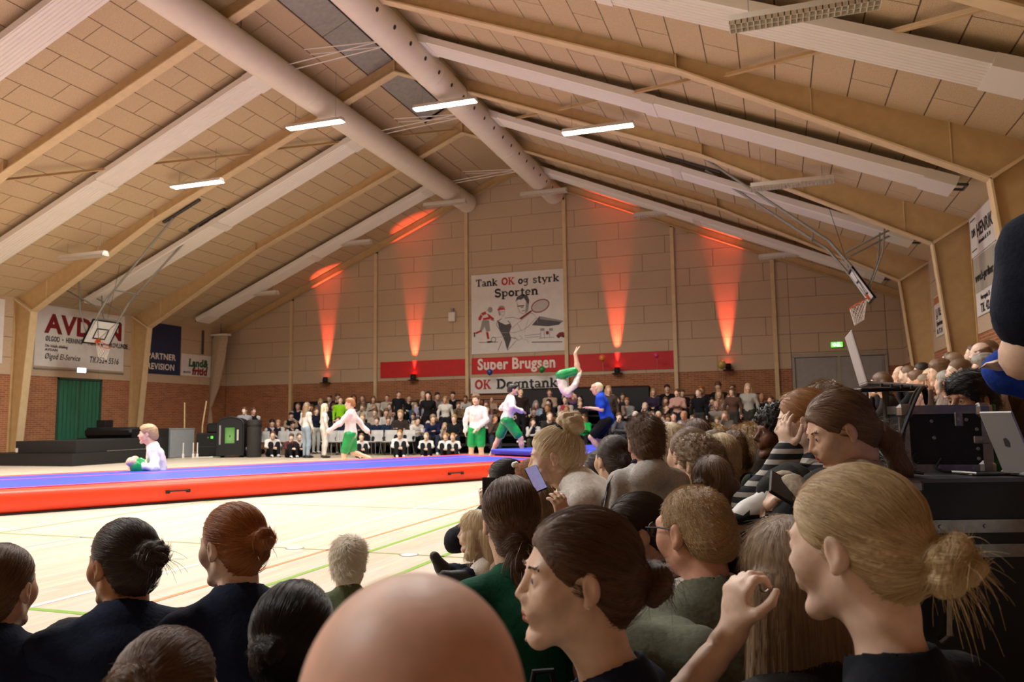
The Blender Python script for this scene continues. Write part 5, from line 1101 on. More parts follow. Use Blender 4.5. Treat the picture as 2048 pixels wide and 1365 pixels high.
def hair_strands(style, col, res, seed, hairo, n, rad, root):
    """fine hairs growing from the hair surface, one curves object per head"""
    v, Q, lab, S = hair_mesh(style, res, seed); K, kc, base = HAIRK[(style, res, seed)]; N = vnorm(v, Q); rs = np.random.RandomState(seed + 5)
    ok = np.flatnonzero((N @ V(0, 0, 1) > -.5) & ((lab == 1) | (N @ nrm((0, .85, -.5)) < .35) | (base in ('long', 'longloose', 'bob', 'short', 'fringe', 'curly', 'buzz', 'ring')))); i = rs.choice(ok, n); m = 7; p = v[i] + rs.normal(size=(n, 3)) * .0008; nn = N[i]; lb = lab[i]; pts = np.zeros((n, m, 3)); c0 = V(0, -.018, .036)
    L = {'short': .03, 'fringe': .034, 'curly': .02, 'buzz': .011, 'ring': .010}.get(base, .055) * rs.uniform(.5, 1.15, n); L = np.where((lb == 1) & (base == 'bun'), L * .45, L); cr = nrm((.01, -.055, .1))
    lift = {'short': .2, 'curly': 1.0, 'buzz': .32, 'ring': .3, 'fringe': .12}.get(base, .0); rnd_ = rs.normal(size=(n, 3)) * {'short': .20, 'curly': .8, 'buzz': .22, 'fringe': .1, 'ring': .2}.get(base, .05)
    for k in range(m):
        pts[:, k] = p
        if lift: d = (p - c0); t = d - np.outer(d @ cr, cr) ; t += 1.0 * np.cross(cr, d); t += V(0, 0, -.03) * (1 + k * .3)
        elif base in ('long', 'longloose', 'bob'): d = p - V(0, -.02, .12); t = np.where((p[:, 2] < .04)[:, None], V(0, 0, -1), d)
        else: t = kc - p; sw = np.cross(K, p - kc); t = np.where((lb == 1)[:, None], sw, t)
        t = t - nn * np.sum(t * nn, 1, keepdims=True); t /= np.linalg.norm(t, axis=1, keepdims=True) + 1e-9
        t = t + nn * lift * (1 - k / m) + rnd_; t /= np.linalg.norm(t, axis=1, keepdims=True) + 1e-9
        q = p + t * (L / (m - 1))[:, None]
        if not lift and base not in ('long', 'longloose', 'bob'):
            e0 = (p - V(0, -.019, .037)) / V(.0790, .1045, .0895); r0 = np.linalg.norm(e0, axis=1); e1 = (q - V(0, -.019, .037)) / V(.0790, .1045, .0895); r1 = np.linalg.norm(e1, axis=1); f = np.where(lb == 0, np.maximum(r0, 1.0) / r1, 1.0); q = V(0, -.019, .037) + e1 * f[:, None] * V(.0790, .1045, .0895)
            nn = np.where((lb == 0)[:, None], (q - V(0, -.019, .037)) / V(.0790, .1045, .0895) ** 2, nn); nn /= np.linalg.norm(nn, axis=1, keepdims=True)
        p = q
    pts += (N[i] * rs.uniform(.0004, .0022, n)[:, None])[:, None, :]
    cu = bpy.data.hair_curves.new('hair_strands'); cu.add_curves([m] * n); cu.position_data.foreach_set('vector', pts.astype(np.float32).ravel())
    a = cu.attributes.get('radius') or cu.attributes.new('radius', 'FLOAT', 'POINT'); a.data.foreach_set('value', np.tile(np.linspace(1, .35, m) * rad, n).astype(np.float32))
    st = cu.attributes.new('strand', 'FLOAT_VECTOR', 'CURVE'); st.data.foreach_set('vector', (S[i] * 1.0 + rs.normal(size=(n, 3)) * .35).astype(np.float32).ravel()); cu.materials.append(hair_mat(col))
    o = link('hair_strands', cu, root); o.matrix_local = Matrix(hairo.tolist()); o['kind'] = 'stuff'; return o
def body_meshes(J, Rh, fg, fem, hs=1.0, fat=1.0, th=1.0, top=dict(), bottom='trousers', hands=None, bare=False, seed=0, res=None, topgrid=.018):
    """returns {part: (verts, quads, labels)} in root space"""
    lo, hi = bounds(J, .2); H = J['H']; out = {}
    hb, hf, hh = res or ((.016, .0042, .0062) if fg else (.028, .0135, .018)); fine = [(H + Rh @ V(0, .01, 0) * hs, .125 * hs, hf)]
    if fg and hands is not False: fine += [(J['w'][i] + nrm(J['w'][i] - J['e'][i]) * .07, .10, hh) for i in (0, 1) if (hands or {}).get('fine', (1, 1))[i]]
    lo = np.minimum(lo, H - .2); hi = np.maximum(hi, H + .2)
    F = Field(lo, hi, hb, fine); torso(F, J, -.004, fem, fat)
    F.cone(J['N'] - J['U'] * .02, H + Rh @ V(0, -.028, -.085) * hs, .056 * (.92 if fem else 1.08), .05 * hs, .03)
    for i in (0, 1):
        limb_arm(F, J, i, 0, th=th); limb_leg(F, J, i, 0, th=th)
        hd = (hands or {}).get('dir', (None, None))[i]; hn = (hands or {}).get('nrm', (None, None))[i]; d = nrm(J['w'][i] - J['e'][i]) if hd is None else nrm(hd); n = V(*( hn if hn is not None else (0, 0, -1)))
        if abs(nrm(n) @ d) > .95: n = V(-1 if i == 0 else 1, 0, 0.1)
        hand(F, J['w'][i], d, n, 1 if i == 0 else -1, (hs if fg else hs * 1.05) * .95, (hands or {}).get('curl', (.5, .5))[i], fg, (hands or {}).get('spread', 1.))
        fd = foot_dir(J, i); a = J['a'][i]; F.cone(a + V(0, 0, -.03) - fd * .03, a + fd * .15 + V(0, 0, -.055), .033, .02, .03)
    head_prims(F, H, Rh, hs, fem, fg); v, Q, lab = F.mesh()
    zz = [(H + Rh @ V(0, .0, -.02) * hs, .165 * hs)] + ([(J['w'][i] + nrm(J['w'][i] - J['e'][i]) * .07, .105) for i in (0, 1) if hands is not False and (hands or {}).get('fine', (1, 1))[i]] if fg else [])
    out['body'] = thin(v, Q, lab, .026 if fg else .05, zz)
    if top is not None:
        g = top.get('g', .012); hb2 = .0125 if fg else .028
        F = Field(lo, hi, hb2, [(J['N'] + J['U'] * .01, .1, .0062)] if fg else ()); torso(F, J, g, fem, fat, 0)
        F.plane((0, 0, -1), -(J['P'][2] + top.get('hem', -.07)), .02)
        for i in (0, 1):
            if top.get('sleeve', .96) > .6: limb_arm(F, J, i, g, 1, top.get('sleeve', .96), th)
            else: F.cone(J['s'][i], J['s'][i] + (J['e'][i] - J['s'][i]) * top.get('sleeve', .5) * 1.6, .055 * th + g, .05 * th + g, .03, 1)
            if top.get('yoke'): F.ell(J['s'][i], [.075 + g] * 3, None, .01, 1)
            if fg and top.get('sleeve', .96) > .6: e, w = J['e'][i], J['w'][i]; c = e + (w - e) * .9; F.cone(c, c + nrm(w - e) * .03, .036 * th + g, .034 * th + g, .006, 1)
        if top.get('hood'): B, U, R_ = J['B'], J['U'], J['R']; F.ell(J['N'] - B * .10 - U * .015, [.125, .075, .10], np.stack([R_, B, U], 1), .03, 0); F.cone(J['N'] + R_ * .09 + U * .02, J['N'] + B * .08 - U * .04, .028, .02, .02, 0); F.cone(J['N'] - R_ * .09 + U * .02, J['N'] + B * .08 - U * .04, .028, .02, .02, 0)
        nk = J['N']; hd = nrm(H + Rh @ V(0, -.03, -.1) * hs - (nk - J['U'] * .02)); rn = (.056 * (.92 if fem else 1.08)) + .016
        if top.get('collar', .02): F.cone(nk - hd * .01, nk + hd * top.get('collar', .02), rn + .009, rn + .004, .02, 2 if top.get('rib') else 0)
        F.cone(nk + hd * (-.0), nk + hd * .14, rn - .006, rn + .010, .012, 0, 's')
        if top.get('low'): F.ell(nk + J['B'] * .06 + J['U'] * .0, [.09, .07, .05], None, .01, 0, 's')
        v, Q, lab = F.mesh()
        if len(v):
            N = vnorm(v, Q); amp = top.get('amp', .0045 if fg else .003); fade = np.clip((np.linalg.norm(v - nk, axis=1) - .09) / .06, 0.08, 1); v = v + N * ((sines(v * V(1, 1, .7), 7, .11, seed) * amp + sines(v, 5, .045, seed + 3) * amp * .45) * fade)[:, None]
            out['top'] = thin(v, Q, lab, topgrid if fg else .034, [(nk, .10)] if fg else ())
    if bottom:
        hb3 = .016 if fg else .028; F = Field(lo, hi, hb3); e = {'trousers': .97, 'shorts': 0}[bottom]; g = .016 if bottom == 'trousers' else .022
        F.ell(J['P'] + V(0, 0, -.0), [.172 * fat + g * .6, .122 * fat + g * .6, .105 + g * .5], None, .05); F.plane((0, 0, 1), J['P'][2] + .09, .01)
        for i in (0, 1):
            if e: limb_leg(F, J, i, g, 0, e, th)
            else: h, kn = J['h'][i], J['k'][i]; F.cone(h, h + (kn - h) * .78, .095 * th + g, .078 * th + g, .03)
        v, Q, lab = F.mesh()
        if len(v): N = vnorm(v, Q); v = v + N * (sines(v, 6, .09, seed + 9) * .004)[:, None]; out['bottom'] = thin(v, Q, lab, .03 if fg else .042)
    if not bare:
        for i, nm in ((0, 'shoe_r'), (1, 'shoe_l')):
            fd = foot_dir(J, i); a = J['a'][i]; F = Field(a - .3, a + .3, .012 if fg else .024); b = a + V(0, 0, -.035); F.cone(b - fd * .045, b + fd * .06, .042, .044, .03); F.cone(b + fd * .06, b + fd * .17 + V(0, 0, -.012), .044, .034, .03); F.plane((0, 0, -1), -(a[2] - .08), .006); F.cone(a, a + (J['k'][i] - a) * .2, .036, .04, .03)
            v, Q, lab = F.mesh()
            if len(v): out[nm] = thin(v, Q, (v[:, 2] < a[2] - .052).astype(int), .02 if fg else .034)
    return out
PNAME = {'top': 'sweater', 'bottom': 'trousers'}
def assemble(parts, mats, root_name='person', names=None, seed=0):
    """body mesh as the person, clothing as its children"""
    names = dict(PNAME, **(names or {})); v, Q, lab = parts['body']; root = link(root_name, to_mesh('person', v, Q, lab, mats['body']))
    for p in ('top', 'bottom', 'shoe_r', 'shoe_l'):
        if p in parts: v, Q, lab = parts[p]; link(names.get(p, p.split('_')[0]), to_mesh(names.get(p, 'shoe'), v, Q, lab, mats.get(p) or mats['shoe']), root)
    return root
def recolor(o, mats):
    for i, m in enumerate(mats):
        if i < len(o.material_slots): o.material_slots[i].link = 'OBJECT'; o.material_slots[i].material = m
def bodymats(sk, hc, fg): s = skin(sk, SK[sk], fg); ear = skin(sk, SK[sk], fg); return [s, M_lip if sk != 'brown' else pm('lip_brown', '6e3c30', .45, .05), hair_mat(hc) if not fg else pm('brow_' + hc, HC[hc][0] if hc not in ('brown', 'mid') else '54392a', .7, .1, 60), s]
EQ = 18.63  # heading of the picture plane: phi 0 = facing picture left, 90 = facing away
def face_yaw(phi): return math.radians(90 + EQ - phi)
def ik(a, t, l1, l2, pole):
    d = t - a; L = np.linalg.norm(d); L2 = min(L, (l1 + l2) * .999); u = d / (L + 1e-9); x = (l1 * l1 - l2 * l2 + L2 * L2) / (2 * L2); h = math.sqrt(max(l1 * l1 - x * x, 1e-4)); p = nrm(pole - u * (pole @ u)); return a + u * x + p * h, a + u * L2
def near_person(label, head, phi, hphi=None, pitch=0., roll=0., pose='floor', scale=.9, sk='fair', hair='bun', hc='brown', top='1a2740', top2=None, fem=True, lean=0., seat=None, hs=1.0, fat=1.0, th=1.0, jo=None, topopt=None, bottom='trousers', bcol='1c1e24', hands=None, eyes=True, names=None, shoe=None, bare=False, group='people sitting on the floor close to the camera', cat='person', seed=None, sat=False, res=None, hres=.0052, tie=None, hairs=1.03, wp=None, poles=None, fuzz=None):
    """a person close to the camera: head = world position of the head centre"""
    seed = seed if seed is not None else (sum(map(ord, label)) % 97); hphi = phi if hphi is None else hphi
    J = joints(pose, **(jo or {})); s = scale; yaw = face_yaw(phi); Rh = Rz(math.radians(phi - hphi)) @ Rx(math.radians(pitch)) @ Ry(math.radians(roll))
    Hl = J['H']; zt = head[2] / s
    seat = 0 if seat is None else seat / s
    dz = zt - seat - Hl[2] if 'stand' not in pose else 0
    # stretch or squash the torso so that the seat rests on its support
    if abs(dz) > 1e-6 and 'stand' not in pose:
        f = (zt - seat - .10) / (Hl[2] - .10)
        for kx in ('C', 'N', 'H'): J[kx] = J[kx] * V(1, 1, 0) + V(0, 0, .10 + (J[kx][2] - .10) * f)
        J['s'] = [J['N'] - J['U'] * .078 + J['R'] * J['sw'], J['N'] - J['U'] * .078 - J['R'] * J['sw']]
        if not (jo or {}).get('keep'):
            for kx in ('e', 'w'): J[kx] = [q * V(1, 1, 0) + V(0, 0, .10 + (q[2] - .10) * f) for q in J[kx]]
    cam_d = (Vector(head) - Vector((8.43, 0, 1))).length
    rl = np.array(head, float) - Rz(yaw) @ (J['H'] * s)
    for kx, tw in (wp or {}).items():
        i = 0 if kx[1] == 'r' else 1; sg = 1 if i == 0 else -1; t = Rz(-yaw) @ (np.array(tw, float) - rl) / s; po = V(*(poles or {}).get(kx, (sg * .5, -.2, -1) if kx[0] == 'w' else (sg * .3, .4, 1)))
        if kx[0] == 'w': J['e'][i], J['w'][i] = ik(J['s'][i], t, .27, .25, po)
        elif kx[0] == 'a': J['k'][i], J['a'][i] = ik(J['h'][i], t, .42, .41, po)
        elif kx[0] == 'e': J['e'][i] = t
        elif kx[0] == 'k': J['k'][i] = t
    if hands and 'wdir' in hands: hands = dict(hands, dir=[None if d_ is None else Rz(-yaw) @ np.array(d_, float) for d_ in hands['wdir']])
    if hands and 'wnrm' in hands: hands = dict(hands, nrm=[None if d_ is None else Rz(-yaw) @ np.array(d_, float) for d_ in hands['wnrm']])
    parts = body_meshes(J, Rh, True, fem, hs, fat, th, dict(topopt or {}) if top else None, bottom, hands, bare, seed, res, .0135 if cam_d < 1.4 else .017 if cam_d < 2.6 else .024)
    c1 = cloth(top) if top else None; c2 = cloth(top2) if top2 else c1
    mats = dict(body=bodymats(sk, hc, True), top=[c1, c2, c2], bottom=[(satin if sat else cloth)(bcol)], shoe=[shoe or M_shoe, M_sole])
    root = assemble(parts, mats, 'person', names); hb = J['H']
    h = hair_obj(hair, hc, hres, root, hb, Rh, hs * hairs, seed) if hair else None
    if fuzz: M = np.eye(4); M[:3, :3] = Rh * hs * hairs; M[:3, 3] = hb; hair_strands(hair, hc, hres, seed, M, fuzz[0], fuzz[1], root)
    if eyes:
        for x in (-1, 1):
            q = hb + Rh @ V(x * .031, .0775, .006) * hs; M = np.eye(4); M[:3, :3] = Rh * hs; M[:3, 3] = q; o = link('eye', EYE, root); o.matrix_local = Matrix(M.tolist())
    wd = Rz(yaw) @ (hb * s); root.location = (head[0] - wd[0], head[1] - wd[1], head[2] - wd[2]); root.rotation_euler = (0, 0, yaw); root.scale = (s, s, s)
    tag(root, label, cat, group); return root, J, Rh
# ------------------------------------------------------------------ people close to the camera
NAVY = '17213a'; DNAVY = '10151f'
def lab_child(o, name, label): 
    for c in o.children:
        if c.name.split('.')[0] == name: c['label'] = label
def scrunchie(root, J, Rh, c, rr, r, mat, name='hair_tie', hs=1., nx=(0, -1, .3)):
    n = nrm(nx); t = nrm(np.cross(n, V(1, .1, .2))); u = np.cross(n, t); c = V(*c)
    pts = [J['H'] + Rh @ ((c + (t * math.cos(a) + u * math.sin(a)) * rr * (1 + .06 * math.sin(7 * a))) * hs) for a in np.linspace(0, 2 * PI, 25)]
    return MB().tube([Vector(p) for p in pts], r, 8, False).build(name, mat, root, True)
def earring(root, J, Rh, side=-1, hs=1.):
    q = J['H'] + Rh @ (V(side * .083, .0, -.034) * hs); return MB().lathe([(.0003, -.004), (.004, 0), (.0003, .004)], 10, Matrix.Translation(Vector(q))).build('earring', pm('pearl', 'e8e2da', .2, .02), root, True)
def strands(root, J, Rh, hs, col, src, n, length, seed, spread=.5, drop=.6, r=.0009, name='loose_hair'):
    """fine loose hairs leaving a knot, in head space"""
    rs = np.random.RandomState(seed); mb = MB(); c = V(*src)
    for _ in range(n):
        d = nrm(V(rs.normal() * spread, -1 + rs.normal() * spread, rs.normal() * spread)); L = length * rs.uniform(.5, 1.1); p = c + rs.normal(size=3) * .014; pts = []
        for k in range(7): pts.append(Vector(J['H'] + Rh @ (p * hs))); d = nrm(d + V(0, 0, -drop * .35) + rs.normal(size=3) * .08); p = p + d * L / 6
        mb.tube(pts, r, 3, False, rs=[r * (1 - .1 * k) for k in range(7)])
    o = mb.build(name, hair_mat(col), root, True); o['kind'] = 'stuff'; return o
# front row, left to right
r, J, Rh = near_person('woman at the far left edge with smooth brown hair pinned low, dark blue sweater', (6.531, 1.525, 0.585), 75, 92, fuzz=(4500, 0.00043), hair='bun:0,-.115,-.045:.026', hc='mid', top=NAVY, pose='hug', scale=.9)
r, J, Rh = near_person('woman with dark brown hair in a thick looped bun, dark blue sweater', (6.729, 1.714, 0.626), 55, 30, pitch=-4, fuzz=(4500, 0.00045), hair='bun:.0,-.125,.022:.042', hc='dark', sk='tan', top=NAVY, pose='hug', scale=.92, jo=dict(sw=.185))
scrunchie(r, J, Rh, (0, -.118, .022), .022, .006, M_lgsteel); strands(r, J, Rh, 1, 'dark', (0, -.15, .02), 30, .09, 1)
r, J, Rh = near_person('woman with smooth red hair in a small bun, dark blue sweater', (6.945, 1.890, 0.655), 50, 30, pitch=-6, fuzz=(4500, 0.00047), hair='bun:.0,-.13,.012:.032', hc='red', sk='pale', top=NAVY, pose='hug', scale=.92, jo=dict(sw=.175))
strands(r, J, Rh, 1, 'red', (0, -.14, .01), 14, .05, 2)
r, J, Rh = near_person('woman at the bottom edge with reddish brown bun, only her crown in view', (7.489, 1.055, 0.562), 90, 92, pitch=8, fuzz=(4500, 0.00032), hair='bun:0,-.11,.075:.034', hc='mid', top=NAVY, pose='hug', scale=.9)
r, J, Rh = near_person('woman with tight black hair in a small round bun and a pearl earring', (7.537, 1.334, 0.584), 85, 98, fuzz=(4500, 0.00032), hair='bun:.0,-.118,.012:.03', hc='black', sk='pink', top=NAVY, pose='hug', scale=.88)
earring(r, J, Rh)
r, J, Rh = near_person('bald man with a ring of dark brown hair, out of focus at the bottom centre', (8.208, 0.461, 0.793), 82, 84, fem=False, fuzz=(3000, 0.00032), hair='ring', hc='mid', sk='pink', top='262626', pose='floor', scale=.95, hs=1.0, hairs=1.0, seat=.0, res=(.016, .0045, .008))
r, J, Rh = near_person('small child with tousled white blond hair and a moss green shirt', (6.822, 2.751, 0.447), 80, 88, fem=False, fuzz=(4200, 0.00065), hair='short', hc='white', top='5f6a4e', pose='floor', scale=.60, hs=1.32, hairs=1.05)
r, J, Rh = near_person('small child with loose pale blond hair and cream top, in profile', (7.128, 3.326, 0.500), 18, 2, fuzz=(2700, 0.00075), hair='longloose:.17', hc='lightblonde', sk='pale', top='e0d8cc', pose='floor', scale=.64, hs=1.14, bcol='1b2036', shoe=M_shoed,
    wp=dict(ar=(7.057, 3.158, 0.361), al=(7.161, 3.141, 0.353)), jo=dict(toe=((-.3, .4, .9), (-.5, .8, .3))))
r, J, Rh = near_person('girl with brown low ponytail and bottle green sweater, from behind', (7.638, 2.311, 0.692), 62, 78, fuzz=(4500, 0.00051), hair='lowpony:.13', hc='brown', top='14503a', pose='floor', scale=.95, hs=1.06, hairs=1.08, jo=dict(sw=.19), fat=1.1)
scrunchie(r, J, Rh, (0.003, -.122, -.05), .026, .008, pm('tie_brown', '8a6a52', .8, .1), hs=1.06, nx=(0, -.8, -.5)); strands(r, J, Rh, 1.06, 'brown', (.01, -.14, -.07), 40, .13, 5, .35, .9, .0012)
r, J, Rh = near_person('girl with long straight light brown hair behind the girl in green', (7.577, 2.770, 0.664), 70, 85, fuzz=(2700, 0.00061), hair='long:.3', hc='ash', top='8a6f5c', pose='floor', scale=.85)
r, J, Rh = near_person('girl with slicked black hair and bun lifting a phone to her chin', (7.122, 3.729, 0.684), 30, 14, fuzz=(2700, 0.00083), hair='bun:0,-.125,-.01:.03', hc='black', sk='pale', top='20222b', pose='floor', scale=.95, wp=dict(wl=(7.103, 3.543, 0.572)), hands=dict(curl=(.5, .9), wdir=(None, (-.1, .1, 1)), wnrm=(None, (-.4, .8, 0))))
r, J, Rh = near_person('child in a round brown plush hat with googly eyes', (7.295, 3.627, 0.694), 40, 10, hair='cap', hc='ginger', sk='fair', top='5a4636', pose='floor', scale=.8, hairs=1.22)
for c in list(r.children):
    if c.name.startswith('hair'): c.name = 'plush_hat'; c.material_slots[0].material = pm('plush_brown', '8a5f44', .95, .25, 120, .6); c['label'] = 'brown plush hat'
for x in (-.038, .038):
    q = J['H'] + Rh @ V(x, .095, .115); m_ = MB().lathe([(.0004, -.017), (.012, -.012), (.017, 0), (.012, .012), (.0004, .017)], 14, Matrix.Translation(Vector(q))); m_.build('hat_eye', M_pole, r, True)
    q2 = q + Rh @ V(0, .012, .004); MB().lathe([(.0004, -.008), (.008, 0), (.0004, .008)], 10, Matrix.Translation(Vector(q2))).build('hat_pupil', M_ink, r, True)
# blond girl squatting in a white blouse
r, J, Rh = near_person('girl with pale blond bun and black scrunchie squatting in a sleeveless white blouse', (7.593, 2.968, 0.855), 10, 4, pitch=-10, fuzz=(2700, 0.00065), hair='bun:0,-.085,.108:.06', hc='lightblonde', sk='pale', top='f0ebe3', pose='hug', scale=.9, hs=1.0,
    jo=dict(P=(0, -.30, .42), C=(0, -.12, .60), N=(0, .04, .74), H=(0, .13, .85), k=(.12, .22, .52), a=(.12, .10, .07), sw=.15, keep=1), wp=dict(wl=(7.586, 2.873, 0.727), wr=(7.533, 3.124, 0.693)), poles=dict(wl=(-.2, .3, -1), wr=(.3, .3, -1)), topopt=dict(sleeve=.16, g=.03, hem=-.22, amp=.006), bcol='b3a48c', hands=dict(curl=(1.6, 1.6), wdir=((-.3, .2, .9), (-.2, .1, 1)), wnrm=((-1, 0, 0), (-1, .2, 0))), names={'top': 'blouse'})
scrunchie(r, J, Rh, (0, -.066, .098), .036, .011, pm('velvet_black', '0a090a', .9, .2, 80), nx=(0, -.8, .62))
for sd in (0, 1):
    mb = MB(); s_, e_ = J['s'][sd], J['e'][sd]; n = 26; vs = []
    for ring, (rr, tt) in enumerate(((.075, -.02), (.11, .05))):
        d = nrm(e_ - s_); t1 = nrm(np.cross(d, V(0, 1, .2))); t2 = np.cross(d, t1)
        for k in range(n): a = 2 * PI * k / n; q = s_ + d * tt + (t1 * math.cos(a) + t2 * math.sin(a)) * rr * (1 + (.12 * math.sin(a * 6) if ring else 0)); vs.append(q)
    mb.add(vs, [(k, (k + 1) % n, n + (k + 1) % n, n + k) for k in range(n)]); mb.build('ruffle', cloth('f2eee8'), r, True)
r, J, Rh = near_person('person in pale pink knitted sweater holding up a phone behind the profile girl', (7.866, 2.345, 0.591), 40, 20, fuzz=(4500, 0.00050), hair='long:.25', hc='mid', top='c99b8a', pose='floor', scale=.8, wp=dict(wl=(7.724, 2.570, 0.724)), poles=dict(wl=(-.2, .1, -1)), hands=dict(curl=(.5, .75), wdir=(None, (-.12, .1, 1)), wnrm=(None, (-.8, .5, .1)), spread=1.8), topopt=dict(g=.02))
def phone(label, c, xd, yd, screen=None, s=1.):
    e = empty('phone', label, 'phone'); e.matrix_world = frameM(c, xd, yd)
    MB().bbox((0, 0, 0), (.034 * s, .07 * s, .004), bev=.004).build('body', M_blackrub, e)
    MB().box(-.030 * s, .030 * s, -.064 * s, .064 * s, .0041, .0046).build('screen', screen or M_case, e); MB().bbox((-.018 * s, .048 * s, -.005), (.011 * s, .014 * s, .002), bev=.002).build('camera_bump', M_dgreyink, e); return e
M_ph = pm('phone_picture', '8fa0c8', .3, .5, 60, emit='8a90c0', es=.6, col2='b04048')
phone('phone with lit picture held up by the hand in the pink sleeve', (7.642, 2.577, 0.800), V(.72, .55, .35), V(-.45, .25, .85), M_ph, .68)
phone('phone held to the chin of the girl with slicked black hair', (7.121, 3.518, 0.661), V(.6, .6, 0), V(0, .1, 1), None)
r, J, Rh = near_person('teenage girl in sharp profile with brown hair tied back and a dark blue sweater', (8.109, 1.266, 0.742), 12, -10, pitch=0, fuzz=(4500, 0.00032), hair='bun:0.01,-.135,-.012:.04', hc='brown', sk='pale', top=NAVY, pose='floor', scale=.9, hs=.98, jo=dict(sw=.17), topopt=dict(low=0), res=(.015, .0036, .0058), hres=.0046)
earring(r, J, Rh); strands(r, J, Rh, 1, 'brown', (.01, -.17, -.02), 34, .06, 8, .9, .9, .0005)
r, J, Rh = near_person('woman with dark hair in a low ponytail smiling down, dark blue fleece', (7.994, 2.489, 0.643), 12, -6, pitch=-12, fuzz=(4500, 0.00052), hair='lowpony:.2', hc='dark', sk='pink', top='141d38', pose='floor', scale=.92, hs=1.02, jo=dict(sw=.18), fat=1.1, topopt=dict(collar=.05, g=.02))
e = empty('drink_bottle', 'drinking bottle with a lime green cap in front of the smiling woman', 'bottle', (7.961, 2.219, 0.584)); MB().lathe([(.001, -.2), (.03, -.2), (.032, -.19), (.032, -.02), (.026, 0), (.02, .005)], 18).build('body', M_blackrub, e, True); MB().lathe([(.028, -.002), (.03, .012), (.014, .03), (.012, .045), (.001, .046)], 18).build('cap', pm('cap_lime', '9ccc2a', .4, .04), e, True)
# man with glasses
r, J, Rh = near_person('man with cropped sandy hair, sunglasses and an olive green shirt reaching his arm forward', (8.207, 2.130, 0.702), 62, 52, pitch=-4, fem=False, fuzz=(7000, 0.00044), hair='buzz', hc='sandy', sk='red', top='626555', pose='floor', scale=.98, hs=1.02, hairs=1.03, jo=dict(sw=.19), fat=1.05, wp=dict(wl=(8.008, 1.732, 0.528)), poles=dict(wl=(-.3, -.6, .1)), topopt=dict(collar=.03, g=.016), names={'top': 'shirt'})
mb = MB(); q = lambda x, y, z: Vector(J['H'] + Rh @ (V(x, y, z) * 1.02))
for x in (-1, 1): mb.tube([q(x * .078, -.005, .012), q(x * .074, .05, .016), q(x * .062, .108, .014)], .0022, 6)
g_ = mb.build('temples', M_blackrub, r)
for x in (-1, 1): MB().tube([q(x * .034 + .025 * math.cos(t), .108 - .12 * abs(math.cos(t)) * .05, .006 + .018 * math.sin(t)) for t in np.linspace(0, 2 * PI, 17)], .0022, 6, False).build('glasses_rim', M_blackrub, r); MB().add([q(x * .034 + .025 * math.cos(t), .107, .006 + .018 * math.sin(t)) for t in np.linspace(0, 2 * PI, 17)[:-1]], [tuple(range(16))]).build('glasses_lens', pm('lens_dark', '16181c', .1, .05, coat=.5), r)
MB().tube([q(-.01, .11, .012), q(.01, .11, .012)], .002, 6).build('glasses_bridge', M_blackrub, r)
# girl with the very long hair
r, J, Rh = near_person('girl with very long straight brown hair raising a hand with a ring', (8.432, 1.624, 0.688), 70, 82, fuzz=(4500, 0.00032), hair='long:.62', hc='ash', sk='pale', top='23211f', pose='floor', scale=.88, wp=dict(wl=(8.347, 1.366, 0.652)), poles=dict(wl=(-.1, .3, -1)), hands=dict(curl=(.4, 1.5), fine=(0, 1), wdir=(None, (.12, .1, 1)), wnrm=(None, (.75, .65, 0))), topopt=dict(sleeve=.3), hairs=1.04)
MB().tube([Vector(J['w'][1] + nrm(J['w'][1] - J['e'][1]) * .105 + V(.012 * math.cos(t), .008, .012 * math.sin(t))) for t in np.linspace(0, 2 * PI, 13)], .002, 6, False).build('ring', M_alu, r)
strands(r, J, Rh, 1.04, 'ash', (0, -.1, -.2), 24, .25, 11, .5, 2.0, .0006)
# big blond woman on the right
r, J, Rh = near_person('woman with smooth blond hair in messy low bun, black sweater, close at right', (8.530, 1.349, 0.799), 52, 46, pitch=-8, fuzz=(4500, 0.00032), hair='bun:.0,-.128,-.028:.046', hc='blonde', sk='pale', top=DNAVY, pose='floor', scale=.92, hs=1.02, jo=dict(sw=.18), res=(.015, .0036, .0058), hres=.0046)
strands(r, J, Rh, 1.02, 'blonde', (0, -.15, -.03), 110, .075, 21, 1.1, .8, .0006); strands(r, J, Rh, 1.02, 'blonde', (0, -.13, -.05), 26, .13, 22, .6, 1.8, .0006)
# boy in the grey hoodie
r, J, Rh = near_person('boy from behind in light grey hoodie with dark blue sleeve stripe', (7.973, 2.878, 0.909), 88, 92, fem=False, fuzz=(4200, 0.00061), hair='short', hc='mid', sk='red', top='c8c6c2', pose='stand', scale=.585, hs=1.38, hairs=1.0, fat=1.05, topopt=dict(hood=1, g=.022, collar=.03), bcol='2a2d36', names={'top': 'hoodie'})
s_, e_ = J['s'][1], J['e'][1]; nn_ = nrm(V(-1, -.25, .15)); MB().add([Vector(p) for p in ((s_ + V(-.02, -.03, .075)), (s_ + V(-.055, -.045, .05)), s_ + V(-.083, -.045, 0), e_ + V(-.068, -.035, .02), e_ + V(-.066, -.008, .02), s_ + V(-.083, -.012, 0), s_ + V(-.055, -.012, .058), s_ + V(-.015, -.005, .08))], [(0, 1, 6, 7), (1, 2, 5, 6), (2, 3, 4, 5)]).build('sleeve_stripe', cloth('26264e'), r)
MB().tube([Vector(J['N'] + V(.085 * math.cos(t), .02 + .07 * math.sin(t), .045 - .02 * math.sin(t))) for t in np.linspace(0, 2 * PI, 21)], .02, 8, False).build('inner_collar', cloth('1c1836'), r, True)
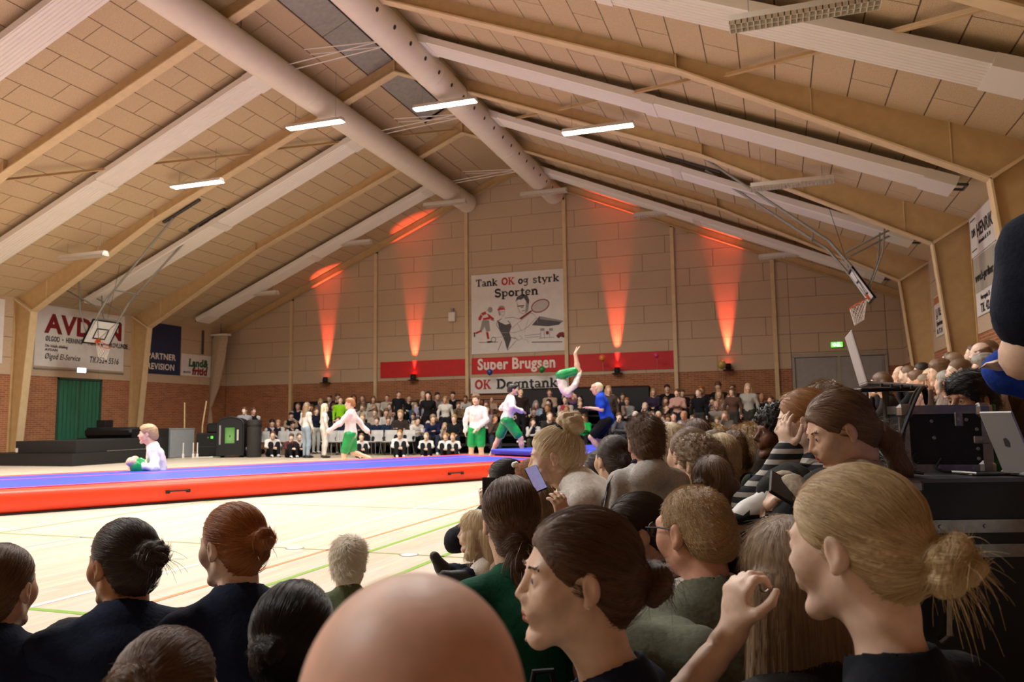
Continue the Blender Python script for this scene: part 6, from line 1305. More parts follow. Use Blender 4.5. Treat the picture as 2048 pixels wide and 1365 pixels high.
# middle of the seated crowd
G2 = 'seated crowd between the camera and the mats'
def mid(label, head, phi, hphi=None, **k): 
    k.setdefault('scale', .92); k.setdefault('pose', 'floor'); k.setdefault('res', (.02, .0068, .009)); k.setdefault('hres', .0075); k.setdefault('hands', False); k.setdefault('group', G2); return near_person(label, head, phi, hphi, **k)
mid('woman with dark hair in a low bun and black shirt, left of the grey hoodie', (7.678, 3.691, 0.802), 70, 62, fuzz=(1800, 0.00079), hair='bun:0,-.12,.01:.032', hc='dark', sk='fair', top='141519')
mid('dark haired girl half hidden behind the white blouse', (7.557, 3.923, 0.731), 60, 40, fuzz=(1800, 0.00084), hair='bun:0,-.12,.01:.03', hc='dark', sk='pink', top='2a1c1c', scale=.85)
r, J, Rh = mid('person with wavy brown hair filming with a phone behind the grey hoodie', (7.641, 4.320, 0.760), 85, 85, fuzz=(1800, 0.00092), hair='lowpony:.15', hc='ash', top='1d1f26', scale=.9); phone('phone held up between the filming person and the grey hoodie', (7.738, 3.926, 0.782), V(.9, .3, 0), V(-.1, 0, 1), M_ph, .9)
mid('girl with long pale blond hair right of the grey hoodie', (7.848, 4.487, 0.844), 85, 90, fuzz=(1800, 0.00094), hair='long:.3', hc='lightblonde', top='3a3c46', scale=.95)
r, J, Rh = mid('woman with curly brown bun and dark blue sweater behind the man with glasses', (8.041, 3.599, 0.830), 70, 62, fuzz=(1800, 0.00075), hair='bun:.01,-.125,-.01:.042', hc='mid', sk='fair', top='151a26', scale=.98, topopt=dict(g=.016)); strands(r, J, Rh, 1, 'mid', (0, -.15, -.02), 30, .08, 31)
mid('girl with long straight dark brown hair in the middle of the crowd', (7.963, 4.842, 0.855), 85, 90, fuzz=(1800, 0.00100), hair='long:.28', hc='brown', top='22242a', scale=1.0)
mid('child with ash blond hair behind the girl with dark hair', (7.811, 5.325, 0.821), 80, 80, fuzz=(3000, 0.00111), hair='short', hc='ash', top='3a3030', scale=.95, fem=False)
mid('ash blond girl in profile, furthest back in the seated crowd', (7.927, 5.789, 0.819), 40, 12, fuzz=(1800, 0.00119), hair='bun:0,-.12,.0:.03', hc='ash', sk='pale', top='4a4038', scale=1.0)
mid('boy with short wavy blond hair beside the girl in profile', (8.027, 5.505, 0.814), 85, 88, fuzz=(3000, 0.00113), hair='short', hc='sandy', top='39323a', fem=False, scale=1.0)
mid('girl with smooth dark blond hair turned to the left in the crowd', (8.094, 4.256, 0.804), 60, 35, fuzz=(1800, 0.00087), hair='bun:0,-.12,-.02:.03', hc='ash', sk='pale', top='26262b', scale=.98)
r, J, Rh = mid('girl with shiny blond hair in a ponytail in front of the crowd', (8.178, 3.647, 0.806), 80, 80, fuzz=(1800, 0.00075), hair='lowpony:.2', hc='blonde', sk='fair', top='17181c', scale=.95); scrunchie(r, J, Rh, (0.003, -.122, -.05), .024, .006, M_blackrub, nx=(0, -.8, -.5))
mid('girl with round dark brown head of hair between the blond ponytail and the curly bun', (8.114, 3.522, 0.791), 80, 80, fuzz=(1800, 0.00073), hair='bob', hc='brown', top='1b1b20', scale=.92)
mid('girl with messy light curls pinned up beside the curly bun', (8.100, 3.409, 0.801), 70, 50, fuzz=(3000, 0.00070), hair='curly', hc='ash', top='2a2a30', scale=.88)
mid('girl with long wavy brown hair low in the crowd', (8.192, 2.968, 0.752), 85, 85, fuzz=(1800, 0.00061), hair='long:.3', hc='mid', top='2a2420', scale=.8)
r, J, Rh = mid('man with short grey brown hair and a dark jacket printed on the back', (8.209, 4.187, 0.813), 80, 90, fem=False, fuzz=(3000, 0.00085), hair='buzz', hc='mid', sk='fair', top='1b1816', scale=1.05, hs=1.0, topopt=dict(g=.025), fat=1.1)
for k, t in enumerate(('CREW', 'ON TOUR')): pass
mid('boy with short blond hair and a dark jacket with pale seams', (8.292, 4.214, 0.824), 70, 80, fem=False, fuzz=(3000, 0.00085), hair='short', hc='sandy', sk='red', top='1e1a1b', top2='2b2725', scale=1.05, topopt=dict(g=.022))
mid('young man with thick black hair and dark shirt turned left', (8.367, 4.289, 0.855), 60, 45, fem=False, fuzz=(3000, 0.00086), hair='short', hc='black', sk='olive', top='18171c', scale=1.08, topopt=dict(collar=.035))
HD = dict(curl=(.4, .35), fine=(1, 1))
mid('boy with tight black curls and a dark green sweater in profile', (8.427, 3.825, 0.920), 30, -4, fem=False, fuzz=(3000, 0.00077), hair='curly', hc='black', sk='brown', top='1f2c1c', pose='chair', seat=.32, scale=.95, bcol='24324e', wp=dict(wl=(8.326, 3.174, 0.737), wr=(8.290, 3.482, 0.725)), hands=dict(curl=(.4, .5), wdir=((-.9, -.2, -.2), (-.9, -.3, -.3)), wnrm=((0, 0, -1), (.3, .2, -1))))
def striped():
    m = bpy.data.materials.new('striped_knit'); m.use_nodes = True; nt = m.node_tree; b = nt.nodes['Principled BSDF']; b.inputs['Roughness'].default_value = .9; tc = nt.nodes.new('ShaderNodeTexCoord'); sp = nt.nodes.new('ShaderNodeSeparateXYZ'); mt = nt.nodes.new('ShaderNodeMath'); mt.operation = 'MULTIPLY'; mt.inputs[1].default_value = 26
    f = nt.nodes.new('ShaderNodeMath'); f.operation = 'FRACT'; rp = nt.nodes.new('ShaderNodeValToRGB'); rp.color_ramp.interpolation = 'CONSTANT'; e = rp.color_ramp.elements; e[0].color = lin('24262a'); e[1].position = .55; e[1].color = lin('b5b1ab')
    for a, c in ((tc.outputs['Object'], sp.inputs[0]), (sp.outputs[2], mt.inputs[0]), (mt.outputs[0], f.inputs[0]), (f.outputs[0], rp.inputs[0]), (rp.outputs[0], b.inputs['Base Color'])): nt.links.new(a, c)
    return m
r, J, Rh = mid('girl with ginger ponytail in a grey striped sweater, hands at her mouth', (8.519, 3.055, 0.976), 22, 24, pitch=-6, fuzz=(1800, 0.00061), hair='lowpony:.12', hc='ginger', sk='pale', top='888888', pose='chair', seat=.34, scale=.95, bcol='3b5478', wp=dict(wl=(8.460, 2.908, 0.875), wr=(8.485, 3.161, 0.865)), poles=dict(wl=(-.2, .2, -1), wr=(.2, .2, -1)), hands=dict(curl=(.6, .5), wdir=((-.2, 0, 1), (-.15, 0, 1)), wnrm=((.8, .6, 0), (.8, .6, 0))), res=(.018, .0048, .0062), hres=.0046)
SM = striped(); [c.data.materials.__setitem__(i, SM) for c in r.children if c.name.startswith('sweater') for i in range(3)]
scrunchie(r, J, Rh, (0, -.12, -.045), .024, .007, pm('tie_white', 'd8d2c8', .8, .1), nx=(0, -.8, -.5))
r, J, Rh = mid('girl with wavy brown ponytail in a beige sweater looking down at her phone', (8.603, 2.587, 0.954), 8, 0, pitch=-22, fuzz=(1800, 0.00051), hair='lowpony:.24', hc='mid', sk='fair', top='b0a28e', pose='chair', seat=.34, scale=.95, bcol='20211f', wp=dict(wl=(8.468, 2.315, 0.792), wr=(8.444, 2.519, 0.792), al=(8.319, 2.126, 0.599), ar=(8.402, 2.347, 0.778)), poles=dict(wl=(-.1, -.9, -.5), wr=(.1, -.9, -.5)), hands=dict(curl=(.5, .6), wdir=((-.8, -.2, -.4), (-.8, -.2, -.3)), wnrm=((0, 0, -1), (.2, 0, -1))), topopt=dict(g=.015, collar=.05), res=(.018, .0046, .006), hres=.006, jo=dict(toe=((-.2, .9, -.3), (0, 1, 0))))
scrunchie(r, J, Rh, (0.003, -.122, -.05), .026, .009, pm('tie_cream', 'b5a58c', .8, .1), nx=(0, -.8, -.5))
phone('phone in the hands of the girl in the beige sweater', (8.430, 2.268, 0.809), V(.75, .2, -.45), V(.1, .9, .3), None)
mid('person with sandy hair behind the girl in stripes', (8.510, 4.164, 0.987), 85, 90, fuzz=(1800, 0.00083), hair='bob', hc='sandy', top='3a322c', pose='chair', seat=.4, scale=.95)
mid('person with short ash blond hair behind the girl in beige', (8.635, 3.778, 1.022), 80, 90, fem=False, fuzz=(3000, 0.00075), hair='short', hc='ash', top='3c3a3a', pose='chair', seat=.4, scale=1.0)
mid('person with dark brown hair seated beside the monitor speaker', (8.783, 4.574, 0.990), 60, 60, fuzz=(1800, 0.00090), hair='bob', hc='brown', top='2a2626', pose='chair', seat=.4, scale=.95)
mid('pale woman with grey brown hair seated under the speaker', (8.810, 5.018, 0.893), 10, 0, fuzz=(1800, 0.00098), hair='bob', hc='ash', sk='pale', top='77706a', pose='chair', seat=.25, scale=.95)
# yellow quilted jacket lying in front of the seated pair
F = Field(V(-.4, -.4, -.1), V(.4, .4, .5), .014)
for a, b, ra, rb in (((-.2, -.1, .05), (.2, .1, .06), .09, .1), ((-.15, .1, .1), (.15, .0, .2), .09, .08), ((-.05, -.2, .06), (.1, .15, .24), .08, .07), ((-.25, .12, .05), (-.1, -.2, .04), .06, .07), ((.1, -.2, .05), (.26, .1, .12), .07, .08)): F.cone(a, b, ra, rb, .05)
F.plane((0, 0, -1), -.004, .01); v, Q, lab = F.mesh(); N = vnorm(v, Q); v = v + N * (np.abs(np.sin(v @ V(18, 22, 30))) * .012 + sines(v, 6, .08, 4) * .006)[:, None]
o = link('jacket', to_mesh('jacket', v, Q, lab * 0, [pm('mustard_quilt', 'b98a3c', .7, .15, 20, .3)])); o.location = (8.219, 2.568, 0); o.rotation_euler = (0, 0, .4); o.scale = (.95, .95, 1.05); tag(o, 'mustard yellow quilted jacket heaped behind the man with glasses', 'jacket')
o = link('backpack', None) if False else None
# people at the sound desk
mid('boy with thick black fringe peeping over the flight case', (9.124, 3.357, 1.049), 10, -14, pitch=-6, fem=False, fuzz=(3000, 0.00063), hair='fringe', hc='black', sk='tan', top='2b2f38', pose='stand', scale=.68, hs=1.2, group='people at the sound desk', res=(.02, .0048, .009), hres=.0046)
r, J, Rh = mid('adult in a dark blue T-shirt with bare bent arm, cut by right edge', (9.197, 1.956, 1.586), 125, 110, fem=False, fuzz=(3000, 0.00035), hair='short', hc='brown', sk='pale', top='121a2b', pose='stand', scale=.95, fat=1.1, th=1.25, group='people at the sound desk', topopt=dict(sleeve=.36, g=.03), jo=dict(sw=.2, el=(-.26, .04, 1.09), wl=(-.02, .22, 1.12)), names={'top': 't_shirt'}, bcol='1a1d24')
r, J, Rh = mid('person in bright blue sweater and white trousers, arms folded, right edge', (9.213, 2.384, 1.510), 30, 10, fem=True, fuzz=(3000, 0.00044), hair='short', hc='brown', sk='pale', top='1c3fa0', pose='stand_arms', scale=.97, fat=1.1, group='people at the sound desk', bcol='cfcbc4', topopt=dict(g=.03))

e = empty('backpack', 'black backpack standing between the girl in green and the profile girl', 'bag', (7.918, 1.734, 0)); e.rotation_euler = (0, 0, .5)
MB().bbox((0, 0, .2), (.14, .08, .19), bev=.06).build('bag_body', M_blackrub, e, True); MB().bbox((0, -.085, .14), (.10, .025, .11), bev=.03).build('front_pocket', M_black, e, True); MB().tube([(-.03, .04, .38), (-.02, .04, .43), (.02, .04, .43), (.03, .04, .38)], .008, 8).build('grab_handle', M_black, e)
for x in (-.07, .07): MB().tube([(x, .07, .36), (x, .13, .30), (x, .12, .15), (x, .08, .05)], .012, 6).build('strap', M_black, e)
# ------------------------------------------------------------------ the far audience (label, x, y, seat height, size, sex, hair, hair colour, top, second colour, pose)
CROWD = [
('fair boy in navy and white jersey sitting cross legged, floor row first from left',-6.63,20.00,0.00,0.957,'m','fringe','sandy','17265a','d0cec8','floor'),
('woman in white top and black trousers, beside the fair boy, floor row second from left',-5.92,20.00,0.00,0.929,'f','bun:0,-.12,.01:.03','brown','e0dbd4',None,'hug'),
('boy in maroon behind two women in white, floor row third from left',-5.00,19.60,0.00,0.829,'m','short','brown','5a2c2c',None,'hug'),
('smiling woman in white top and black trousers with green shoes, floor row fourth from left',-5.01,20.00,0.00,0.843,'f','bun:0,-.12,.01:.03','mid','e0dbd4',None,'hug'),
('woman in white half hidden by the walking gymnast, floor row fifth from left',-2.69,19.60,0.00,0.829,'f','bun:0,-.12,.01:.03','mid','e0dbd4',None,'hug'),
('woman in white resting her forehead on her arm, floor row sixth from left',-1.69,20.00,0.00,0.929,'f','bun:0,-.12,.01:.03','ginger','e0dbd4',None,'hug'),
('fair woman in white with folded hands, floor row seventh from left',-0.86,20.00,0.00,0.829,'f','lowpony:.15','sandy','e0dbd4',None,'hug'),
('woman in white looking down, floor row eighth from left',-0.27,20.00,0.00,0.814,'f','bun:0,-.12,.01:.03','ginger','e0dbd4',None,'hug'),
('red haired woman in white at the end, floor row ninth from left',0.11,19.60,0.00,0.814,'f','bun:0,-.12,.01:.03','ginger','e0dbd4',None,'hug'),
('fair boy in dark jersey, chair row first from left',-6.83,21.60,0.40,0.792,'m','fringe','sandy','17171c','d0cec8',''),
('boy in navy, chair row second from left',-4.64,21.60,0.40,0.886,'m','short','mid','1b2138',None,''),
('boy in dark grey, chair row third from left',-3.77,21.60,0.40,0.980,'m','short','sandy','2a2e34',None,''),
('brown haired boy in navy jumper, chair row fourth from left',-3.27,21.60,0.40,0.846,'m','fringe','brown','16203c',None,''),
('boy in dark blue jumper, chair row fifth from left',-2.88,21.60,0.40,0.872,'m','fringe','brown','18283c',None,''),
('boy in brown jacket, chair row sixth from left',-2.47,21.60,0.40,1.087,'m','short','sandy','332a26',None,''),
('dark haired boy in white, chair row seventh from left',-1.95,21.60,0.40,0.886,'m','short','black','d2cec6',None,''),
('fair boy in navy jersey, chair row eighth from left',-1.40,21.60,0.40,0.966,'m','fringe','ash','1a2040',None,''),
('curly fair boy in black jumper, chair row ninth from left',-0.70,21.60,0.40,0.886,'m','curly','sandy','17191c',None,''),
('woman in flowered brown dress, chair row tenth from left',0.59,21.60,0.40,0.899,'f','long:.3','brown','54423c',None,''),
('man with short hair in dark green, chair row eleventh from left',2.23,21.60,0.40,1.007,'m','buzz','ash','2a2824',None,''),
('woman in dark green top, chair row twelfth from left',2.75,21.60,0.40,0.872,'f','lowpony:.15','mid','17402c',None,''),
('smiling woman in bright green blouse, chair row thirteenth from left',3.25,21.60,0.40,0.846,'f','long:.3','brown','12a04a',None,''),
('smiling man in grey shirt, chair row fourteenth from left',4.25,21.60,0.40,0.899,'m','short','mid','55575a',None,''),
('old woman with white hair, chair row fifteenth from left',4.72,21.60,0.40,0.899,'f','bob','white','4a5058',None,''),
('girl in dark top, chair row sixteenth from left',5.18,21.60,0.40,0.913,'f','bun:0,-.12,.01:.03','brown','22222a',None,''),
('girl with pale blond topknot, chair row seventeenth from left',5.35,21.60,0.40,0.899,'f','bun:0,-.08,.1:.03','lightblonde','171c2e','cfccc8',''),
('man in dark cap and navy jersey, chair row eighteenth from left',5.77,21.60,0.40,0.926,'m','cap','black','16284a','cfccc8',''),
('bald man with beard, chair row nineteenth from left',6.12,21.60,0.40,0.966,'m','ring','brown','8d8a88',None,''),
('woman with glasses and grey shirt, chair row twentieth from left',7.11,21.60,0.40,0.899,'f','bob','ash','6a6058',None,''),
('boy low in front of the stand',7.44,19.50,0.00,0.937,'m','short','mid','3a1c30',None,''),
('dark haired man low in front of the stand',7.75,20.00,0.00,0.937,'m','short','black','1c1a1e',None,''),
('girl with long brown hair in grey top',-7.22,20.40,0.00,0.883,'f','long:.3','brown','9a9a9e',None,'stand'),
('girl with long brown hair in dark jacket',-7.27,20.90,0.00,0.876,'f','long:.3','brown','17171c','c8c6c2','stand'),
('girl with long brown hair in white sweater and jeans',-4.27,19.30,0.00,0.921,'f','long:.3','ash','d6d2cc',None,'stand'),
('girl in navy sweater and grey trousers',-5.69,22.00,0.00,0.863,'f','long:.3','mid','161a2c',None,'stand'),
('blond girl in white sweater and white trousers',-3.69,19.30,0.00,0.895,'f','longloose:.28','lightblonde','dcd8d0',None,'stand'),
('bald man in navy jacket',8.01,24.00,0.00,0.990,'m','ring','grey','17192a',None,'stand'),
('woman behind the bald man',8.26,22.50,0.00,0.914,'f','bun:0,-.12,.01:.03','brown','3a2a28',None,'stand'),
('woman by the wall post next to the door',8.57,23.50,0.00,0.933,'f','bun:0,-.12,.01:.03','brown','3c3836',None,'stand'),
('man beside the grey door, turned left',8.83,24.50,0.00,0.984,'m','short','brown','3a3836',None,'stand'),
('man in front of the left door leaf',9.76,23.50,0.00,0.984,'m','buzz','black','1c1c1e',None,'stand'),
('young man in black in front of the right door leaf',10.45,24.50,0.00,0.946,'m','short','black','121214',None,'stand'),
('man at the right door post',10.73,20.50,0.00,1.149,'m','buzz','black','17171a',None,'stand'),
('dark haired boy in navy jersey, lowest row first from left',-7.67,22.43,0.28,0.953,'m','fringe','black','1d2340','d0cec8',''),
('boy in dark jersey with white shoulders, lowest row second from left',-6.86,22.43,0.28,0.872,'m','short','black','15151c','d0cec8',''),
('man in lime green vest, lowest row third from left',-5.10,22.50,0.28,0.908,'m','buzz','brown','8fd61e',None,'stand'),
('girl bending forward in white, lowest row fourth from left',-2.83,22.43,0.28,0.899,'f','long:.3','ash','c9c5be',None,'chair_lean'),
('blond girl in white with hands at her chin, lowest row fifth from left',-2.37,22.33,0.28,0.859,'f','long:.3','lightblonde','d4cec6',None,'chair_chin'),
('woman with long black hair in black, lowest row sixth from left',-1.96,22.50,0.28,0.965,'f','long:.3','black','111113',None,'stand'),
('blond girl in lavender blue, lowest row seventh from left',-1.89,22.33,0.28,0.846,'f','long:.3','lightblonde','a9a8cc',None,'chair_chin'),
('girl with wavy blond hair in pale pink, lowest row eighth from left',-1.33,22.33,0.28,0.779,'f','longloose:.25','blonde','c4b0a2',None,'chair_chin'),
('woman in white, lowest row ninth from left',-1.37,22.50,0.28,0.870,'f','long:.3','ash','c6c2b8',None,'stand'),
('standing man in brown leather jacket, lowest row tenth from left',1.09,22.50,0.28,0.990,'m','buzz','brown','2a1a16','2a1a16','stand'),
('girl with brown hair in navy and white, lowest row eleventh from left',1.54,22.33,0.28,0.899,'f','long:.3','brown','171b30','cfccc6',''),
('woman with long hair in brown vest, lowest row twelfth from left',2.04,22.43,0.28,1.034,'f','long:.3','mid','57432f',None,''),
('man with glasses in black, lowest row thirteenth from left',2.94,22.50,0.28,0.737,'m','buzz','sandy','22201e',None,'stand'),
('fair haired woman, lowest row fourteenth from left',3.79,22.50,0.28,0.984,'f','long:.3','sandy','4a3f3a',None,'stand'),
('woman with arms crossed in black, lowest row fifteenth from left',5.34,22.50,0.28,0.908,'f','bun:0,-.12,.01:.03','brown','161318',None,'chair_arms'),
('small boy in brown, lowest row sixteenth from left',5.52,22.33,0.28,0.993,'m','short','brown','2a2422',None,''),
('woman in pale pink sweater, lowest row seventeenth from left',5.76,22.50,0.28,0.902,'f','bun:0,-.12,.01:.03','brown','b98e80',None,'stand_arms'),
('young man in black jersey with white shoulders, lowest row eighteenth from left',6.21,22.33,0.28,0.940,'m','buzz','mid','15161f','cfccc8',''),
('broad man in black shirt, lowest row nineteenth from left',6.35,22.50,0.28,0.895,'m','buzz','ginger','121214',None,'stand'),
('boy in dark brown jumper, lowest row twentieth from left',6.88,22.33,0.28,0.872,'m','short','ash','2c221f',None,''),
('woman in brown blouse, lowest row twenty-first from left',7.26,22.50,0.28,0.895,'f','bob','brown','5a4034',None,'stand'),
('blond woman in pale shirt, lowest row twenty-second from left',7.68,22.50,0.28,0.959,'f','long:.3','blonde','a3a094',None,'stand'),
('black haired boy in dark shirt, second row first from left',-7.44,23.18,0.56,0.913,'m','short','black','141414','b09a84',''),
('boy in beige jumper, second row second from left',-4.20,23.18,0.56,1.007,'m','fringe','mid','b3a898',None,''),
('boy in white jumper, second row third from left',-3.79,23.18,0.56,0.993,'m','fringe','mid','cfcbc4',None,''),
('tall man in black, second row fourth from left',-3.37,23.25,0.56,0.844,'m','short','brown','17171e',None,'stand'),
('boy in navy with white sleeves, second row fifth from left',-2.76,23.18,0.56,0.872,'m','fringe','brown','1a2242','cfccc8',''),
('boy in black jumper, second row sixth from left',-2.32,23.18,0.56,1.034,'m','short','black','18191c',None,''),
('woman in pale blue shirt, second row seventh from left',-0.23,23.18,0.56,1.034,'f','bob','mid','8f8a96',None,''),
('young man in black, second row eighth from left',1.30,23.18,0.56,0.953,'m','short','mid','17171b',None,''),
('man in black jacket, second row ninth from left',1.75,23.18,0.56,1.047,'m','buzz','mid','16161a',None,''),
('man in dark jumper, second row tenth from left',2.35,23.18,0.56,0.966,'m','buzz','ash','241f1e',None,''),
('old man in patterned shirt, second row eleventh from left',2.78,23.08,0.56,0.966,'m','ring','grey','3d3a3e',None,''),
('woman with glasses, second row twelfth from left',3.82,23.18,0.56,0.886,'f','bob','mid','55504c',None,''),
('old man in navy with hand at his face, second row thirteenth from left',4.77,23.18,0.56,1.074,'m','ring','grey','1c2740',None,'chair_chin'),
('girl with glasses and hand at her mouth, second row fourteenth from left',5.36,23.18,0.56,1.007,'f','long:.3','brown','2c2522',None,'chair_chin'),
('woman in leopard brown, second row fifteenth from left',5.74,23.08,0.56,0.940,'f','long:.3','ash','8a6440',None,''),
('woman in checked shirt, second row sixteenth from left',6.36,23.28,0.56,1.020,'f','bun:0,-.12,.01:.03','black','5b5854',None,''),
('bald bearded man in beige jumper, second row seventeenth from left',6.77,23.18,0.56,1.047,'m','ring','mid','a89f94',None,''),
('woman in maroon, second row eighteenth from left',7.27,23.18,0.56,0.993,'f','bob','mid','4a2a34',None,''),
('man in navy jersey, third row first from left',-7.67,23.93,0.84,0.993,'m','buzz','mid','161c30','c8c6c2',''),
('brown haired woman in black, third row second from left',-7.05,23.83,0.84,0.899,'f','long:.3','brown','15161c',None,''),
('dark haired woman with grey scarf, third row third from left',-6.25,23.93,0.84,0.980,'f','long:.3','brown','23222a',None,''),
('girl in white, third row fourth from left',-5.02,23.83,0.84,0.899,'f','long:.3','ash','c2beb6',None,''),
('girl with fair hair in beige, third row fifth from left',-4.61,23.83,0.84,0.899,'f','long:.3','sandy','a89a8a',None,''),
('girl in peach top, third row sixth from left',-4.04,23.93,0.84,0.886,'f','long:.3','ash','b08f78',None,''),
('girl with brown hair in black, third row seventh from left',-3.59,23.93,0.84,0.805,'f','long:.3','brown','24211f',None,''),
('fair girl in blue jacket, third row eighth from left',-3.15,24.03,0.84,0.913,'f','long:.3','sandy','3c6a88',None,''),
('man in lavender shirt, third row ninth from left',-2.86,23.93,0.84,1.168,'m','buzz','sandy','a8a2b8',None,''),
('woman with straight hair in dark top, third row tenth from left',-2.43,23.93,0.84,0.926,'f','long:.3','ash','1d1a1a',None,''),
('white haired woman in navy vest, third row eleventh from left',-2.06,23.83,0.84,0.872,'f','bob','grey','1e1d26','a8a49c',''),
('man in tan jacket, third row twelfth from left',-1.53,23.93,0.84,0.913,'m','short','mid','7a6248',None,''),
('woman with glasses in rose top, third row thirteenth from left',-0.50,23.83,0.84,0.899,'f','bob','mid','8a5a58',None,''),
('grey haired woman in light blue, third row fourteenth from left',1.13,23.93,0.84,0.926,'f','bob','grey','9fb0c4',None,''),
('woman with dark hair in black, third row fifteenth from left',1.57,23.93,0.84,0.913,'f','long:.3','black','1c1a1c',None,''),
('woman in red vest, third row sixteenth from left',2.14,23.83,0.84,1.020,'f','bun:0,-.12,.01:.03','mid','b0444c','cfc5ba',''),
('woman in navy top, third row seventeenth from left',2.57,23.93,0.84,1.034,'f','long:.3','black','1c2334',None,''),
('blond woman in black, third row eighteenth from left',3.61,23.93,0.84,1.074,'f','bob','blonde','1d1c20',None,''),
('woman in dusty pink, third row nineteenth from left',3.78,23.83,0.84,0.926,'f','bun:0,-.12,.01:.03','mid','a88f80',None,''),
('bearded man in grey hoodie, third row twentieth from left',4.05,24.03,0.84,0.913,'m','short','ginger','8f8e8c',None,''),
('girl with long brown hair, third row twenty-first from left',5.24,23.93,0.84,0.899,'f','long:.3','mid','2a2422',None,''),
('boy in blue with hand at his face, third row twenty-second from left',6.62,24.03,0.84,0.886,'m','short','black','4a5a90',None,'chair_chin'),
('fair woman in tan, third row twenty-third from left',6.81,23.93,0.84,1.154,'f','long:.3','sandy','8a6a54',None,''),
('bearded man in grey shirt, third row twenty-fourth from left',7.09,23.83,0.84,0.953,'m','buzz','ginger','a09898',None,''),
('blond woman, top row first from left',-7.28,24.76,1.12,0.846,'f','bob','blonde','77706a',None,''),
('man in grey jumper, top row second from left',-6.90,24.76,1.12,0.993,'m','short','mid','8a857c',None,''),
('man in black, top row third from left',-6.52,24.66,1.12,1.034,'m','short','brown','1c1c20',None,''),
('woman in dark vest, top row fourth from left',-5.85,24.66,1.12,1.034,'f','long:.3','brown','1b1c26','c8bfae',''),
('woman in brown coat, top row fifth from left',-5.45,24.56,1.12,0.953,'f','long:.3','mid','5c4a3c',None,''),
('woman in white cardigan, top row sixth from left',-4.98,24.56,1.12,0.940,'f','long:.3','mid','c9c2b6',None,''),
('man in pale hoodie, top row seventh from left',-4.53,24.66,1.12,0.953,'m','buzz','brown','c2bcb0',None,''),
('woman in beige jacket, top row eighth from left',-4.12,24.56,1.12,0.752,'f','bob','mid','a08a70',None,''),
('man with glasses in black, top row ninth from left',-3.70,24.66,1.12,0.899,'m','buzz','mid','17171b','d0ccc6',''),
('balding man, top row tenth from left',-3.16,24.66,1.12,1.047,'m','ring','mid','3a3530',None,''),
('man in grey hoodie, top row eleventh from left',-2.64,24.66,1.12,1.034,'m','short','black','8b847c',None,''),
('young man in black, top row twelfth from left',-2.03,24.66,1.12,0.993,'m','short','black','131318',None,''),
('boy in white jumper, top row thirteenth from left',-1.57,24.66,1.12,0.872,'m','short','brown','cac6bf',None,''),
('grey haired man in beige, top row fourteenth from left',-0.62,24.66,1.12,0.752,'m','buzz','ash','b29a86',None,''),
('woman in beige top, top row fifteenth from left',1.40,24.66,1.12,0.993,'f','bun:0,-.12,.01:.03','brown','b79f88',None,''),
('dark haired woman in black cardigan, top row sixteenth from left',1.89,24.66,1.12,0.940,'f','long:.3','black','1a181a',None,''),
('man in checked shirt, top row seventeenth from left',3.80,24.66,1.12,0.819,'m','short','brown','3a3634',None,''),
('fair woman in purple, top row eighteenth from left',4.77,24.66,1.12,0.913,'f','long:.3','sandy','3a2f48',None,''),
('young man in black, top row nineteenth from left',5.20,24.66,1.12,1.047,'m','short','black','171314',None,''),
('man in brown, top row twentieth from left',5.67,24.56,1.12,0.899,'m','short','brown','1b1613',None,''),
('red haired young man, top row twenty-first from left',6.28,24.56,1.12,1.020,'m','short','red','20181a',None,''),
('young man with dark fringe, top row twenty-second from left',6.75,24.56,1.12,1.087,'m','fringe','brown','18161a',None,''),
('woman with tied brown hair, top row twenty-third from left',7.17,24.66,1.12,1.020,'f','bun:0,-.12,.01:.03','brown','26201f',None,'')]
ARCH = {}
def archetype(pose, fem, turn, bottom='trousers', yoke=False, bare=False, variant=0):
    key = (pose, fem, turn, bottom, yoke, bare, variant)
    if key not in ARCH:
        rs = np.random.RandomState(abs(hash((pose, fem, turn, variant))) % 1000 if False else (len(ARCH) * 7 + 3)); J = joints(pose)
        for q in J['w'] + J['e']: q += rs.normal(size=3) * .012
        Rh = Rz(math.radians(turn)) @ Rx(rs.normal() * .06)
        parts = body_meshes(J, Rh, False, fem, 1.03, 1.0, 1.0, dict(yoke=yoke, collar=.02), bottom, None, bare, len(ARCH))
        sk = bodymats('fair', 'brown', False); c = cloth('888888')
        root = assemble(parts, dict(body=sk, top=[c, c, c], bottom=[c], shoe=[M_shoed, M_sole]), 'person', {})
        tops = []
        ARCH[key] = (root, J['H'].copy(), Rh); COL.objects.unlink(root)
        for ch in root.children: COL.objects.unlink(ch)
    return ARCH[key]
def far_person(label, loc, yaw, sc, pose, fem, hair, hc, top, top2, sk, bottomcol, turn=0, group=None, bottom='trousers', yoke=False, bare=False, sat=False, tilt=None):
    root, H, Rh = archetype(pose, fem, turn, bottom, yoke, bare)
    o = root.copy(); COL.objects.link(o); o.location = loc; o.rotation_euler = (tilt or 0, 0, yaw); o.scale = (sc, sc, sc); recolor(o, bodymats(sk, hc, False))
    for ch in root.children:
        c = ch.copy(); COL.objects.link(c); c.parent = o; nm = c.name.split('.')[0]
        if nm == 'sweater': recolor(c, [cloth(top), cloth(top2 or top), cloth(top)])
        elif nm == 'trousers': recolor(c, [(satin if sat else cloth)(bottomcol)])
        else: recolor(c, [M_shoe if (int(abs(loc[0]) * 100) % 3) else M_shoed, M_sole])
        if nm == 'trousers' and bottom == 'shorts': c.name = 'shorts'
    if hair: 
        if hair == 'cap': h = hair_obj('cap', 'black', .013, o, H, Rh, 1.07, 1); h.name = 'cap'
        else: hair_obj(hair, hc, .0125, o, H, Rh, 1.06, 1 + int(abs(loc[0]) * 10) % 3)
    return tag(o, label, 'person', group or 'audience on the stand at the end wall')
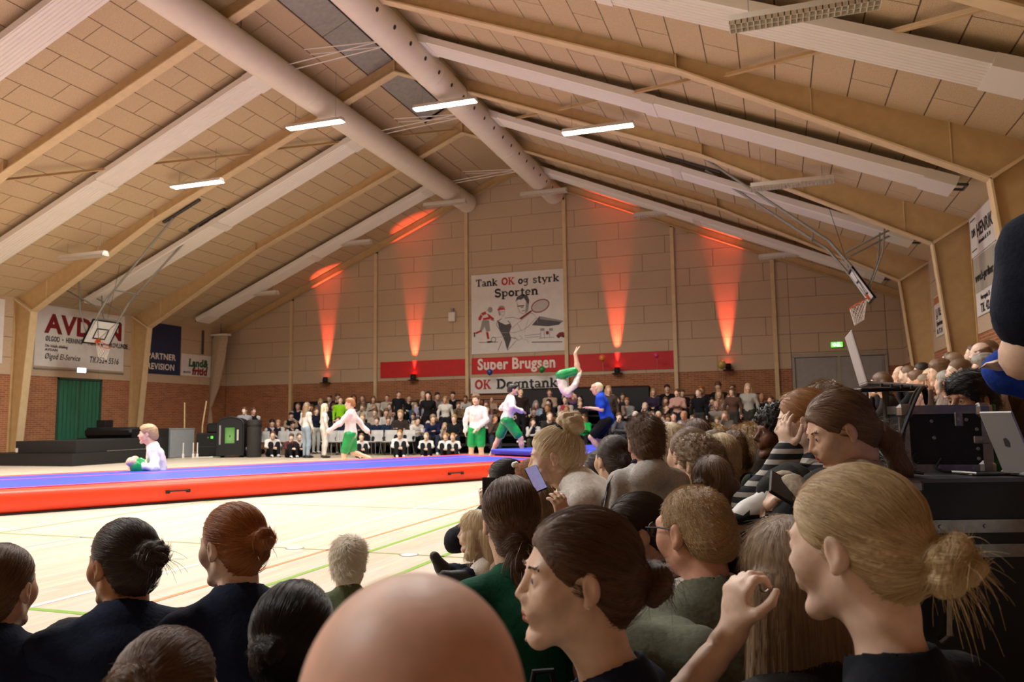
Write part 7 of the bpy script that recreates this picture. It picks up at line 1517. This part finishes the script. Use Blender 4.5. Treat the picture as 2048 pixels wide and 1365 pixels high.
SKINS = ['fair', 'pale', 'pink', 'fair', 'pink', 'tan', 'fair', 'pale']; BOT = ['1b1d26', '15151a', '2c3444', '3a3632', '22262e', '55504a', '16161a']
rnd = random.Random(5)
for (label, x, y, seat, sc, sx, hair, hc, top, top2, pose) in CROWD:
    fem = sx == 'f'; tgt = (4.6, 14.5); yaw = math.atan2(tgt[1] - y, tgt[0] - x) - PI / 2
    yaw = PI + (((yaw - PI + PI) % (2 * PI)) - PI) * .65 + rnd.uniform(-.18, .18); turn = rnd.choice((-18, 10)); bcol = rnd.choice(BOT)
    if not pose: pose = rnd.choice(('chair', 'chair', 'chair_arms', 'chair_lean', 'chair_chin'))
    if label.startswith(('girl with long brown hair in white sweater', 'blond girl in white sweater')): yaw += 1.5 if 'blond' in label else 2.1; bcol = 'd2cec6' if 'blond' in label else '93a3b2'
    if 'navy sweater and grey trousers' in label: yaw += .6; bcol = 'b4b6ae'
    sk = rnd.choice(SKINS)
    if pose == 'hug': bcol = '131317'
    if 'turned left' in label: yaw = 2.2
    if pose in ('hug', 'floor'): z = 0
    else: z = seat
    far_person(label, (x, y, z), yaw, min(sc, 1.12), pose, fem, hair, hc, top, top2, sk, bcol, turn, {'hug': 'people sitting on the floor before the stand', 'floor': 'people sitting on the floor before the stand'}.get(pose), yoke=True)
# right hand stand: seen from the side
RS = [(1809, 749, 10.2, 'm', 'ring', 'mid', '1a1a1e', 'man with glasses in black'), (1822, 748, 10.0, 'm', 'buzz', 'brown', '202024', 'man in dark jumper'), (1836, 746, 9.8, 'm', 'buzz', 'mid', '18181c', 'man in black'), (1864, 741, 9.6, 'f', 'bun:0,-.12,.01:.03', 'black', '2a2320', 'woman with tied black hair'), (1886, 737, 9.5, 'm', 'short', 'brown', '332a26', 'man in brown'), (1898, 735, 9.3, 'f', 'bob', 'brown', '2a2028', 'woman in plum'),
 (1903, 722, 9.9, 'm', 'buzz', 'brown', '3a2a24', 'man with reddish face'), (1927, 722, 8.6, 'f', 'bob', 'ash', '8a8078', 'woman with glasses and ash hair'), (1954, 709, 8.9, 'f', 'bun:0,-.12,.01:.03', 'brown', '3a2f2c', 'woman with tied brown hair'), (1969, 709, 9.2, 'm', 'ring', 'mid', '5a4a44', 'balding man'), (1984, 702, 8.4, 'm', 'ring', 'mid', '201c1c', 'bald man with glasses'), (1999, 700, 8.8, 'f', 'bob', 'mid', '4a3a34', 'woman'),
 (1784, 764, 8.7, 'f', 'bob', 'brown', '26201e', 'woman with round brown hair'), (1839, 764, 8.4, 'm', 'short', 'mid', '8a6a5c', 'man in tan'), (1852, 768, 8.0, 'm', 'buzz', 'ash', '7a5c50', 'man with glasses in rust brown'), (1867, 762, 8.1, 'f', 'bob', 'blonde', 'a08a78', 'blond woman'), (1882, 761, 7.7, 'f', 'bob', 'grey', '8a827a', 'grey haired woman'), (1896, 766, 7.1, 'f', 'bob', 'grey', '6a5a54', 'grey haired woman with glasses'), (1912, 741, 7.5, 'm', 'short', 'mid', '7a6a62', 'young man'), (1923, 745, 6.9, 'm', 'buzz', 'mid', '6a4a44', 'man with sharp profile'), (1946, 745, 7.2, 'f', 'bob', 'white', '9a948c', 'white haired woman'), (1977, 739, 6.3, 'm', 'short', 'grey', 'c8c2ba', 'grey haired man in pale shirt'), (2006, 742, 6.4, 'f', 'longloose:.2', 'blonde', '5a4a40', 'blond woman with wavy hair'), (1760, 765, 12.5, 'm', 'buzz', 'black', '1a1a1c', 'dark man by the door end')]
RSP = [(10.01, 11.30, 1.52), (10.06, 11.10, 1.52), (10.11, 10.91, 1.52), (10.24, 10.74, 1.54), (10.35, 10.66, 1.55), (10.38, 10.46, 1.55), (10.54, 11.14, 1.67), (10.39, 9.72, 1.58), (10.60, 10.10, 1.67), (10.76, 10.47, 1.69), (10.64, 9.58, 1.67), (10.82, 10.06, 1.71), (9.65, 9.60, 1.37), (9.88, 9.36, 1.35), (9.88, 8.94, 1.31), (9.97, 9.07, 1.35), (9.96, 8.65, 1.33), (9.90, 8.00, 1.28), (10.06, 8.46, 1.42), (9.98, 7.80, 1.37), (10.15, 8.17, 1.38), (10.05, 7.19, 1.36), (10.19, 7.34, 1.35), (9.99, 13.73, 1.52)]
for i, ((u, v, d, sx, hair, hc, top, desc), (x, y, z)) in enumerate(zip(RS, RSP)):
    seat = .95 if 6 <= i < 12 else .84 if (i < 6 or i == 23) else .65; sc = (z - seat) / .745
    far_person(desc + ' on the right wall stand, ' + ('far end' if i < 6 or i == 23 else 'upper row' if i < 12 else 'lower row'), (x, y, seat), 1.45, sc, rnd.choice(('chair', 'chair_arms', 'chair_chin')), sx == 'f', hair, hc, top, None, rnd.choice(SKINS), rnd.choice(BOT), rnd.choice((-18, 10)), 'audience on the stand along the right wall', yoke=True)
# grey chairs of the front row
for i, (px, lab) in enumerate([((-7.09, 21.0), 'grey shell chair behind the boy in navy jersey'), ((-6.35, 21.0), 'grey shell chair behind the woman in white, left'), ((-5.95, 21.0), 'grey shell chair by the boy in maroon'), ((-5.61, 21.0), 'grey shell chair beside the standing girls'), ((-4.55, 21.0), 'grey shell chair left of the walking gymnast'), ((-4.25, 21.0), 'grey shell chair just behind the walking gymnast'), ((-3.06, 21.0), 'empty grey shell chair right of the walking gymnast'), ((-2.58, 21.0), 'empty grey shell chair, second right of the walking gymnast'), ((-2.0, 21.0), 'empty grey shell chair behind the woman resting her forehead')]):
    chair(px[0], px[1], .12 * math.sin(i * 3.1), lab)
# ------------------------------------------------------------------ gymnasts
def gymnast(label, head, phi, hphi, pose, hair, hc, sk='fair', **k):
    k.setdefault('res', (.02, .009, .011)); k.setdefault('hres', .009)
    return near_person(label, head, phi, hphi, pose=pose, fem=False, hair=hair, hc=hc, sk=sk, top=k.pop('top', 'e6dfda'), bottom=k.pop('bottom', 'shorts'), bcol=k.pop('bcol', '0c9a4e'), sat=k.pop('sat', True), bare=True, group='gymnasts and helper on the track', names={'bottom': 'shorts'}, topopt=k.pop('topopt', dict(g=.02, hem=-.12, amp=.007)), **k)
gymnast('fair haired gymnast in white top and green shorts sitting behind the track', (-1.190, 10.136, 0.846), -20, -14, 'floor', 'short', 'sandy', scale=1.12, hs=1.12, wp=dict(wr=(-1.253, 9.952, 0.386), wl=(-1.131, 9.888, 0.375)), jo=dict(k=(.22, .34, .38), a=(.1, .42, .07)))
gymnast('red blond gymnast in white top and green shorts walking to the left', (-0.314, 14.935, 1.392), 5, -5, 'stand', 'short', 'ginger', scale=.97, jo=dict(P=(0, 0, .90), el=(-.27, .18, 1.13), wl=(-.30, .40, .98), er=(.26, -.14, 1.14), wr=(.30, -.30, .95), kl=(-.09, .12, .46), al=(-.1, .10, .07), kr=(.1, -.02, .50), ar=(.1, -.40, .38)))
gymnast('curly haired gymnast in white top and green shorts walking towards the camera', (1.756, 17.108, 1.479), -80, -75, 'stand', 'curly', 'mid', scale=1.04, jo=dict(e=(.24, .03, 1.12), wl=(-.06, .22, .93), wr=(.24, .06, .88), k=(.11, .05, .49), a=(.13, .02, .08)))
gymnast('dark haired gymnast in white top and green shorts, wide stance at track end', (3.097, 15.846, 1.639), 170, 172, 'stand', 'short', 'black', sk='pink', scale=1.0, jo=dict(P=(0, 0, .86), C=(0, .06, 1.13), N=(0, .09, 1.34), H=(0, .14, 1.50), el=(-.3, -.05, 1.12), wl=(-.1, .17, 1.06), er=(.3, .06, 1.12), wr=(.12, .3, 1.04), kl=(-.17, -.16, .46), al=(-.2, -.34, .09), kr=(.17, .26, .47), ar=(.2, .30, .08)))
gymnast('helper in bright blue T-shirt and black shorts bending his knees on the landing mat', (5.101, 15.041, 1.603), 12, 8, 'stand', 'buzz', 'lightblonde', pitch=38, sk='pink', top='1c45c4', sat=False, bcol='0d0d10', scale=.98, jo=dict(P=(0, -.16, .80), C=(0, -.08, 1.08), N=(0, -.02, 1.29), H=(0, .03, 1.44), e=(.25, -.08, 1.0), w=(.24, .16, 1.04), kl=(-.1, .16, .46), al=(-.1, -.10, .08), kr=(.1, .06, .43), ar=(.1, -.26, .12)), topopt=dict(g=.026, hem=-.12, amp=.006, sleeve=.42))
# the somersaulting gymnast: tucked, upside down in the air
def flipper():
    J = joints('stand', P=(0, 0, 0), C=(0, .10, .27), N=(0, .24, .42), H=(0, .34, .50), e=(.24, .34, .20), w=(.16, .42, -.06), k=(.1, .38, -.18), a=(.08, .28, -.56), hip=.09, sw=.175, toe=((0, .2, -1), (0, .5, -.8)))
    Rh = Rx(-.75); parts = body_meshes(J, Rh, True, False, 1., 1., 1., dict(g=.02, hem=.10, amp=.007), 'shorts', None, True, 3, (.02, .009, .011))
    r = assemble(parts, dict(body=bodymats('fair', 'brown', True), top=[cloth('e6dfda')] * 3, bottom=[satin('0c9a4e')], shoe=[M_shoe]), 'person', {'bottom': 'shorts'}); hair_obj('short', 'brown', .009, r, J['H'], Rh, 1.03, 2)
    tag(r, 'gymnast in white top and green shorts tucked upside down in a somersault', 'person', 'gymnasts and helper on the track')
    r.matrix_world = Matrix.Translation((4.445, 14.794, 1.845)) @ Matrix.Rotation(math.radians(90 + EQ), 4, 'Z') @ Matrix.Rotation(math.radians(-172), 4, 'X'); r.scale = (.82,) * 3; return r
flipper()
# lettering cut to plain meshes
bpy.context.view_layer.update(); dg = bpy.context.evaluated_depsgraph_get()
for o in [o for o in COL.objects if o.type == 'FONT']:
    me = bpy.data.meshes.new_from_object(o.evaluated_get(dg)); n = link(o.name.split('.')[0], me, o.parent); n.matrix_local = o.matrix_local.copy(); nm = o.name; bpy.data.objects.remove(o); n.name = nm; n['kind'] = 'stuff'
